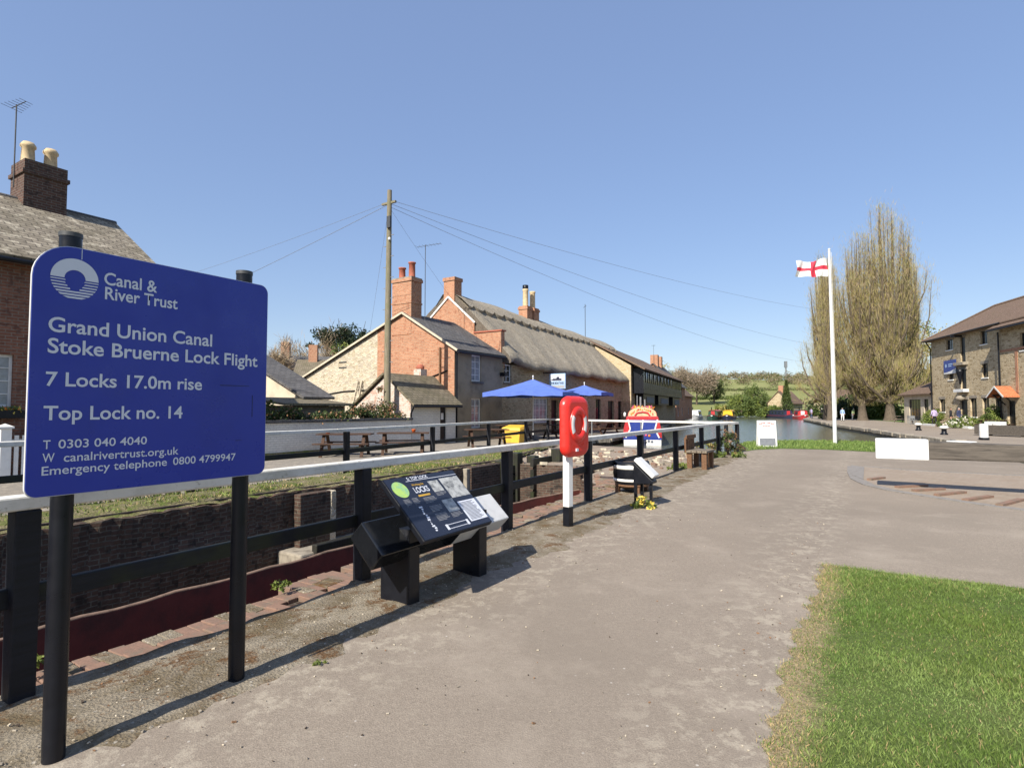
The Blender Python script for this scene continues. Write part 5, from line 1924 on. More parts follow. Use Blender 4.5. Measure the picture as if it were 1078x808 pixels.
# brick gable above the slates, with its parapet
mb = MB().add([(26.0, 16.95, 3.8), (26.0, 24.4, 3.8), (26.0, 24.2, 5.1), (26.0, 20.6, 8.15), (26.0, 18.75, 6.55), (26.0, 18.75, 5.85), (26.0, 16.95, 5.85)], [(0, 1, 2, 3, 4, 5, 6)])
mb.add([(26.35, 16.95, 3.8), (26.35, 18.75, 3.8), (26.35, 18.75, 5.85), (26.35, 16.95, 5.85)], [(0, 1, 2, 3)])
mb.add([(26.0, 16.95, 3.8), (26.35, 16.95, 3.8), (26.35, 16.95, 5.85), (26.0, 16.95, 5.85)], [(0, 1, 2, 3)])
gb = S.part('gable', mb, M['brick_red'], fix=False)
S.part('parapet_coping', MB().box(25.94, 26.41, 16.88, 18.78, 5.852, 5.93), M['terracotta'], parent=gb)
S.part('bargeboard', MB().beam((25.96, 18.7, 6.45), (25.96, 20.6, 8.1), 0.06, 0.09).beam((25.96, 24.2, 5.05), (25.96, 20.6, 8.1), 0.06, 0.09), M['white'], parent=gb)
# thatch: a thick rounded coat with an uneven eave
na = 90
rows = []
for i in range(na + 1):
    a_ = 26.1 + (46.1 - 26.1) * i / na
    t = i / na
    zr = 8.32 - 0.75 * t + 0.04 * math.sin(a_ * 1.3)
    ze = 3.98 - 0.3 * t + 0.05 * math.sin(a_ * 1.9) + 0.03 * math.sin(a_ * 4.3) + 0.28 * math.exp(-((a_ - 26.6) / 0.75) ** 2)
    prof = [(16.86, ze + 0.02), (16.42, ze - 0.06), (16.34, ze + 0.1), (16.55, ze + 0.42)]
    for k in range(1, 8):
        u = k / 7
        prof.append((16.55 + (20.35 - 16.55) * u, ze + 0.42 + (zr - ze - 0.44) * u + 0.1 * math.sin(math.pi * u)))
    prof += [(20.6, zr), (20.85, zr - 0.03)]
    for k in range(1, 7):
        u = k / 6
        prof.append((20.85 + (24.9 - 20.85) * u, zr - 0.03 + (5.0 - zr) * u + 0.12 * math.sin(math.pi * u)))
    prof.append((24.9, 4.6))
    rows.append([(26.1 + (46.0 + max(0, min(c_, 20.6) - 16.5) * 0.9 - 26.1) * t, c_ + random.uniform(-0.015, 0.015), z + random.uniform(-0.02, 0.02)) for c_, z in prof])
mb = MB().grid(rows)
mb.add(rows[0], [list(range(len(rows[0])))], 1)
mb.add(rows[-1], [list(range(len(rows[-1])))], 1)
rf = S.part('roof', mb, [M['thatch'], M['thatch_cut']])
# ridge cap with a scalloped lower edge
rows = []
for i in range(201):
    a_ = 26.05 + (46.15 - 26.05) * i / 200
    t = i / 200
    zr = 8.32 - 0.75 * t + 0.04 * math.sin(a_ * 1.3)
    ze = 3.98 - 0.3 * t
    sc = 0.11 * abs(math.sin(a_ * 3.3))
    def onroof(u, lift):
        return (26.05 + (46.05 + 4.05 * 0.9 * u - 26.05) * t, 16.55 + 3.8 * u - lift * 0.6, ze + 0.42 + (zr - ze - 0.44) * u + 0.1 * math.sin(math.pi * u) + lift)
    e = 0.76 - sc * 0.5
    rows.append([onroof(e, -0.04), onroof(e, 0.17), onroof((e + 1) / 2, 0.15), (26.05 + 23.7 * t, 20.6, zr + 0.13), (26.05 + 23.7 * t, 21.1, zr - 0.05), (26.05 + 23.7 * t, 21.6, zr - 0.65)])
S.part('ridge_cap', MB().grid(rows, smooth=False), M['thatch'], parent=rf)
mb = MB().box(26.02, 26.72, 20.2, 20.98, 6.8, 9.2)
mb.box(25.97, 26.77, 20.15, 21.03, 9.05, 9.25)
S.part('chimney', mb, M['brick_red'])
for a_, pot in ((34.7, 'cream'), (35.7, 'cream')):
    mb = MB().box(a_ - 0.36, a_ + 0.36, 20.2, 20.9, 7.3, 8.85).box(a_ - 0.41, a_ + 0.41, 20.15, 20.95, 8.6, 8.75)
    ch = S.part('chimney', mb, M['brick_red'])
    S.part('chimney_pot', MB().lathe((a_, 20.55, 8.85), [(0.22, 0), (0.2, 0.1), (0.19, 1.1), (0.22, 1.15), (0.22, 1.25), (0.15, 1.25)], 14), M[pot], parent=ch)
    if a_ < 35:
        S.part('cowl', MB().lathe((a_, 20.55, 10.1), [(0.2, 0), (0.21, 0.02), (0.21, 0.28), (0.12, 0.3)], 14), M['black'], parent=ch)
mb = MB().tube([(44.8, 20.55, 7.4), (44.8, 20.55, 10.6)], 0.025, 6).tube([(44.5, 20.3, 10.4), (45.2, 20.9, 10.4)], 0.015, 5)
S.part('aerial', mb, M['darkmetal'])
S.part('lamp', MB().lathe((29.0, 16.7, 2.35), [(0.05, 0), (0.12, 0.05), (0.12, 0.3), (0.03, 0.38)], 10).box(28.98, 29.02, 16.7, 16.9, 2.6, 2.64), M['steel'])
S.part('floodlight', MB().box(25.75, 26.05, 16.55, 16.85, 3.35, 3.55), M['black'])
# hanging picture sign on a bracket, facing along the canal
S = Thing('pub_sign', 'blue and white hanging pub sign with a boat picture on the thatched pub', 'sign', (30.6, 16.2, 3.4))
S.part('board', MB().box(30.6, 30.66, 15.35, 16.45, 2.8, 3.72), M['palebluecloth'], bev=0.01)
S.part('sky_band', MB().box(30.592, 30.599, 15.42, 16.38, 3.28, 3.66), M['sign_white'])
mb = MB().box(30.586, 30.591, 15.6, 16.2, 3.3, 3.42).box(30.586, 30.591, 15.75, 15.95, 3.42, 3.52).box(30.586, 30.591, 16.2, 16.3, 3.32, 3.38)
S.part('boat_picture', mb, M['navy'])
S.part('water_band', MB().box(30.592, 30.599, 15.42, 16.38, 2.86, 3.0), M['sign_faint'])
me = fittext(textmesh('lettering', 'THE BOAT INN', M['navy'], 0.02, 0.0), 0.86, 0.13)
S.adopt('lettering', me, (30.588, 16.33, 3.08), (R(90), 0, R(-90)))
S.part('bracket', MB().box(30.61, 30.65, 15.3, 16.95, 3.75, 3.8).beam((30.63, 15.9, 3.75), (30.63, 16.9, 4.3), 0.03, 0.03), M['black'])

# ---- stone building with black timber gallery beyond the thatch
fr = Frame(9.6, 46.0, R(66.3))
S = Thing('gallery_building', 'stone building with a black glazed timber gallery overhanging the canal', 'building', (0, 0, 0), fr)
mb = MB().openwall(0, 25.6, -0.6, 5.1, 0.0, [(6, 7, 0, 2.0)], 0.2)
mb.add([(0, 0, -0.6), (0, 8, -0.6), (0, 8, 5.1), (0, 4, 7.45), (0, 0, 5.1)], [(0, 1, 2, 3, 4)])
mb.add([(25.6, 0, -0.6), (25.6, 8, -0.6), (25.6, 8, 5.1), (25.6, 4, 7.45), (25.6, 0, 5.1)], [(0, 1, 2, 3, 4)])
S.part('wall', mb, M['stone_pub'], fix=False)
S.part('gable', MB().add([(-0.03, -0.02, 2.2), (-0.03, 8, 2.2), (-0.03, 8, 5.1), (-0.03, 4, 7.45), (-0.03, -0.02, 5.1)], [(0, 1, 2, 3, 4)]), M['stone_cream'], fix=False)
S.part('door', MB().box(6, 7, 0.15, 0.19, 0, 2.0), M['black'])
mb = MB()
slope(mb, -0.25, 25.9, -1.15, 4.7, 4, 7.5, 0.12)
S.part('roof', mb, M['tile_brown'])
mb = MB()
slope(mb, -0.25, 25.9, 8.4, 4.95, 4, 7.5, 0.12)
S.part('roof', mb, M['tile_brown'])
g = S.part('gallery', MB().box(0.6, 24.5, -0.92, -0.02, 2.85, 3.15).box(0.6, 24.5, -0.9, -0.02, 4.72, 4.9).box(0.6, 0.68, -0.9, -0.02, 3.15, 4.72).box(24.42, 24.5, -0.9, -0.02, 3.15, 4.72), M['black'])
for k in range(12):
    x0 = 0.7 + k * 1.97
    f = S.part('gallery_window', MB().box(x0, x0 + 0.12, -0.9, -0.8, 3.15, 4.72).box(x0 + 0.98, x0 + 1.05, -0.9, -0.8, 3.15, 4.72).box(x0 + 0.12, x0 + 0.98, -0.89, -0.81, 3.15, 3.75).box(x0 + 1.05, x0 + 1.97, -0.89, -0.81, 3.15, 3.75), M['black'])
    S.part('pane', MB().box(x0 + 0.12, x0 + 0.98, -0.86, -0.84, 3.75, 4.72).box(x0 + 1.05, x0 + 1.97, -0.86, -0.84, 3.75, 4.72), M['glass'], parent=f)
for k in range(8):
    x0 = 1.6 + k * 1.97
    mb = MB().add([(x0, -0.95, 4.6), (x0 + 0.55, -0.95, 4.6), (x0 + 0.27, -0.95, 3.95)], [(0, 1, 2)])
    S.part('pennant', mb, M['purewhite' if k % 3 else 'palebluecloth'])
for x0, x1 in ((1.6, 7.0), (9.0, 15.5), (18.5, 24.0)):
    b_ = S.part('bay', MB().box(x0, x1, -0.7, -0.02, 1.95, 2.84), M['black'])
    S.part('pane', MB().box(x0 + 1.4, x1 - 0.5, -0.73, -0.703, 2.1, 2.6), M['greycloth'], parent=b_)
S.part('bracket', MB().beam((-1.2, -0.9, 4.0), (0.6, -0.9, 4.5), 0.06, 0.06), M['black'])

# ---- orange brick houses further along
for i, (ox, oy, az, L, D, he, hr, lb) in enumerate([(21.6, 75, 66, 9, 6, 4.6, 7.6, 'orange brick canal house with twin chimneys beyond the gallery building'), (25.3, 85, 64, 10, 6, 3.6, 6.3, 'lower orange brick house at the end of the row')]):
    fr = Frame(ox, oy, R(az))
    S = Thing('brick_house', lb, 'house', (0, 0, 0), fr)
    hol = [(1.5, 2.4, 2.7, 3.6), (5.5, 6.4, 2.7, 3.6), (1.5, 2.5, 0.6, 1.8), (5.5, 6.5, 0.6, 1.8)] if he > 4 else [(2, 3, 0.7, 1.8), (6, 7, 0.7, 1.8)]
    mb = MB().openwall(0, L, -0.1, he, 0, hol, 0.12)
    for x in (0, L):
        mb.add([(x, 0, -0.1), (x, D, -0.1), (x, D, he), (x, D / 2, hr - 0.1), (x, 0, he)], [(0, 1, 2, 3, 4)])
    S.part('wall', mb, M['brick_red'], fix=False)
    for h_ in hol:
        window(S, *h_, 0.08, 2, 2, 'glass')
    mb = MB()
    slope(mb, -0.2, L + 0.2, -0.3, he - 0.15, D / 2, hr)
    slope(mb, -0.2, L + 0.2, D + 0.3, he - 0.15, D / 2, hr)
    rf = S.part('roof', mb, M['tile_brown'] if i else M['slate'])
    for x in ((1.0, 4.0) if i == 0 else (1.0,)):
        ch = S.part('chimney', MB().box(x, x + 0.9, D / 2 - 0.5, D / 2 + 0.5, hr - 0.8, hr + 1.3), M['brick_red'], parent=rf)
    aerial(S, rf, (0.8, D / 2, hr), 2.6, 5, (1, 0), 0.8)

# ---- the stone warehouse on the right
WF = Frame(42.2, 58.0, math.atan2(-0.96923, -0.24615))
S = Thing('warehouse', 'three storey brown stone canal warehouse with hipped tiled roof', 'warehouse', (7, 0, 0), WF)
hol = [(4.35, 5.6, 7.1, 8.05), (10.25, 11.25, 7.0, 8.1), (6.9, 7.75, 5.75, 8.0), (4.6, 5.5, 4.3, 4.9), (10.3, 11.2, 4.2, 5.35), (6.8, 7.75, 3.35, 5.1), (2.7, 3.75, 1.3, 2.5), (6.6, 7.8, 0.5, 2.4), (8.25, 9.3, 0.9, 2.5), (10.2, 11.2, 0.9, 2.5), (12.1, 13.1, 0.5, 2.45)]
mb = MB().openwall(1.3, 13.9, -0.2, 8.45, 0, hol, 0.28)
mb.add([(1.3, 0, -0.2), (1.3, 8, -0.2), (1.3, 8, 8.45), (1.3, 0, 8.45)], [(0, 1, 2, 3)])
S.part('wall', mb, M['stone_wh'], fix=False)
for i, h_ in enumerate(hol):
    if i in (2, 5, 7):
        S.part('loading_door', MB().box(h_[0], h_[1], 0.12, 0.17, h_[2], h_[3]), M['black'])
        S.part('lintel', MB().box(h_[0] - 0.25, h_[1] + 0.25, -0.06, 0.1, h_[3], h_[3] + 0.28), M['stone_cope'], bev=0.02)
        S.part('sill', MB().box(h_[0] - 0.4, h_[1] + 0.4, -0.45, 0.05, h_[2] - 0.28, h_[2] - 0.01), M['purewhite' if i == 5 else 'stone_cope'], bev=0.02)
    else:
        f = window(S, *h_, 0.14, 2, 2, 'glass', 'black', sill='white')
        S.part('lintel', MB().box(h_[0] - 0.15, h_[1] + 0.15, -0.025, 0.1, h_[3], h_[3] + 0.26), M['stone_cope'], bev=0.015)
mb = MB()
e0, e1, rz, ez = -0.55, 8.6, 11.15, 8.35
R0, R1 = (4.4, 4.0, rz), (26, 4.0, rz)
mb.add([(0.7, e0, ez), (26, e0, ez), R1, R0, (0.7, e0, ez - 0.1), (26, e0, ez - 0.1)], [(0, 1, 2, 3), (0, 4, 5, 1)])
mb.add([(0.7, e0, ez), R0, (0.7, e1, ez), (0.7, e0, ez - 0.1), (0.7, e1, ez - 0.1)], [(0, 1, 2), (0, 2, 4, 3)])
mb.add([(0.7, e1, ez), (26, e1, ez), R1, R0], [(0, 1, 2, 3)])
mb.add([(0.7, e0, ez - 0.1), (26, e0, ez - 0.1), (26, e1, ez - 0.1), (0.7, e1, ez - 0.1)], [(0, 1, 2, 3)])
rf = S.part('roof', mb, M['tile_brown'])
S.part('hip_tiles', MB().tube([(0.7, e0, ez + 0.03), (4.4, 4.0, rz + 0.05), (26, 4.0, rz + 0.05)], 0.1, 6), M['tile_brown'], parent=rf)
S.part('gutter', MB().tube([(0.7, e0 - 0.06, ez - 0.06), (14.2, e0 - 0.06, ez - 0.06)], 0.07, 8).tube([(1.35, -0.5, ez - 0.1), (1.35, -0.1, ez - 0.8), (1.35, -0.1, 0)], 0.06, 8), M['black'])
S.part('hoist_shaft', MB().lathe((7.3, -0.28, 0), [(0.05, 3.75), (0.1, 4.2), (0.28, 4.85), (0.32, 5.1)], 14), M['black'])
S.part('hoist_lamp', MB().lathe((7.3, -0.3, 0), [(0.2, 2.3), (0.34, 2.45), (0.36, 2.6), (0.2, 2.75)], 14), M['stone_cope'])
S.part('hoist_arm', MB().beam((7.3, 0.1, 8.1), (7.3, -0.9, 8.1), 0.14, 0.16), M['black'])
# blue banner with a white wave
b_ = S.part('banner', MB().box(4.05, 6.35, -0.14, -0.11, 4.85, 6.12), M['blue'])
mb = MB().add([(4.05, -0.145, 4.85)] + [(4.05 + 2.3 * t, -0.145, 4.98 + 0.34 * t * t) for t in np.linspace(0, 1, 12)] + [(6.35, -0.145, 4.85)], [list(range(14))])
S.part('wave', mb, M['purewhite'], parent=b_)
mb = MB()
mb.add([(4.5 + 0.17 * math.cos(R(t)), -0.146, 5.62 + 0.17 * math.sin(R(t))) for t in range(0, 360, 15)], [list(range(24))])
for k in range(2):
    mb.add([(4.95, -0.146, 5.68 - k * 0.18), (5.75 - k * 0.2, -0.146, 5.68 - k * 0.18), (5.75 - k * 0.2, -0.146, 5.78 - k * 0.18), (4.95, -0.146, 5.78 - k * 0.18)], [(0, 1, 2, 3)])
S.part('emblem', mb, M['palebluecloth'], parent=b_)
# gabled wing and porch at the frame edge
S = Thing('warehouse_wing', 'projecting stone wing of the warehouse with brick banding and orange tiled porch', 'building', (18, 0, 0), WF)
hol = [(16.5, 17.4, 5.9, 7.2), (18.9, 19.8, 5.9, 7.2), (14.6, 15.6, 0.0, 2.2), (17.0, 18.0, 0.9, 2.2)]
mb = MB().openwall(13.9, 24, -0.2, 7.85, -0.45, hol, 0.25)
mb.add([(13.9, -0.45, -0.2), (13.9, 1, -0.2), (13.9, 1, 7.85), (13.9, -0.45, 7.85)], [(0, 1, 2, 3)])
S.part('wall', mb, M['stone_wh'], fix=False)
for h_ in hol[:2] + hol[3:]:
    window(S, *h_, -0.3, 2, 2, 'glass', 'black', sill='white')
S.part('door', MB().box(14.6, 15.6, -0.3, -0.26, 0, 2.2), M['black'])
mb = MB().box(14.0, 24, -0.49, -0.452, 6.0, 6.18)
mb.box(15.85, 16.15, -0.485, -0.452, 2.8, 5.999).box(19.9, 20.2, -0.485, -0.452, 2.8, 5.999)
S.part('brick_band', mb, M['brick_red'])
mb = MB()
slope(mb, 13.5, 24.3, -1.1, 7.75, 4.0, 10.6, 0.12)
S.part('roof', mb, M['tile_brown'])
S.part('gutter', MB().tube([(13.5, -1.15, 7.72), (24, -1.15, 7.72)], 0.07, 8).tube([(14.0, -0.6, 7.6), (14.0, -0.56, 0)], 0.06, 8), M['black'])
mb = MB()
for sg in (-1, 1):
    mb.beam((15.1 + sg * 0.62, -1.35, 2.62), (15.1 + sg * 0.62, -0.46, 2.62), 0.08, 0.1)
    mb.beam((15.1 + sg * 0.62, -1.25, 2.6), (15.1 + sg * 0.62, -0.5, 1.9), 0.07, 0.07)
pr = S.part('porch', mb, M['black'])
mb = MB()
for sg in (-1, 1):
    mb.add([(15.1 + sg * 1.15, -1.5, 2.45), (15.1, -1.5, 3.25), (15.1, -0.46, 3.25), (15.1 + sg * 1.15, -0.46, 2.45), (15.1 + sg * 1.15, -1.5, 2.53), (15.1, -1.5, 3.33), (15.1, -0.46, 3.33), (15.1 + sg * 1.15, -0.46, 2.53)],
           [(0, 1, 2, 3), (4, 5, 6, 7), (0, 1, 5, 4), (3, 0, 4, 7)])
S.part('porch_roof', mb, M['tile_orange'], parent=pr)
S.part('bargeboard', MB().beam((13.95, -1.52, 2.47), (15.1, -1.52, 3.28), 0.03, 0.12).beam((16.25, -1.52, 2.47), (15.1, -1.52, 3.28), 0.03, 0.12), M['purewhite'], parent=pr)
# single storey extension at the far end
S = Thing('warehouse_extension', 'single storey extension with dark glazing at the far end of the warehouse', 'building', (-2.6, 1, 0), WF)
hol = [(-4.9, -2.1, 0.3, 2.6), (-1.3, -0.3, 0.9, 2.6)]
mb = MB().openwall(-6.2, 1.28, -0.2, 3.2, 0.25, hol, 0.2)
mb.add([(-6.2, 0.25, -0.2), (-6.2, 6, -0.2), (-6.2, 6, 3.2), (-6.2, 0.25, 3.2)], [(0, 1, 2, 3)])
S.part('wall', mb, M['render_pale'], fix=False)
window(S, *hol[0], 0.35, 4, 1, 'glass', 'black')
window(S, *hol[1], 0.35, 2, 1, 'glass', 'black')
mb = MB()
mb.add([(-6.7, -0.25, 3.15), (1.28, -0.25, 3.15), (1.28, 3, 4.9), (-3.8, 3, 4.9), (-6.7, 6.3, 3.15), (-6.7, -0.25, 3.05), (1.28, -0.25, 3.05), (-6.7, 6.3, 3.05)], [(0, 1, 2, 3), (0, 3, 4), (0, 5, 6, 1), (0, 4, 7, 5)])
mb.add([(-6.7, -0.25, 3.05), (1.28, -0.25, 3.05), (1.28, 6.3, 3.05), (-6.7, 6.3, 3.05)], [(0, 1, 2, 3)])
S.part('roof', mb, M['tile_brown'])

# ---- narrowboats


def narrowboat(name, label, loc, rot, L=14.0, hullm='navy', cabm='boatred', trim='purewhite', roofm='greycloth', detail=True):
    """bow at local x=0 pointing -x, deck and cabin behind it"""
    fr = Frame(loc[0], loc[1], rot)
    S = Thing(name, label, 'boat', (0, 0, -0.4), fr, 'narrowboats moored along the canal')
    rows = []
    for i in range(26):
        x = L * i / 25
        k = min(1.0, (x / 2.4)) if x < 2.4 else (1.0 if x < L - 1 else 1.0 - 0.35 * (x - L + 1))
        hw = 1.02 * math.sin(math.pi / 2 * k) ** 0.8 if x < 2.4 else 1.02 * k
        hw = max(hw, 0.06)
        top = 0.24 + 0.38 * max(0, 1 - x / 2.6) ** 1.6
        rows.append([(x, -hw * 0.9, -0.75), (x, -hw, -0.2), (x, -hw, top), (x, hw, top), (x, hw, -0.2), (x, hw * 0.9, -0.75)])
    mb = MB().grid(rows, 0, False)
    mb.add(rows[0], [list(range(6))]).add(rows[-1], [list(range(6))[::-1]])
    S.part('hull', mb, M[hullm])
    for sg in (-1, 1):
        S.part('rubbing_strake', MB().tube([(r_[2][0], r_[2][1] * 1.01 if sg < 0 else r_[3][1] * 1.01, r_[2][2] - 0.1) for r_ in rows], 0.035, 6), M[trim])
    x0, x1 = 2.6, L - 1.8
    prof = [(-0.86, 0.24), (-0.74, 1.2), (-0.45, 1.3), (0.45, 1.3), (0.74, 1.2), (0.86, 0.24)]
    mb = MB().prism(prof, 'x', x0, x1)
    cb = S.part('cabin', mb, M[cabm])
    S.part('roof', MB().prism([(-0.76, 1.19), (-0.44, 1.32), (0.44, 1.32), (0.76, 1.19), (0.74, 1.24), (0.44, 1.36), (-0.44, 1.36), (-0.74, 1.24)], 'x', x0 - 0.1, x1 + 0.1), M[roofm])
    for k in range(5):
        for sg in (-1, 1):
            xx = x0 + 1 + k * (x1 - x0 - 2) / 4.4
            S.part('porthole', MB().obox((xx, sg * 0.815, 0.78), (0.7, 0.04, 0.42), (sg * 0.123, 0, 0)), M['glass'], parent=cb)
    S.part('front_door', MB().box(x0 - 0.03, x0 - 0.005, -0.32, 0.32, 0.3, 1.15), M[trim], parent=cb)
    S.part('chimney', MB().lathe((x0 + 1.5, 0.35, 1.33), [(0.08, 0), (0.075, 0.5), (0.1, 0.52), (0.1, 0.56)], 10), M['black'])
    S.part('bow_fender', MB().tube([(0.02, -0.12, 0.35), (-0.1, 0, 0.3), (0.02, 0.12, 0.35)], 0.08, 8), M['whitecloth'])
    return S


# the close boat, its decorated front facing the lock
fr = Frame(7.05, 30.9, R(77))
S = Thing('narrowboat', 'red and blue painted narrowboat facing the lock with flowers on its roof', 'boat', (0, 0, -0.4), fr, 'narrowboats moored along the canal')
rows = []
for i in range(20):
    x = 16.0 * i / 19
    hw = 1.08 if x > 0.4 else 0.98 + x * 0.25
    rows.append([(x, -hw * 0.95, -0.7), (x, -hw, -0.1), (x, -hw, 0.26), (x, hw, 0.26), (x, hw, -0.1), (x, hw * 0.95, -0.7)])
mb = MB().grid(rows, 0, False)
mb.add(rows[0], [list(range(6))])
S.part('hull', mb, M['navy'])
S.part('white_bow', MB().box(-0.06, 0.0, -0.99, -0.2, -0.42, -0.08).box(-0.06, 0.0, -0.06, 0.99, -0.42, -0.08), M['purewhite'], bev=0.03)
S.part('blue_plate', MB().box(-0.05, 0.0, -1.0, 1.0, -0.07, 0.02), M['blue'])
prof = [(-1.02, 0.02), (-1.0, 0.5), (-0.83, 1.18), (0.83, 1.18), (1.0, 0.5), (1.02, 0.02)]
S.part('cratch', MB().prism(prof, 'x', 0.0, 2.2), M['boatred'], bev=0.02)
S.part('front_panel', MB().add([(-0.012, -0.86, 0.03), (-0.012, -0.66, 0.5), (-0.012, -0.78, 1.0), (-0.012, 0.74, 1.0), (-0.012, 0.62, 0.5), (-0.012, 0.86, 0.03)], [(0, 1, 2, 3, 4, 5)]), M['blue'])
mb = MB().beam((-0.02, -0.88, 0.03), (-0.02, -0.66, 0.5), 0.02, 0.07).beam((-0.02, -0.66, 0.5), (-0.02, -0.8, 1.02), 0.02, 0.07)
mb.beam((-0.02, 0.88, 0.03), (-0.02, 0.64, 0.5), 0.02, 0.07).beam((-0.02, 0.64, 0.5), (-0.02, 0.76, 1.02), 0.02, 0.07).beam((-0.02, 0.02, 0.5), (-0.02, -0.04, 1.0), 0.02, 0.06)
S.part('white_stripe', mb, M['purewhite'])
for k in range(5):
    q = S.part('painted_rose', MB().lathe((0, 0, 0), [(0.05, 0), (0.075, 0.015), (0.02, 0.03)], 8), M['flower_pink' if k % 2 else 'flower_orange'])
    q.location = (-0.03, -0.36 + 0.17 * k, 0.16 + 0.4 + 0.03 * math.sin(k * 2))
    q.rotation_euler = (0, R(-90), 0)
mb = MB()
arc_o = [(-0.82 * math.cos(R(t)), 1.18 + 0.5 * math.sin(R(t)) ** 0.75) for t in range(0, 181, 12)]
S.part('cabin', MB().prism([(-0.82, 0.26)] + arc_o + [(0.82, 0.26)], 'x', 2.0, 15.0), M['boatred'])
S.part('cabin_front', MB().prism([(p[0] * 0.97, p[1]) for p in arc_o], 'x', 1.94, 1.995), M['cream'])
mb = MB()
for k in range(15):
    t = R(12 + k * 11)
    rk = 0.6 + 0.05 * math.sin(k * 2.4)
    S.part('rose', MB().tube([(1.925, -rk * math.cos(t), 1.2 + 0.6 * rk * math.sin(t)), (1.935, -rk * math.cos(t), 1.2 + 0.6 * rk * math.sin(t))], 0.045 + 0.015 * math.sin(k * 5), 7), M['flower_orange' if k % 3 else 'boatred'])
mb = MB()
mb.tube([(1.92, -0.42, 1.2), (1.92, -0.3, 1.36), (1.92, 0, 1.42), (1.92, 0.3, 1.36), (1.92, 0.42, 1.2)], 0.05, 6)
S.part('red_arch', mb, M['boatred'])
P = np.stack([RNG.uniform(2.0, 4.5, 260), RNG.uniform(-0.6, 0.6, 260), np.full(260, 1.6)], 1)
me = leafmesh('roof_flowers', P - np.array(S.org), RNG.normal(size=P.shape) * 0.5 + [0, 0, 0.9], RNG.uniform(0.1, 0.25, 260), 0.12, [M['flower_orange'], M['leaf_mid'], M['flower_pink'], M['flower_yellow']], RNG.integers(0, 4, 260))
S.adopt('roof_flowers', me, S.org)
S.part('roof_tubes', MB().tube([(3.2, -0.15, 1.6), (3.2, -0.15, 2.15)], 0.05, 8).tube([(3.2, 0.1, 1.6), (3.2, 0.1, 2.3)], 0.06, 8).tube([(3.6, 0.3, 1.6), (3.6, 0.3, 2.4)], 0.03, 8), M['steel'])
S.part('lamp', MB().lathe((0.1, 0.93, 1.15), [(0.03, 0), (0.07, 0.06), (0.07, 0.2), (0.02, 0.26)], 10), M['purewhite'])
narrowboat('narrowboat', 'distant white boat moored at the left of the row', (33.0, 104.5), R(66), 10, 'purewhite', 'whitecloth', 'purewhite', 'whitecloth')
narrowboat('narrowboat', 'distant narrowboat with red and green front beside the white one', (35.5, 101.5), R(66), 14, 'boatgreen', 'boatgreen', 'boatred', 'boatred')
narrowboat('narrowboat', 'distant narrowboat with a bright yellow cabin front', (38.2, 101.5), R(66), 14, 'navy', 'boatyellow', 'boatyellow', 'boatyellow')
narrowboat('narrowboat', 'small black and white boat furthest up the canal', (60.5, 154), R(64), 12, 'black', 'black', 'purewhite', 'black')
narrowboat('narrowboat', 'long dark blue barge moored along the right bank', (56.2, 114.0), R(84), 15, 'navy', 'navy', 'boatred', 'black')
narrowboat('narrowboat', 'red hulled boat with white posts at the right bank', (54.2, 105.5), R(72), 9, 'boatred', 'boatred', 'purewhite', 'navy')

# ---- people on the far quay


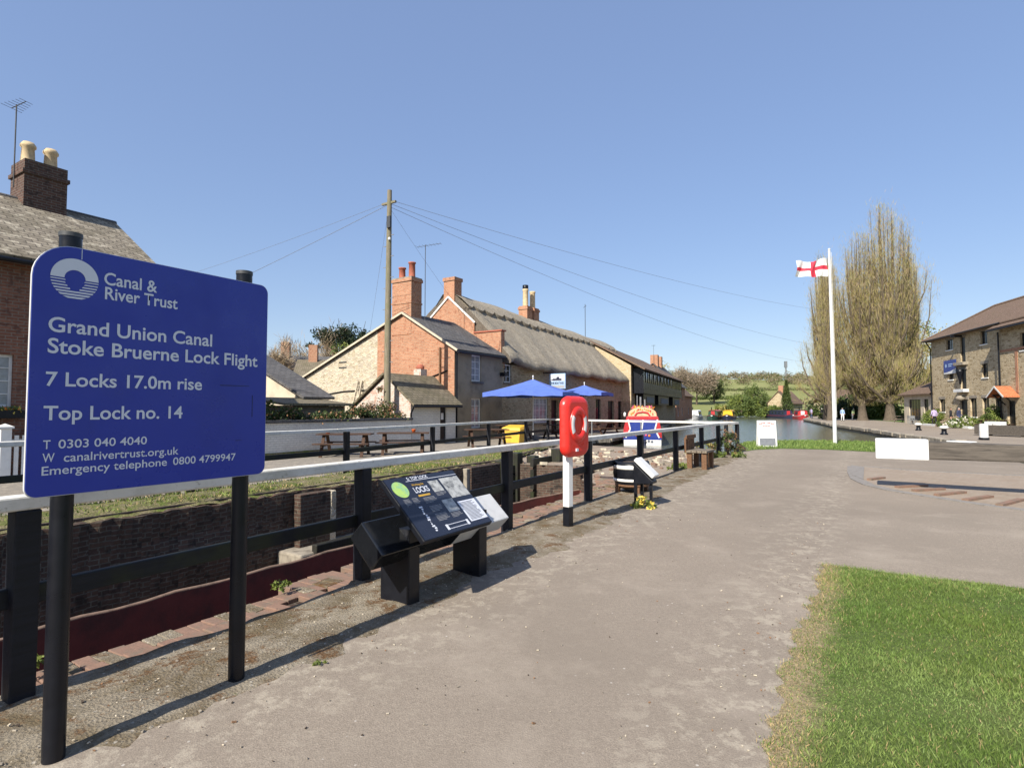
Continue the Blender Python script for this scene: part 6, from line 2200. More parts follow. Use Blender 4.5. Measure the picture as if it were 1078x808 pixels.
def person(label, loc, face, top, legs, hairm, stride=0.18, arm=0.1, h=1.7, z=0.0, bend=0.0, shoes='blackcloth'):
    k = h / 1.7
    V, E, Rr, up = [], [], [], []

    def v(p, r, par=None):
        V.append((p[0] * k, p[1] * k, p[2] * k))
        Rr.append(r * k)
        if par is not None:
            E.append((par, len(V) - 1))
        return len(V) - 1
    b = bend
    pel = v((0, 0, 0.92), 0.135)
    wst = v((0, b * 0.3, 1.08), 0.125, pel)
    chs = v((0, b * 0.7, 1.3), 0.15, wst)
    nk0 = v((0, b, 1.44), 0.075, chs)
    nk = v((0, b * 1.08, 1.5), 0.055, nk0)
    hd = v((0, b * 1.15 - 0.015, 1.6), 0.092, nk)
    v((0, b * 1.15 - 0.01, 1.68), 0.075, hd)
    for sg in (-1, 1):
        sh = v((sg * 0.165, b * 0.95, 1.39), 0.068, chs)
        el = v((sg * 0.225, b * 0.8 + 0.03, 1.12), 0.048, sh)
        wr = v((sg * 0.215, b * 0.8 - 0.1 - arm * sg, 0.9), 0.034, el)
        v((sg * 0.205, b * 0.8 - 0.14 - arm * sg, 0.81), 0.036, wr)
        hp = v((sg * 0.095, 0, 0.84), 0.1, pel)
        kn = v((sg * 0.1, -0.03 - stride * sg * 0.5, 0.48), 0.07, hp)
        an = v((sg * 0.105, 0.03 - stride * sg, 0.09), 0.043, kn)
        v((sg * 0.115, -0.13 - stride * sg, 0.035), 0.036, an)
    me = bpy.data.meshes.new('person')
    me.from_pydata(V, E, [])
    ob = bpy.data.objects.new('person', me)
    COL.objects.link(ob)
    sm = ob.modifiers.new('skin', 'SKIN')
    for i, r in enumerate(Rr):
        me.skin_vertices[0].data[i].radius = (r, r * (0.78 if i in (1, 2) else 1.0))
    me.skin_vertices[0].data[0].use_root = True
    ss = ob.modifiers.new('sub', 'SUBSURF')
    ss.levels = ss.render_levels = 2
    bpy.context.view_layer.update()
    m2 = bpy.data.meshes.new_from_object(ob.evaluated_get(bpy.context.evaluated_depsgraph_get()))
    bpy.data.objects.remove(ob)
    m2.name = 'person'
    m2.materials.clear()
    for m in (top, legs, 'skin', hairm, shoes):
        m2.materials.append(M[m])
    for p in m2.polygons:
        c = p.center / k
        x, y, zc = abs(c.x), c.y, c.z
        if zc > 1.49:
            p.material_index = 3 if (zc > 1.625 or y - b * 1.15 > 0.03) else 2
        elif zc < 0.1:
            p.material_index = 4
        elif x > 0.15 and zc < 0.9 and zc > 0.7:
            p.material_index = 2
        elif zc < 0.93:
            p.material_index = 1
        else:
            p.material_index = 0
        p.use_smooth = True
    ob = bpy.data.objects.new('person', m2)
    COL.objects.link(ob)
    ob.location = (loc[0], loc[1], z)
    ob.rotation_euler = (0, 0, face)
    return tag(ob, label, 'person', 'people on the far quay')


person('person in a lilac blue top walking past the warehouse garden, seen from behind', (38.9, 52.6), R(170), 'lilaccloth', 'blackcloth', 'hair', 0.15)
person('person in dark clothes standing by the shrubs under the banner', (38.75, 50.4), R(60), 'blackcloth', 'blackcloth', 'hair', 0.05)
person('person in a navy top beside the loading door of the warehouse', (39.4, 50.3), R(20), 'navycloth', 'denim', 'hairgrey', 0.08)
person('person in a pale blue jacket on the quay left of the big poplar', (42.85, 74.0), R(-20), 'palebluecloth', 'whitecloth', 'hairgrey', 0.15)
person('person in a pale green jacket leaning forward under the poplars', (47.7, 80.0), R(95), 'greencloth', 'greycloth', 'hairgrey', 0.1, bend=-0.18)
person('person in black with a white cap near the hedge left of the flagpole', (54.3, 100.0), R(200), 'blackcloth', 'blackcloth', 'whitecloth', 0.1)
person('person in beige beside the one in black under the hedge', (55.6, 101.0), R(160), 'beigecloth', 'beigecloth', 'whitecloth', 0.1)
person('person in dark grey standing at the stern of the red boat', (52.4, 100.0), R(180), 'greycloth', 'blackcloth', 'hair', 0.1)
person('person in a lilac top stepping off the red boat', (51.6, 98.3), R(90), 'lilaccloth', 'denim', 'hair', 0.2)

# ---- quay furniture
picnic('dark picnic table with white top beneath the big poplar', (45.6, 66.5), R(20), 'woodgrey', 'picnic tables on the far quay')
picnic('brown picnic table in front of the tiled porch', (35.9, 42.6), R(-74), 'redwood', 'picnic tables on the far quay')
fr = Frame(45.4, 65.0, R(-25))
S = Thing('pavement_sign', 'small blue A board beside the table under the poplar', 'board sign', (0, 0, 0), fr)
for sg in (-1, 1):
    S.part('board', MB().obox((0, sg * 0.12, 0.45), (0.6, 0.03, 0.92), Matrix.Rotation(sg * R(11), 3, 'X')), M['palebluecloth'], bev=0.01)
for i, (x, y, r_) in enumerate([(41.6, 59.2, 0.3), (42.3, 60.6, 1.2), (40.9, 58.2, 2.2)]):
    fr = Frame(x, y, r_)
    S = Thing('cafe_chair', ['slim metal cafe chair in the middle before the extension glazing', 'slim metal cafe chair nearest the blue A board', 'slim metal cafe chair nearest the warehouse corner'][i], 'chair', (0, 0, 0), fr, 'cafe chairs by the extension')
    S.part('seat', MB().box(-0.22, 0.22, -0.22, 0.22, 0.43, 0.47), M['steel'])
    S.part('backrest', MB().box(-0.22, 0.22, 0.2, 0.23, 0.6, 0.88), M['steel'])
    for sx in (-1, 1):
        for sy in (-1, 1):
            S.part('leg', MB().box(sx * 0.2 - 0.02, sx * 0.2 + 0.02, sy * 0.2 - 0.02, sy * 0.2 + 0.02, 0, 0.88 if sy > 0 else 0.43), M['steel'])
x, y = 27.9, 33.0
fr = Frame(28.6, 33.2, R(-76))
S = Thing('wooden_trough', 'long dark wooden trough planter on the quay', 'planter', (0, 0, 0), fr)
S.part('side', MB().box(-1.4, 1.5, -0.4, -0.34, 0.08, 0.62).box(-1.4, 1.5, 0.34, 0.4, 0.08, 0.62).box(-1.4, -1.34, -0.34, 0.34, 0.08, 0.62).box(1.44, 1.5, -0.34, 0.34, 0.08, 0.62), M['beamdark'], bev=0.01)
S.part('soil', MB().box(-1.24, 1.44, -0.34, 0.34, 0.1, 0.52), M['dirt'])
for xx in (-1.0, 1.2):
    S.part('foot', MB().box(xx - 0.1, xx + 0.1, -0.36, 0.36, 0, 0.08), M['beamdark'])
for i, (xx, lb) in enumerate(((-0.6, 'white box on the left of the pair lying on the dark trough'), (-0.12, 'white box on the right of the pair lying on the dark trough'))):
    o = single('white_box', MB().box(xx - 0.2, xx + 0.2, -0.42, 0.1, 0.625, 0.84), M['purewhite'], (xx, 0, 0.62), fr, lb, 'box', 'white boxes on the trough', bev=0.02)

# ---- garden along the warehouse
gd = [((41.0, 54.9), (1.6, 0.9, 1.35), ['leaf_bright', 'leaf_bright', 'leaf_mid'], 'bright yellow green hedge in front of the warehouse corner', 70),
      ((39.0, 49.0), (1.0, 0.9, 1.0), ['leaf_mid', 'leaf_hedge'], 'round green bush beside the loading door', 50),
      ((37.6, 47.3), (1.7, 1.0, 0.75), ['leaf_mid', 'leaf_bright', 'flower_white'], 'low mounded shrubs with white flowers on the quay', 60),
      ((38.2, 45.4), (1.1, 0.9, 1.75), ['leaf_mid', 'leaf_bright'], 'tall loose shrub under the warehouse windows', 60),
      ((36.9, 44.0), (1.1, 0.8, 1.1), ['leaf_mid', 'leaf_bright', 'leaf_hedge'], 'bushy green shrub left of the porch', 50),
      ((38.3, 50.6), (0.8, 0.6, 0.45), ['leaf_mid', 'twig_grey'], 'low greyish plants at the edge of the flower bed', 30),
      ((31.6, 34.3), (1.4, 0.6, 0.5), ['leaf_bright', 'leaf_mid'], 'low bright green plants behind the dark trough', 40),
      ((42.3, 57.3), (1.2, 0.5, 0.6), ['leaf_mid', 'leaf_bright'], 'low green plants in front of the extension', 30)]
for i, (l, s_, ms, lb, n) in enumerate(gd):
    plant('shrub', lb, 'shrub', l, s_, n, 60, 0.16, ms, 'garden shrubs along the warehouse', seed=60 + i)
mb = MB()
for p, q in (((40.3, 56.6), (38.4, 51.6)), ((37.9, 50.0), (36.6, 45.6)), ((36.4, 45.0), (35.6, 42.0))):
    mb.beam((*p, 0.08), (*q, 0.08), 0.25, 0.2)
single('bed_kerb', mb, M['white'], (0, 0, 0), WORLD, kind='structure', bev=0.02)

# ================================================================== TREES AND GREENERY


def poplar_mesh(h, w, seed, nl=30, tw=14000):
    """Lombardy poplar in early spring: steep limbs, steep branches, fine upright twigs"""
    g = np.random.default_rng(seed)
    rs = random.Random(seed)
    mb = MB()
    mb.tube([(0, 0, -0.3), (0, 0, 0.4), (0.05, 0, 2.0), (0.1, 0.05, h * 0.3), (0, 0, h * 0.7)], [1.0, 0.66, 0.48, 0.34, 0.06], 12)
    limbs = []
    for i in range(nl):
        z0 = rs.uniform(0.03, 0.36 if i % 3 else 0.2) * h + 1.0
        t = rs.uniform(0, 2 * math.pi)
        zt = min(h, z0 + (rs.uniform(0.06, 0.26) if i % 3 == 0 else rs.uniform(0.3, 0.64)) * h)
        if i < 14:
            zt = h * rs.uniform(0.84, 1.0)
        f = (zt / h)
        rad = w * 0.5 * max(0.3, 1 - max(0, (f - 0.22) / 0.78) ** 2.3) * rs.uniform(0.3, 1.05) * min(1, 0.45 + f * 2.2)
        x1, y1 = rad * math.cos(t), rad * math.sin(t)
        zm = z0 + (zt - z0) * 0.35
        pts = [Vector((0.1 * math.cos(t), 0.1 * math.sin(t), z0)), Vector((x1 * 0.6, y1 * 0.6, zm)), Vector((x1 * 0.92, y1 * 0.92, z0 + (zt - z0) * 0.7)), Vector((x1, y1, zt))]
        r0 = 0.07 + 0.16 * (1 - z0 / h) * rs.uniform(0.7, 1.3)
        mb.tube(pts, [r0, r0 * 0.75, r0 * 0.42, 0.012], 6)
        limbs.append(pts)
    P, D, L = [], [], []
    nper = tw // nl
    for pts in limbs:
        s = g.random(nper) ** 0.92 * 3
        i0 = np.minimum(s.astype(int), 2)
        f = s - i0
        A = np.array([list(p) for p in pts])
        B = A[i0] + (A[i0 + 1] - A[i0]) * f[:, None]
        dirv = A[i0 + 1] - A[i0]
        dirv = dirv / np.linalg.norm(dirv, axis=1)[:, None]
        off = g.normal(size=(nper, 3)) * np.array([0.5, 0.5, 0.7]) * (0.6 + 0.055 * h * 0.6)
        B = B + off * g.random((nper, 1))
        P.append(B)
        D.append(dirv * 0.7 + g.normal(size=(nper, 3)) * 0.42 + np.array([0, 0, 0.6]))
        L.append(g.uniform(0.35, 1.15, nper))
    P, D, L = np.concatenate(P), np.concatenate(D), np.concatenate(L)
    P[:, 2] = np.maximum(P[:, 2], 2.2)
    n = len(P)
    mi = g.choice([0, 0, 1, 1, 1, 2], n)
    crown = leafmesh('crown', P, D, L, g.uniform(0.016, 0.04, n), [M['twig_tan'], M['twig_olive'], M['twig_grey']], mi)
    return mb.mesh('trunk', [M['bark']]), crown


pa = poplar_mesh(30.0, 12.0, 11, 84, 46000)
pb = poplar_mesh(24.0, 9.4, 12, 60, 30000)
pop = [((50.0, 75.5), pa, (1, 1, 1), 0, 'tallest bare poplar with a thick trunk by the picnic table'),
       ((47.6, 77.5), pa, (0.9, 0.9, 0.88), 2.2, 'tall bare poplar with a flared trunk left of the tallest one'),
       ((42.9, 77.0), pb, (0.62, 0.62, 0.94), 0.5, 'shorter bare poplar right behind the flagpole'),
       ((54.2, 77.0), pb, (0.62, 0.62, 0.95), 3.4, 'slender thin bare poplar nearest the warehouse'),
       ((46.4, 84.0), pb, (0.9, 0.9, 1.02), 1.4, 'bare poplar at the back of the group near the hedge')]
for l, (tr, cr), sc, r_, lb in pop:
    o = bpy.data.objects.new('poplar_tree', None)
    COL.objects.link(o)
    o.location = (l[0], l[1], 0)
    o.rotation_euler = (0, 0, r_)
    o.scale = sc
    tag(o, lb, 'tree', 'row of bare poplars on the far bank')
    link('trunk', tr, parent=o)
    link('crown', cr, parent=o)


def tree(name, label, loc, h, w, leaf, mats, trunk=0.25, seed=1, clumps=60, per=60, bare=False, group=None, z=None, crown0=0.3, cone=False, limbs=9, umbrella=False):
    g = np.random.default_rng(seed)
    rs = random.Random(seed)
    z = hill_z(*loc) - 0.1 if z is None else z
    S = Thing(name, label, 'tree', (loc[0], loc[1], z), WORLD, group)
    mb = MB()
    th = h * (0.95 if cone else 0.55)
    mb.tube([(0, 0, -0.3), (0, 0, h * 0.2), (0.02 * h, 0, th)], [trunk * 1.3, trunk, trunk * 0.35], 8)
    ends = []
    if not cone:
        for i in range(limbs):
            t = 2 * math.pi * i / limbs + rs.uniform(-0.4, 0.4)
            z0 = h * rs.uniform(0.22, 0.5)
            d = w * 0.5 * rs.uniform(0.5, 1)
            z1 = h * rs.uniform(0.55, 0.96)
            p = (d * math.cos(t), d * math.sin(t), z1)
            m_ = (p[0] * 0.5, p[1] * 0.5, z0 + (z1 - z0) * 0.45)
            mb.tube([(0, 0, z0), m_, p], [trunk * 0.5, trunk * 0.3, 0.02], 5)
            ends.append((m_, p))
    me = mb.mesh('trunk', [M['bark']])
    link('trunk', me, parent=S.o)
    if bare:
        P, D, L = [], [], []
        n = clumps * per // limbs
        for m_, p in ends:
            A, B = np.array(m_), np.array(p)
            f = g.random((n, 1)) * 1.1
            q = A + (B - A) * f + g.normal(size=(n, 3)) * 0.09 * w
            P.append(q)
            D.append((q - np.array([0, 0, h * 0.3])) / h + g.normal(size=(n, 3)) * 0.35)
            L.append(g.uniform(0.05, 0.13, n) * h)
        P, D, L = np.concatenate(P), np.concatenate(D), np.concatenate(L)
        cr = leafmesh('crown', P, D, L, leaf, [M[m] for m in mats], g.integers(0, len(mats), len(P)))
    else:
        if cone:
            n = clumps * per
            f = g.random(n) ** 0.7
            lay = np.floor(f * 11) / 11 + 0.4 * (f * 11 % 1) / 11
            t = g.random(n) * 6.283
            rad = (1 - lay) * w * 0.5 * g.uniform(0.5, 1.05, n)
            P = np.stack([rad * np.cos(t), rad * np.sin(t), h * (0.08 + 0.92 * f) + g.normal(0, 0.02 * h, n)], 1)
            ids = g.integers(0, clumps, n)
        else:
            c0 = h * crown0
            P, ids = bush_points(w / 2, w / 2, (h - c0) / 2, clumps, per, 0.5, 1, seed)
            if umbrella:
                P[:, 2] = np.abs(P[:, 2])
            P[:, 2] += c0 + (h - c0) / 2 * (0.3 if umbrella else 1)
        mi = g.integers(0, len(mats), clumps)[ids]
        cr = leafmesh('crown', P, g.normal(size=P.shape) + [0, 0, 0.2], leaf * g.uniform(0.6, 1.3, len(P)), leaf * 0.6, [M[m] for m in mats], mi)
    link('crown', cr, parent=S.o)
    return S


# behind the pub on the left
tree('pine_tree', 'dark broad topped pine rising behind the rubble gable', (-21.9, 75), 14.2, 9, 0.32, ['leaf_pine', 'leaf_dark', 'leaf_pine'], 0.35, 41, 60, 90, z=0, crown0=0.62, umbrella=True)
tree('broadleaf_tree', 'bright green leafing tree below the pine', (-18.8, 70), 9.8, 8.5, 0.3, ['leaf_mid', 'leaf_bright', 'leaf_mid'], 0.25, 42, 70, 70, z=0, crown0=0.25)
tree('bare_tree', 'bare grey brown tree left of the pine', (-25.0, 73), 11.5, 7.5, 0.05, ['twig_grey', 'twig_tan'], 0.22, 43, 60, 90, bare=True, z=0)
tree('bare_tree', 'thin bare tree beside the blue sign edge', (-23.2, 56), 9.6, 2.6, 0.04, ['twig_grey', 'twig_tan'], 0.12, 44, 50, 60, bare=True, z=0, limbs=8)
tree('broadleaf_tree', 'pale hazy willow leafing green by the orange houses', (24.5, 98), 9.5, 5.5, 0.3, ['leaf_bright', 'twig_olive', 'leaf_bright'], 0.2, 45, 50, 60, z=0, crown0=0.12)
# on the hill
tree('bare_tree', 'largest bare tree on the field hedge above the moored boats', (81, 250), 15.5, 17, 0.16, ['twig_far', 'twig_grey'], 0.4, 51, 80, 110, bare=True, limbs=14)
tree('bare_tree', 'paler bare tree behind the chimney of the orange house', (70, 252), 14, 11, 0.13, ['twig_far', 'twig_grey'], 0.3, 52, 60, 90, bare=True, limbs=11)
tree('broadleaf_tree', 'round dark olive tree right of the big bare tree', (92.9, 262), 11.5, 11, 0.6, ['leaf_hedge', 'leaf_dark', 'leaf_mid'], 0.35, 53, 70, 70, crown0=0.12)
tree('conifer', 'pointed green conifer beside the stone cottage', (60.1, 124.8), 7.6, 3.2, 0.3, ['leaf_mid', 'leaf_hedge'], 0.15, 54, 40, 90, cone=True, z=0)
bl = [((53.2, 132), (4.4, 4.2, 5.4), ['leaf_mid', 'leaf_bright', 'leaf_mid'], 'large fresh green willow bush on the left over the water'),
      ((57.0, 134), (3.8, 3.6, 6.3), ['leaf_mid', 'leaf_hedge'], 'taller mid green bush in the middle of the far bank'),
      ((60.5, 141), (3.8, 3.6, 6.4), ['leaf_bright', 'leaf_mid'], 'rounded yellow green bush left of the stone cottage'),
      ((57.6, 127), (3.2, 2.2, 1.9), ['leaf_bright', 'leaf_mid'], 'low clipped hedge bush at the water edge'),
      ((49.5, 134), (2.4, 2.4, 2.4), ['leaf_bright', 'twig_olive'], 'pale low bush on the left of the far bank'),
      ((66.0, 120), (4.5, 3.0, 3.4), ['leaf_hedge', 'leaf_mid', 'leaf_dark'], 'dark garden hedge behind the red hulled boat'),
      ((64.0, 108), (5.0, 3.5, 4.2), ['leaf_hedge', 'leaf_dark', 'leaf_mid'], 'big dark evergreen bush left of the flagpole'),
      ((59.5, 98), (4.2, 3.2, 3.2), ['leaf_dark', 'leaf_hedge'], 'dark evergreen hedge behind the people on the quay'),
      ((54.5, 91), (4.5, 2.6, 2.7), ['leaf_dark', 'leaf_hedge'], 'dark clipped hedge behind the poplar trunks'),
      ((57.4, 88), (3.2, 2.5, 2.6), ['leaf_mid', 'leaf_bright'], 'bright green bush right of the thick poplar trunk'),
      ((53.4, 70.5), (2.0, 2.0, 2.2), ['leaf_bright', 'leaf_mid'], 'bright leafing shrub beside the extension')]
for i, (l, s_, ms, lb) in enumerate(bl):
    plant('bush', lb, 'bush', l, s_, 70, 60, 0.42, ms, 'bushes on the far banks', seed=80 + i, z=min(0, hill_z(*l)))
tree('broadleaf_tree', 'yellow green tree leafing behind the warehouse extension', (58.5, 80), 13.5, 10, 0.32, ['twig_olive', 'leaf_bright', 'twig_olive'], 0.25, 55, 80, 80, z=0, crown0=0.12)
# the wooded skyline and the hedges between the fields, far off
g = np.random.default_rng(5)
Ps, Ls, mis = [], [], []


def clump(x, y, h, w, n, mm, leaf):
    q = g.normal(size=(n, 3))
    q /= np.linalg.norm(q, axis=1)[:, None]
    q *= g.random((n, 1)) ** 0.4
    q = q * np.array([w / 2, w / 2, h / 2]) + np.array([x, y, hill_z(x, y) + h * 0.5])
    Ps.append(q)
    Ls.append(np.full(n, leaf))
    mis.append(g.choice(mm, n))


for k in range(520):
    th = R(g.uniform(6, 62))
    r = g.uniform(430, 640)
    h = g.uniform(4, 8.5)
    clump(r * math.sin(th), r * math.cos(th), h, h * 1.4, 150, [[0, 1], [0, 1, 3], [0, 3], [1, 0, 0], [0, 0, 2]][g.integers(0, 5)], 1.1)
for k in range(150):
    t = k / 149
    x, y = 60 + 230 * t, 330 + 30 * math.sin(t * 4)
    h = g.uniform(1.2, 3.0)
    clump(x, y, h, 3.5, 40, [2, 3, 0], 0.8)
for k in range(60):
    t = k / 59
    x, y = 78 + 40 * t, 285 + 8 * t
    clump(x, y, g.uniform(1.2, 2.2), 3, 26, [2, 3], 0.8)
for k in range(24):
    th = R(g.uniform(27, 50))
    r = g.uniform(190, 260)
    clump(r * math.sin(th), r * math.cos(th), g.uniform(3, 6), 6, 60, [[0, 1], [1, 2], [0, 3]][g.integers(0, 3)], 1.2)
P = np.concatenate(Ps)
o = link('hill_woods', leafmesh('hill_woods', P, g.normal(size=P.shape), np.concatenate(Ls), np.concatenate(Ls) * 0.6, [M['far_brown'], M['far_olive'], M['leaf_hedge'], M['leaf_mid']], np.concatenate(mis)),
         label='brown and olive woods and hedges along the far hillside', cat='woodland', kind='stuff')
x, y = 240.7, 500
S = Thing('radio_mast', 'thin grey radio mast on the wooded skyline', 'mast', (x, y, hill_z(x, y)), WORLD)
hz = hill_z(x, y)
S.part('shaft', MB().tube([(x, y, hz), (x, y, hz + 16)], 0.7, 8), M['steel'])
S.part('aerials', MB().box(x - 1.0, x + 1.0, y - 1.0, y + 1.0, hz + 11.0, hz + 16.5), M['steel'])
# stone cottage among the bushes
fr = Frame(59.6, 127.5, R(-48))
S = Thing('stone_cottage', 'small stone cottage with an orange chimney among the far bushes', 'house', (0, 0, 0), fr)
mb = MB().add([(-2.4, 0, -0.1), (2.4, 0, -0.1), (2.4, 0, 2.9), (0, 0, 5.3), (-2.4, 0, 2.9)], [(0, 1, 2, 3, 4)])
mb.box(-2.4, 2.4, 0.02, 7, -0.1, 2.9)
S.part('wall', mb, M['stone_wh'])
mb = MB()
for sg in (-1, 1):
    mb.add([(sg * 2.7, -0.2, 2.6), (0, -0.2, 5.45), (0, 7.2, 5.45), (sg * 2.7, 7.2, 2.6), (sg * 2.7, -0.2, 2.72), (0, -0.2, 5.58), (0, 7.2, 5.58), (sg * 2.7, 7.2, 2.72)], [(0, 1, 2, 3), (4, 5, 6, 7), (0, 1, 5, 4), (0, 4, 7, 3)])
S.part('roof', mb, M['tile_brown'])
S.part('chimney', MB().box(-0.5, 0.5, 1.2, 2.2, 4.6, 6.8), M['brick_red'])
fr = Frame(72, 118, R(15))
S = Thing('long_barn', 'long low roof of a brown barn above the right hand hedge', 'barn', (0, 0, 0), fr)
S.part('wall', MB().box(-6, 8, 0, 6, -0.1, 2.8), M['stone_wh'])
mb = MB()
slope(mb, -6.3, 8.3, -0.4, 2.6, 3, 5.6)
slope(mb, -6.3, 8.3, 6.4, 2.6, 3, 5.6)
S.part('roof', mb, M['tile_brown'])
S = Thing('telegraph_pole', 'distant thin pole above the far barn', 'pole', (66.5, 122, 0), WORLD)
S.part('shaft', MB().tube([(66.5, 122, 0), (66.5, 122, 9.5)], [0.16, 0.11], 8), M['pole'])
S.part('cross_arm', MB().box(65.7, 67.3, 121.95, 122.05, 9.1, 9.25), M['pole'])

# ---- the yard behind the garden wall: hedge, sheds, far houses
hp = []
S = Thing('hedge', 'dark ivy hedge growing along the top of the garden wall', 'hedge', (12, 16.9, 0))
n = 9000
a = RNG.uniform(6.5, 18.2, n)
c = 16.95 + RNG.normal(0, 0.2, n)
z = 1.22 + np.abs(RNG.normal(0, 0.13, n)) + 0.1 * np.sin(a * 1.7) + 0.08 * np.sin(a * 4.1) - 0.02
P = np.stack([a, c, np.maximum(z, 0.9)], 1) - np.array(S.org)
S.adopt('leaves', leafmesh('leaves', P, RNG.normal(size=P.shape) + [0, -0.2, 0.3], RNG.uniform(0.06, 0.14, n), 0.07, [M['leaf_ivy'], M['leaf_hedge'], M['leaf_dark'], M['bush_dry']], RNG.choice([0, 0, 1, 1, 2, 3], n)), S.org)
mb = MB()
for k in range(24):
    a_ = 6.8 + k * 0.49
    mb.tube([(a_, 16.95, 0), (a_ + 0.1, 16.98, 0.8), (a_ - 0.05, 16.92, 1.35)], [0.03, 0.02, 0.008], 5)
S.part('stem', mb, M['bark'])
plant('shrub', 'dry reddish twiggy shrub in front of the lean-to gable', 'shrub', W(17.6, 17.6), (1.1, 0.8, 2.25), 60, 60, 0.13, ['bush_dry', 'twig_grey', 'leaf_hedge'], seed=71)
plant('shrub', 'climbing shrub with orange brown leaves beside the blue sign', 'shrub', W(11.6, 17.5), (0.9, 0.6, 2.1), 40, 50, 0.13, ['leaf_hedge', 'bush_dry', 'leaf_mid'], seed=72)
S = Thing('yard_shed', 'low mossy flat roofed shed behind the ivy hedge', 'shed', (14.4, 18.6, 0))
S.part('wall', MB().box(13.4, 16.2, 18.2, 20.2, 0, 1.72), M['woodgrey'])
S.part('roof', MB().prism([(17.9, 1.72), (20.4, 1.98), (20.4, 2.06), (17.9, 1.8)], 'x', 13.1, 16.4), M['stone_tile'])
S = Thing('rendered_shed', 'pale rendered outbuilding with a sloping slate roof behind the hedge', 'outbuilding', (14, 24, 0))
mb = MB().add([(15.5, 19.9, -0.1), (15.5, 26, -0.1), (15.5, 26, 4.6), (15.5, 19.9, 2.0)], [(0, 1, 2, 3)])
mb.add([(15.5, 19.9, -0.1), (16.8, 19.9, -0.1), (16.8, 19.9, 2.0), (15.5, 19.9, 2.0)], [(0, 1, 2, 3)])
S.part('wall', mb, M['render_pale'], fix=False)
mb = MB()
slope(mb, 15.3, 16.9, 19.65, 2.0, 26, 4.75, 0.1)
S.part('roof', mb, M['slate'])
for i, (ox, oy, az, L, D, he, hr, wm, rm, lb, cx) in enumerate([
        (-27.5, 55, 10, 9, 7, 4.6, 7.0, 'brick_red', 'slate', 'far brick house with slate roof and tall chimney behind the yard', 4.2),
        (-20.0, 52, 12, 9.5, 7, 4.2, 6.3, 'render_pale', 'stone_tile', 'far cottage with mossy tiled roof left of the rubble gable', 0.9)]):
    fr = Frame(ox, oy, R(az))
    S = Thing('cottage', lb, 'house', (0, 0, 0), fr)
    hol = [(1.2, 2.1, 2.3, 3.4), (5.2, 6.1, 2.3, 3.4)]
    mb = MB().openwall(0, L, -0.1, he, 0, hol, 0.12)
    for x in (0, L):
        mb.add([(x, 0, -0.1), (x, D, -0.1), (x, D, he), (x, D / 2, hr - 0.1), (x, 0, he)], [(0, 1, 2, 3, 4)])
    S.part('wall', mb, M[wm], fix=False)
    for h_ in hol:
        window(S, *h_, 0.08, 2, 2, 'glass')
    mb = MB()
    slope(mb, -0.2, L + 0.2, -0.3, he - 0.15, D / 2, hr)
    slope(mb, -0.2, L + 0.2, D + 0.3, he - 0.15, D / 2, hr)
    rf = S.part('roof', mb, M[rm])
    ch = S.part('chimney', MB().box(cx, cx + 0.8, D / 2 - 0.5, D / 2 + 0.5, hr - 0.8, hr + 1.5), M['brick_red'], parent=rf)

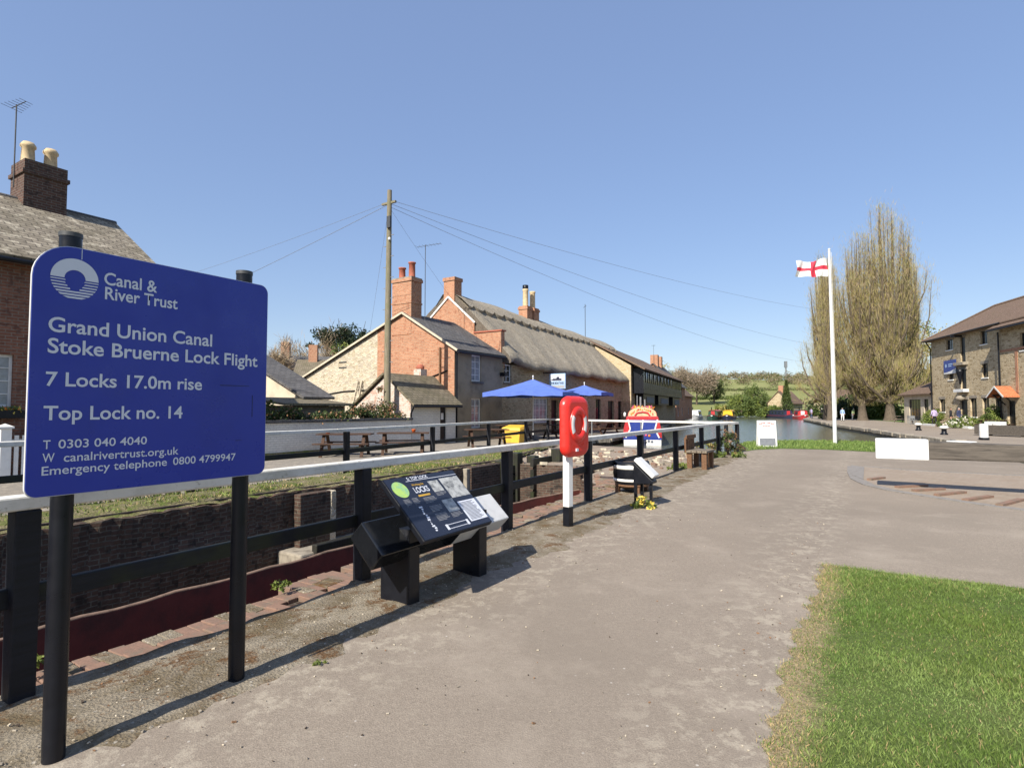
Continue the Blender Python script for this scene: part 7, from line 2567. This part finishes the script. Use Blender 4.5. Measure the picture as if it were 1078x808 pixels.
# ---- telegraph pole and its wires
S = Thing('telegraph_pole', 'tall weathered timber telegraph pole with climbing steps before the brick gable', 'pole', (17.93, 17.53, 0))
pb_ = (17.93, 17.53)
S.part('shaft', MB().tube([(pb_[0], pb_[1], -0.2), (pb_[0], pb_[1], 5), (pb_[0] - 0.02, pb_[1] - 0.05, 11.1)], [0.16, 0.14, 0.1], 12), M['pole'])
mb = MB()
for k in range(13):
    z = 3.6 + k * 0.46
    sg = 1 if k % 2 else -1
    S.part('step', MB().beam((pb_[0], pb_[1] + sg * 0.1, z), (pb_[0], pb_[1] + sg * 0.3, z), 0.025, 0.025), M['steel'])
S.part('junction_box', MB().box(pb_[0] - 0.2, pb_[0] - 0.1, pb_[1] - 0.26, pb_[1] - 0.06, 9.4, 9.9), M['darkmetal'])
S.part('insulator', MB().lathe((pb_[0] - 0.12, pb_[1] - 0.16, 8.85), [(0.03, 0), (0.06, 0.03), (0.06, 0.1), (0.02, 0.14)], 10), M['purewhite'])
S.part('cross_arm', MB().beam((pb_[0], pb_[1] + 0.4, 10.55), (pb_[0], pb_[1] - 0.4, 10.55), 0.09, 0.09), M['pole'])
pw_ = W(*pb_, 10.5)


def wire(label, p, q, sag, r=0.014):
    pts = []
    for i in range(25):
        t = i / 24
        pts.append((p[0] + (q[0] - p[0]) * t, p[1] + (q[1] - p[1]) * t, p[2] + (q[2] - p[2]) * t - sag * 4 * t * (1 - t)))
    single('overhead_wire', MB().tube(pts, r, 5), M['steel'], p, WORLD, label, 'cable', 'overhead wires from the telegraph pole', uv=False)


def PY(px, py, Y):
    t = math.atan(26 / 600)
    u, v = (px - 539) / 600, -(py - 404) / 600
    y, z = math.cos(t) - v * math.sin(t), math.sin(t) + v * math.cos(t)
    return (u * Y / y, Y, 1.6 + z * Y / y)


wire('upper overhead wire running from the pole down to the left behind the sign', (pw_[0], pw_[1], 10.6), PY(120, 312, 42), 0.25, 0.007)
wire('lower overhead wire running from the pole down to the left behind the sign', pw_, PY(120, 352, 36), 0.2, 0.01)
wire('highest long overhead wire crossing to the poplars on the right', (pw_[0], pw_[1], 10.7), (48.5, 76, 14.2), 1.1, 0.009)
wire('middle long overhead wire crossing the canal to the right', (pw_[0], pw_[1], 10.55), (47.5, 78, 9.6), 1.3, 0.009)
wire('lowest long overhead wire crossing the canal to the right', (pw_[0], pw_[1], 10.4), (46.2, 84, 8.2), 1.5, 0.009)
wire('short overhead wire dropping from the pole to the thatched gable', (pw_[0], pw_[1], 10.4), W(26.0, 19.0, 6.4), 0.15, 0.005)
wire('short overhead wire dropping from the pole behind the brick gable', (pw_[0], pw_[1], 10.5), W(23, 24.0, 5.4), 0.15, 0.005)
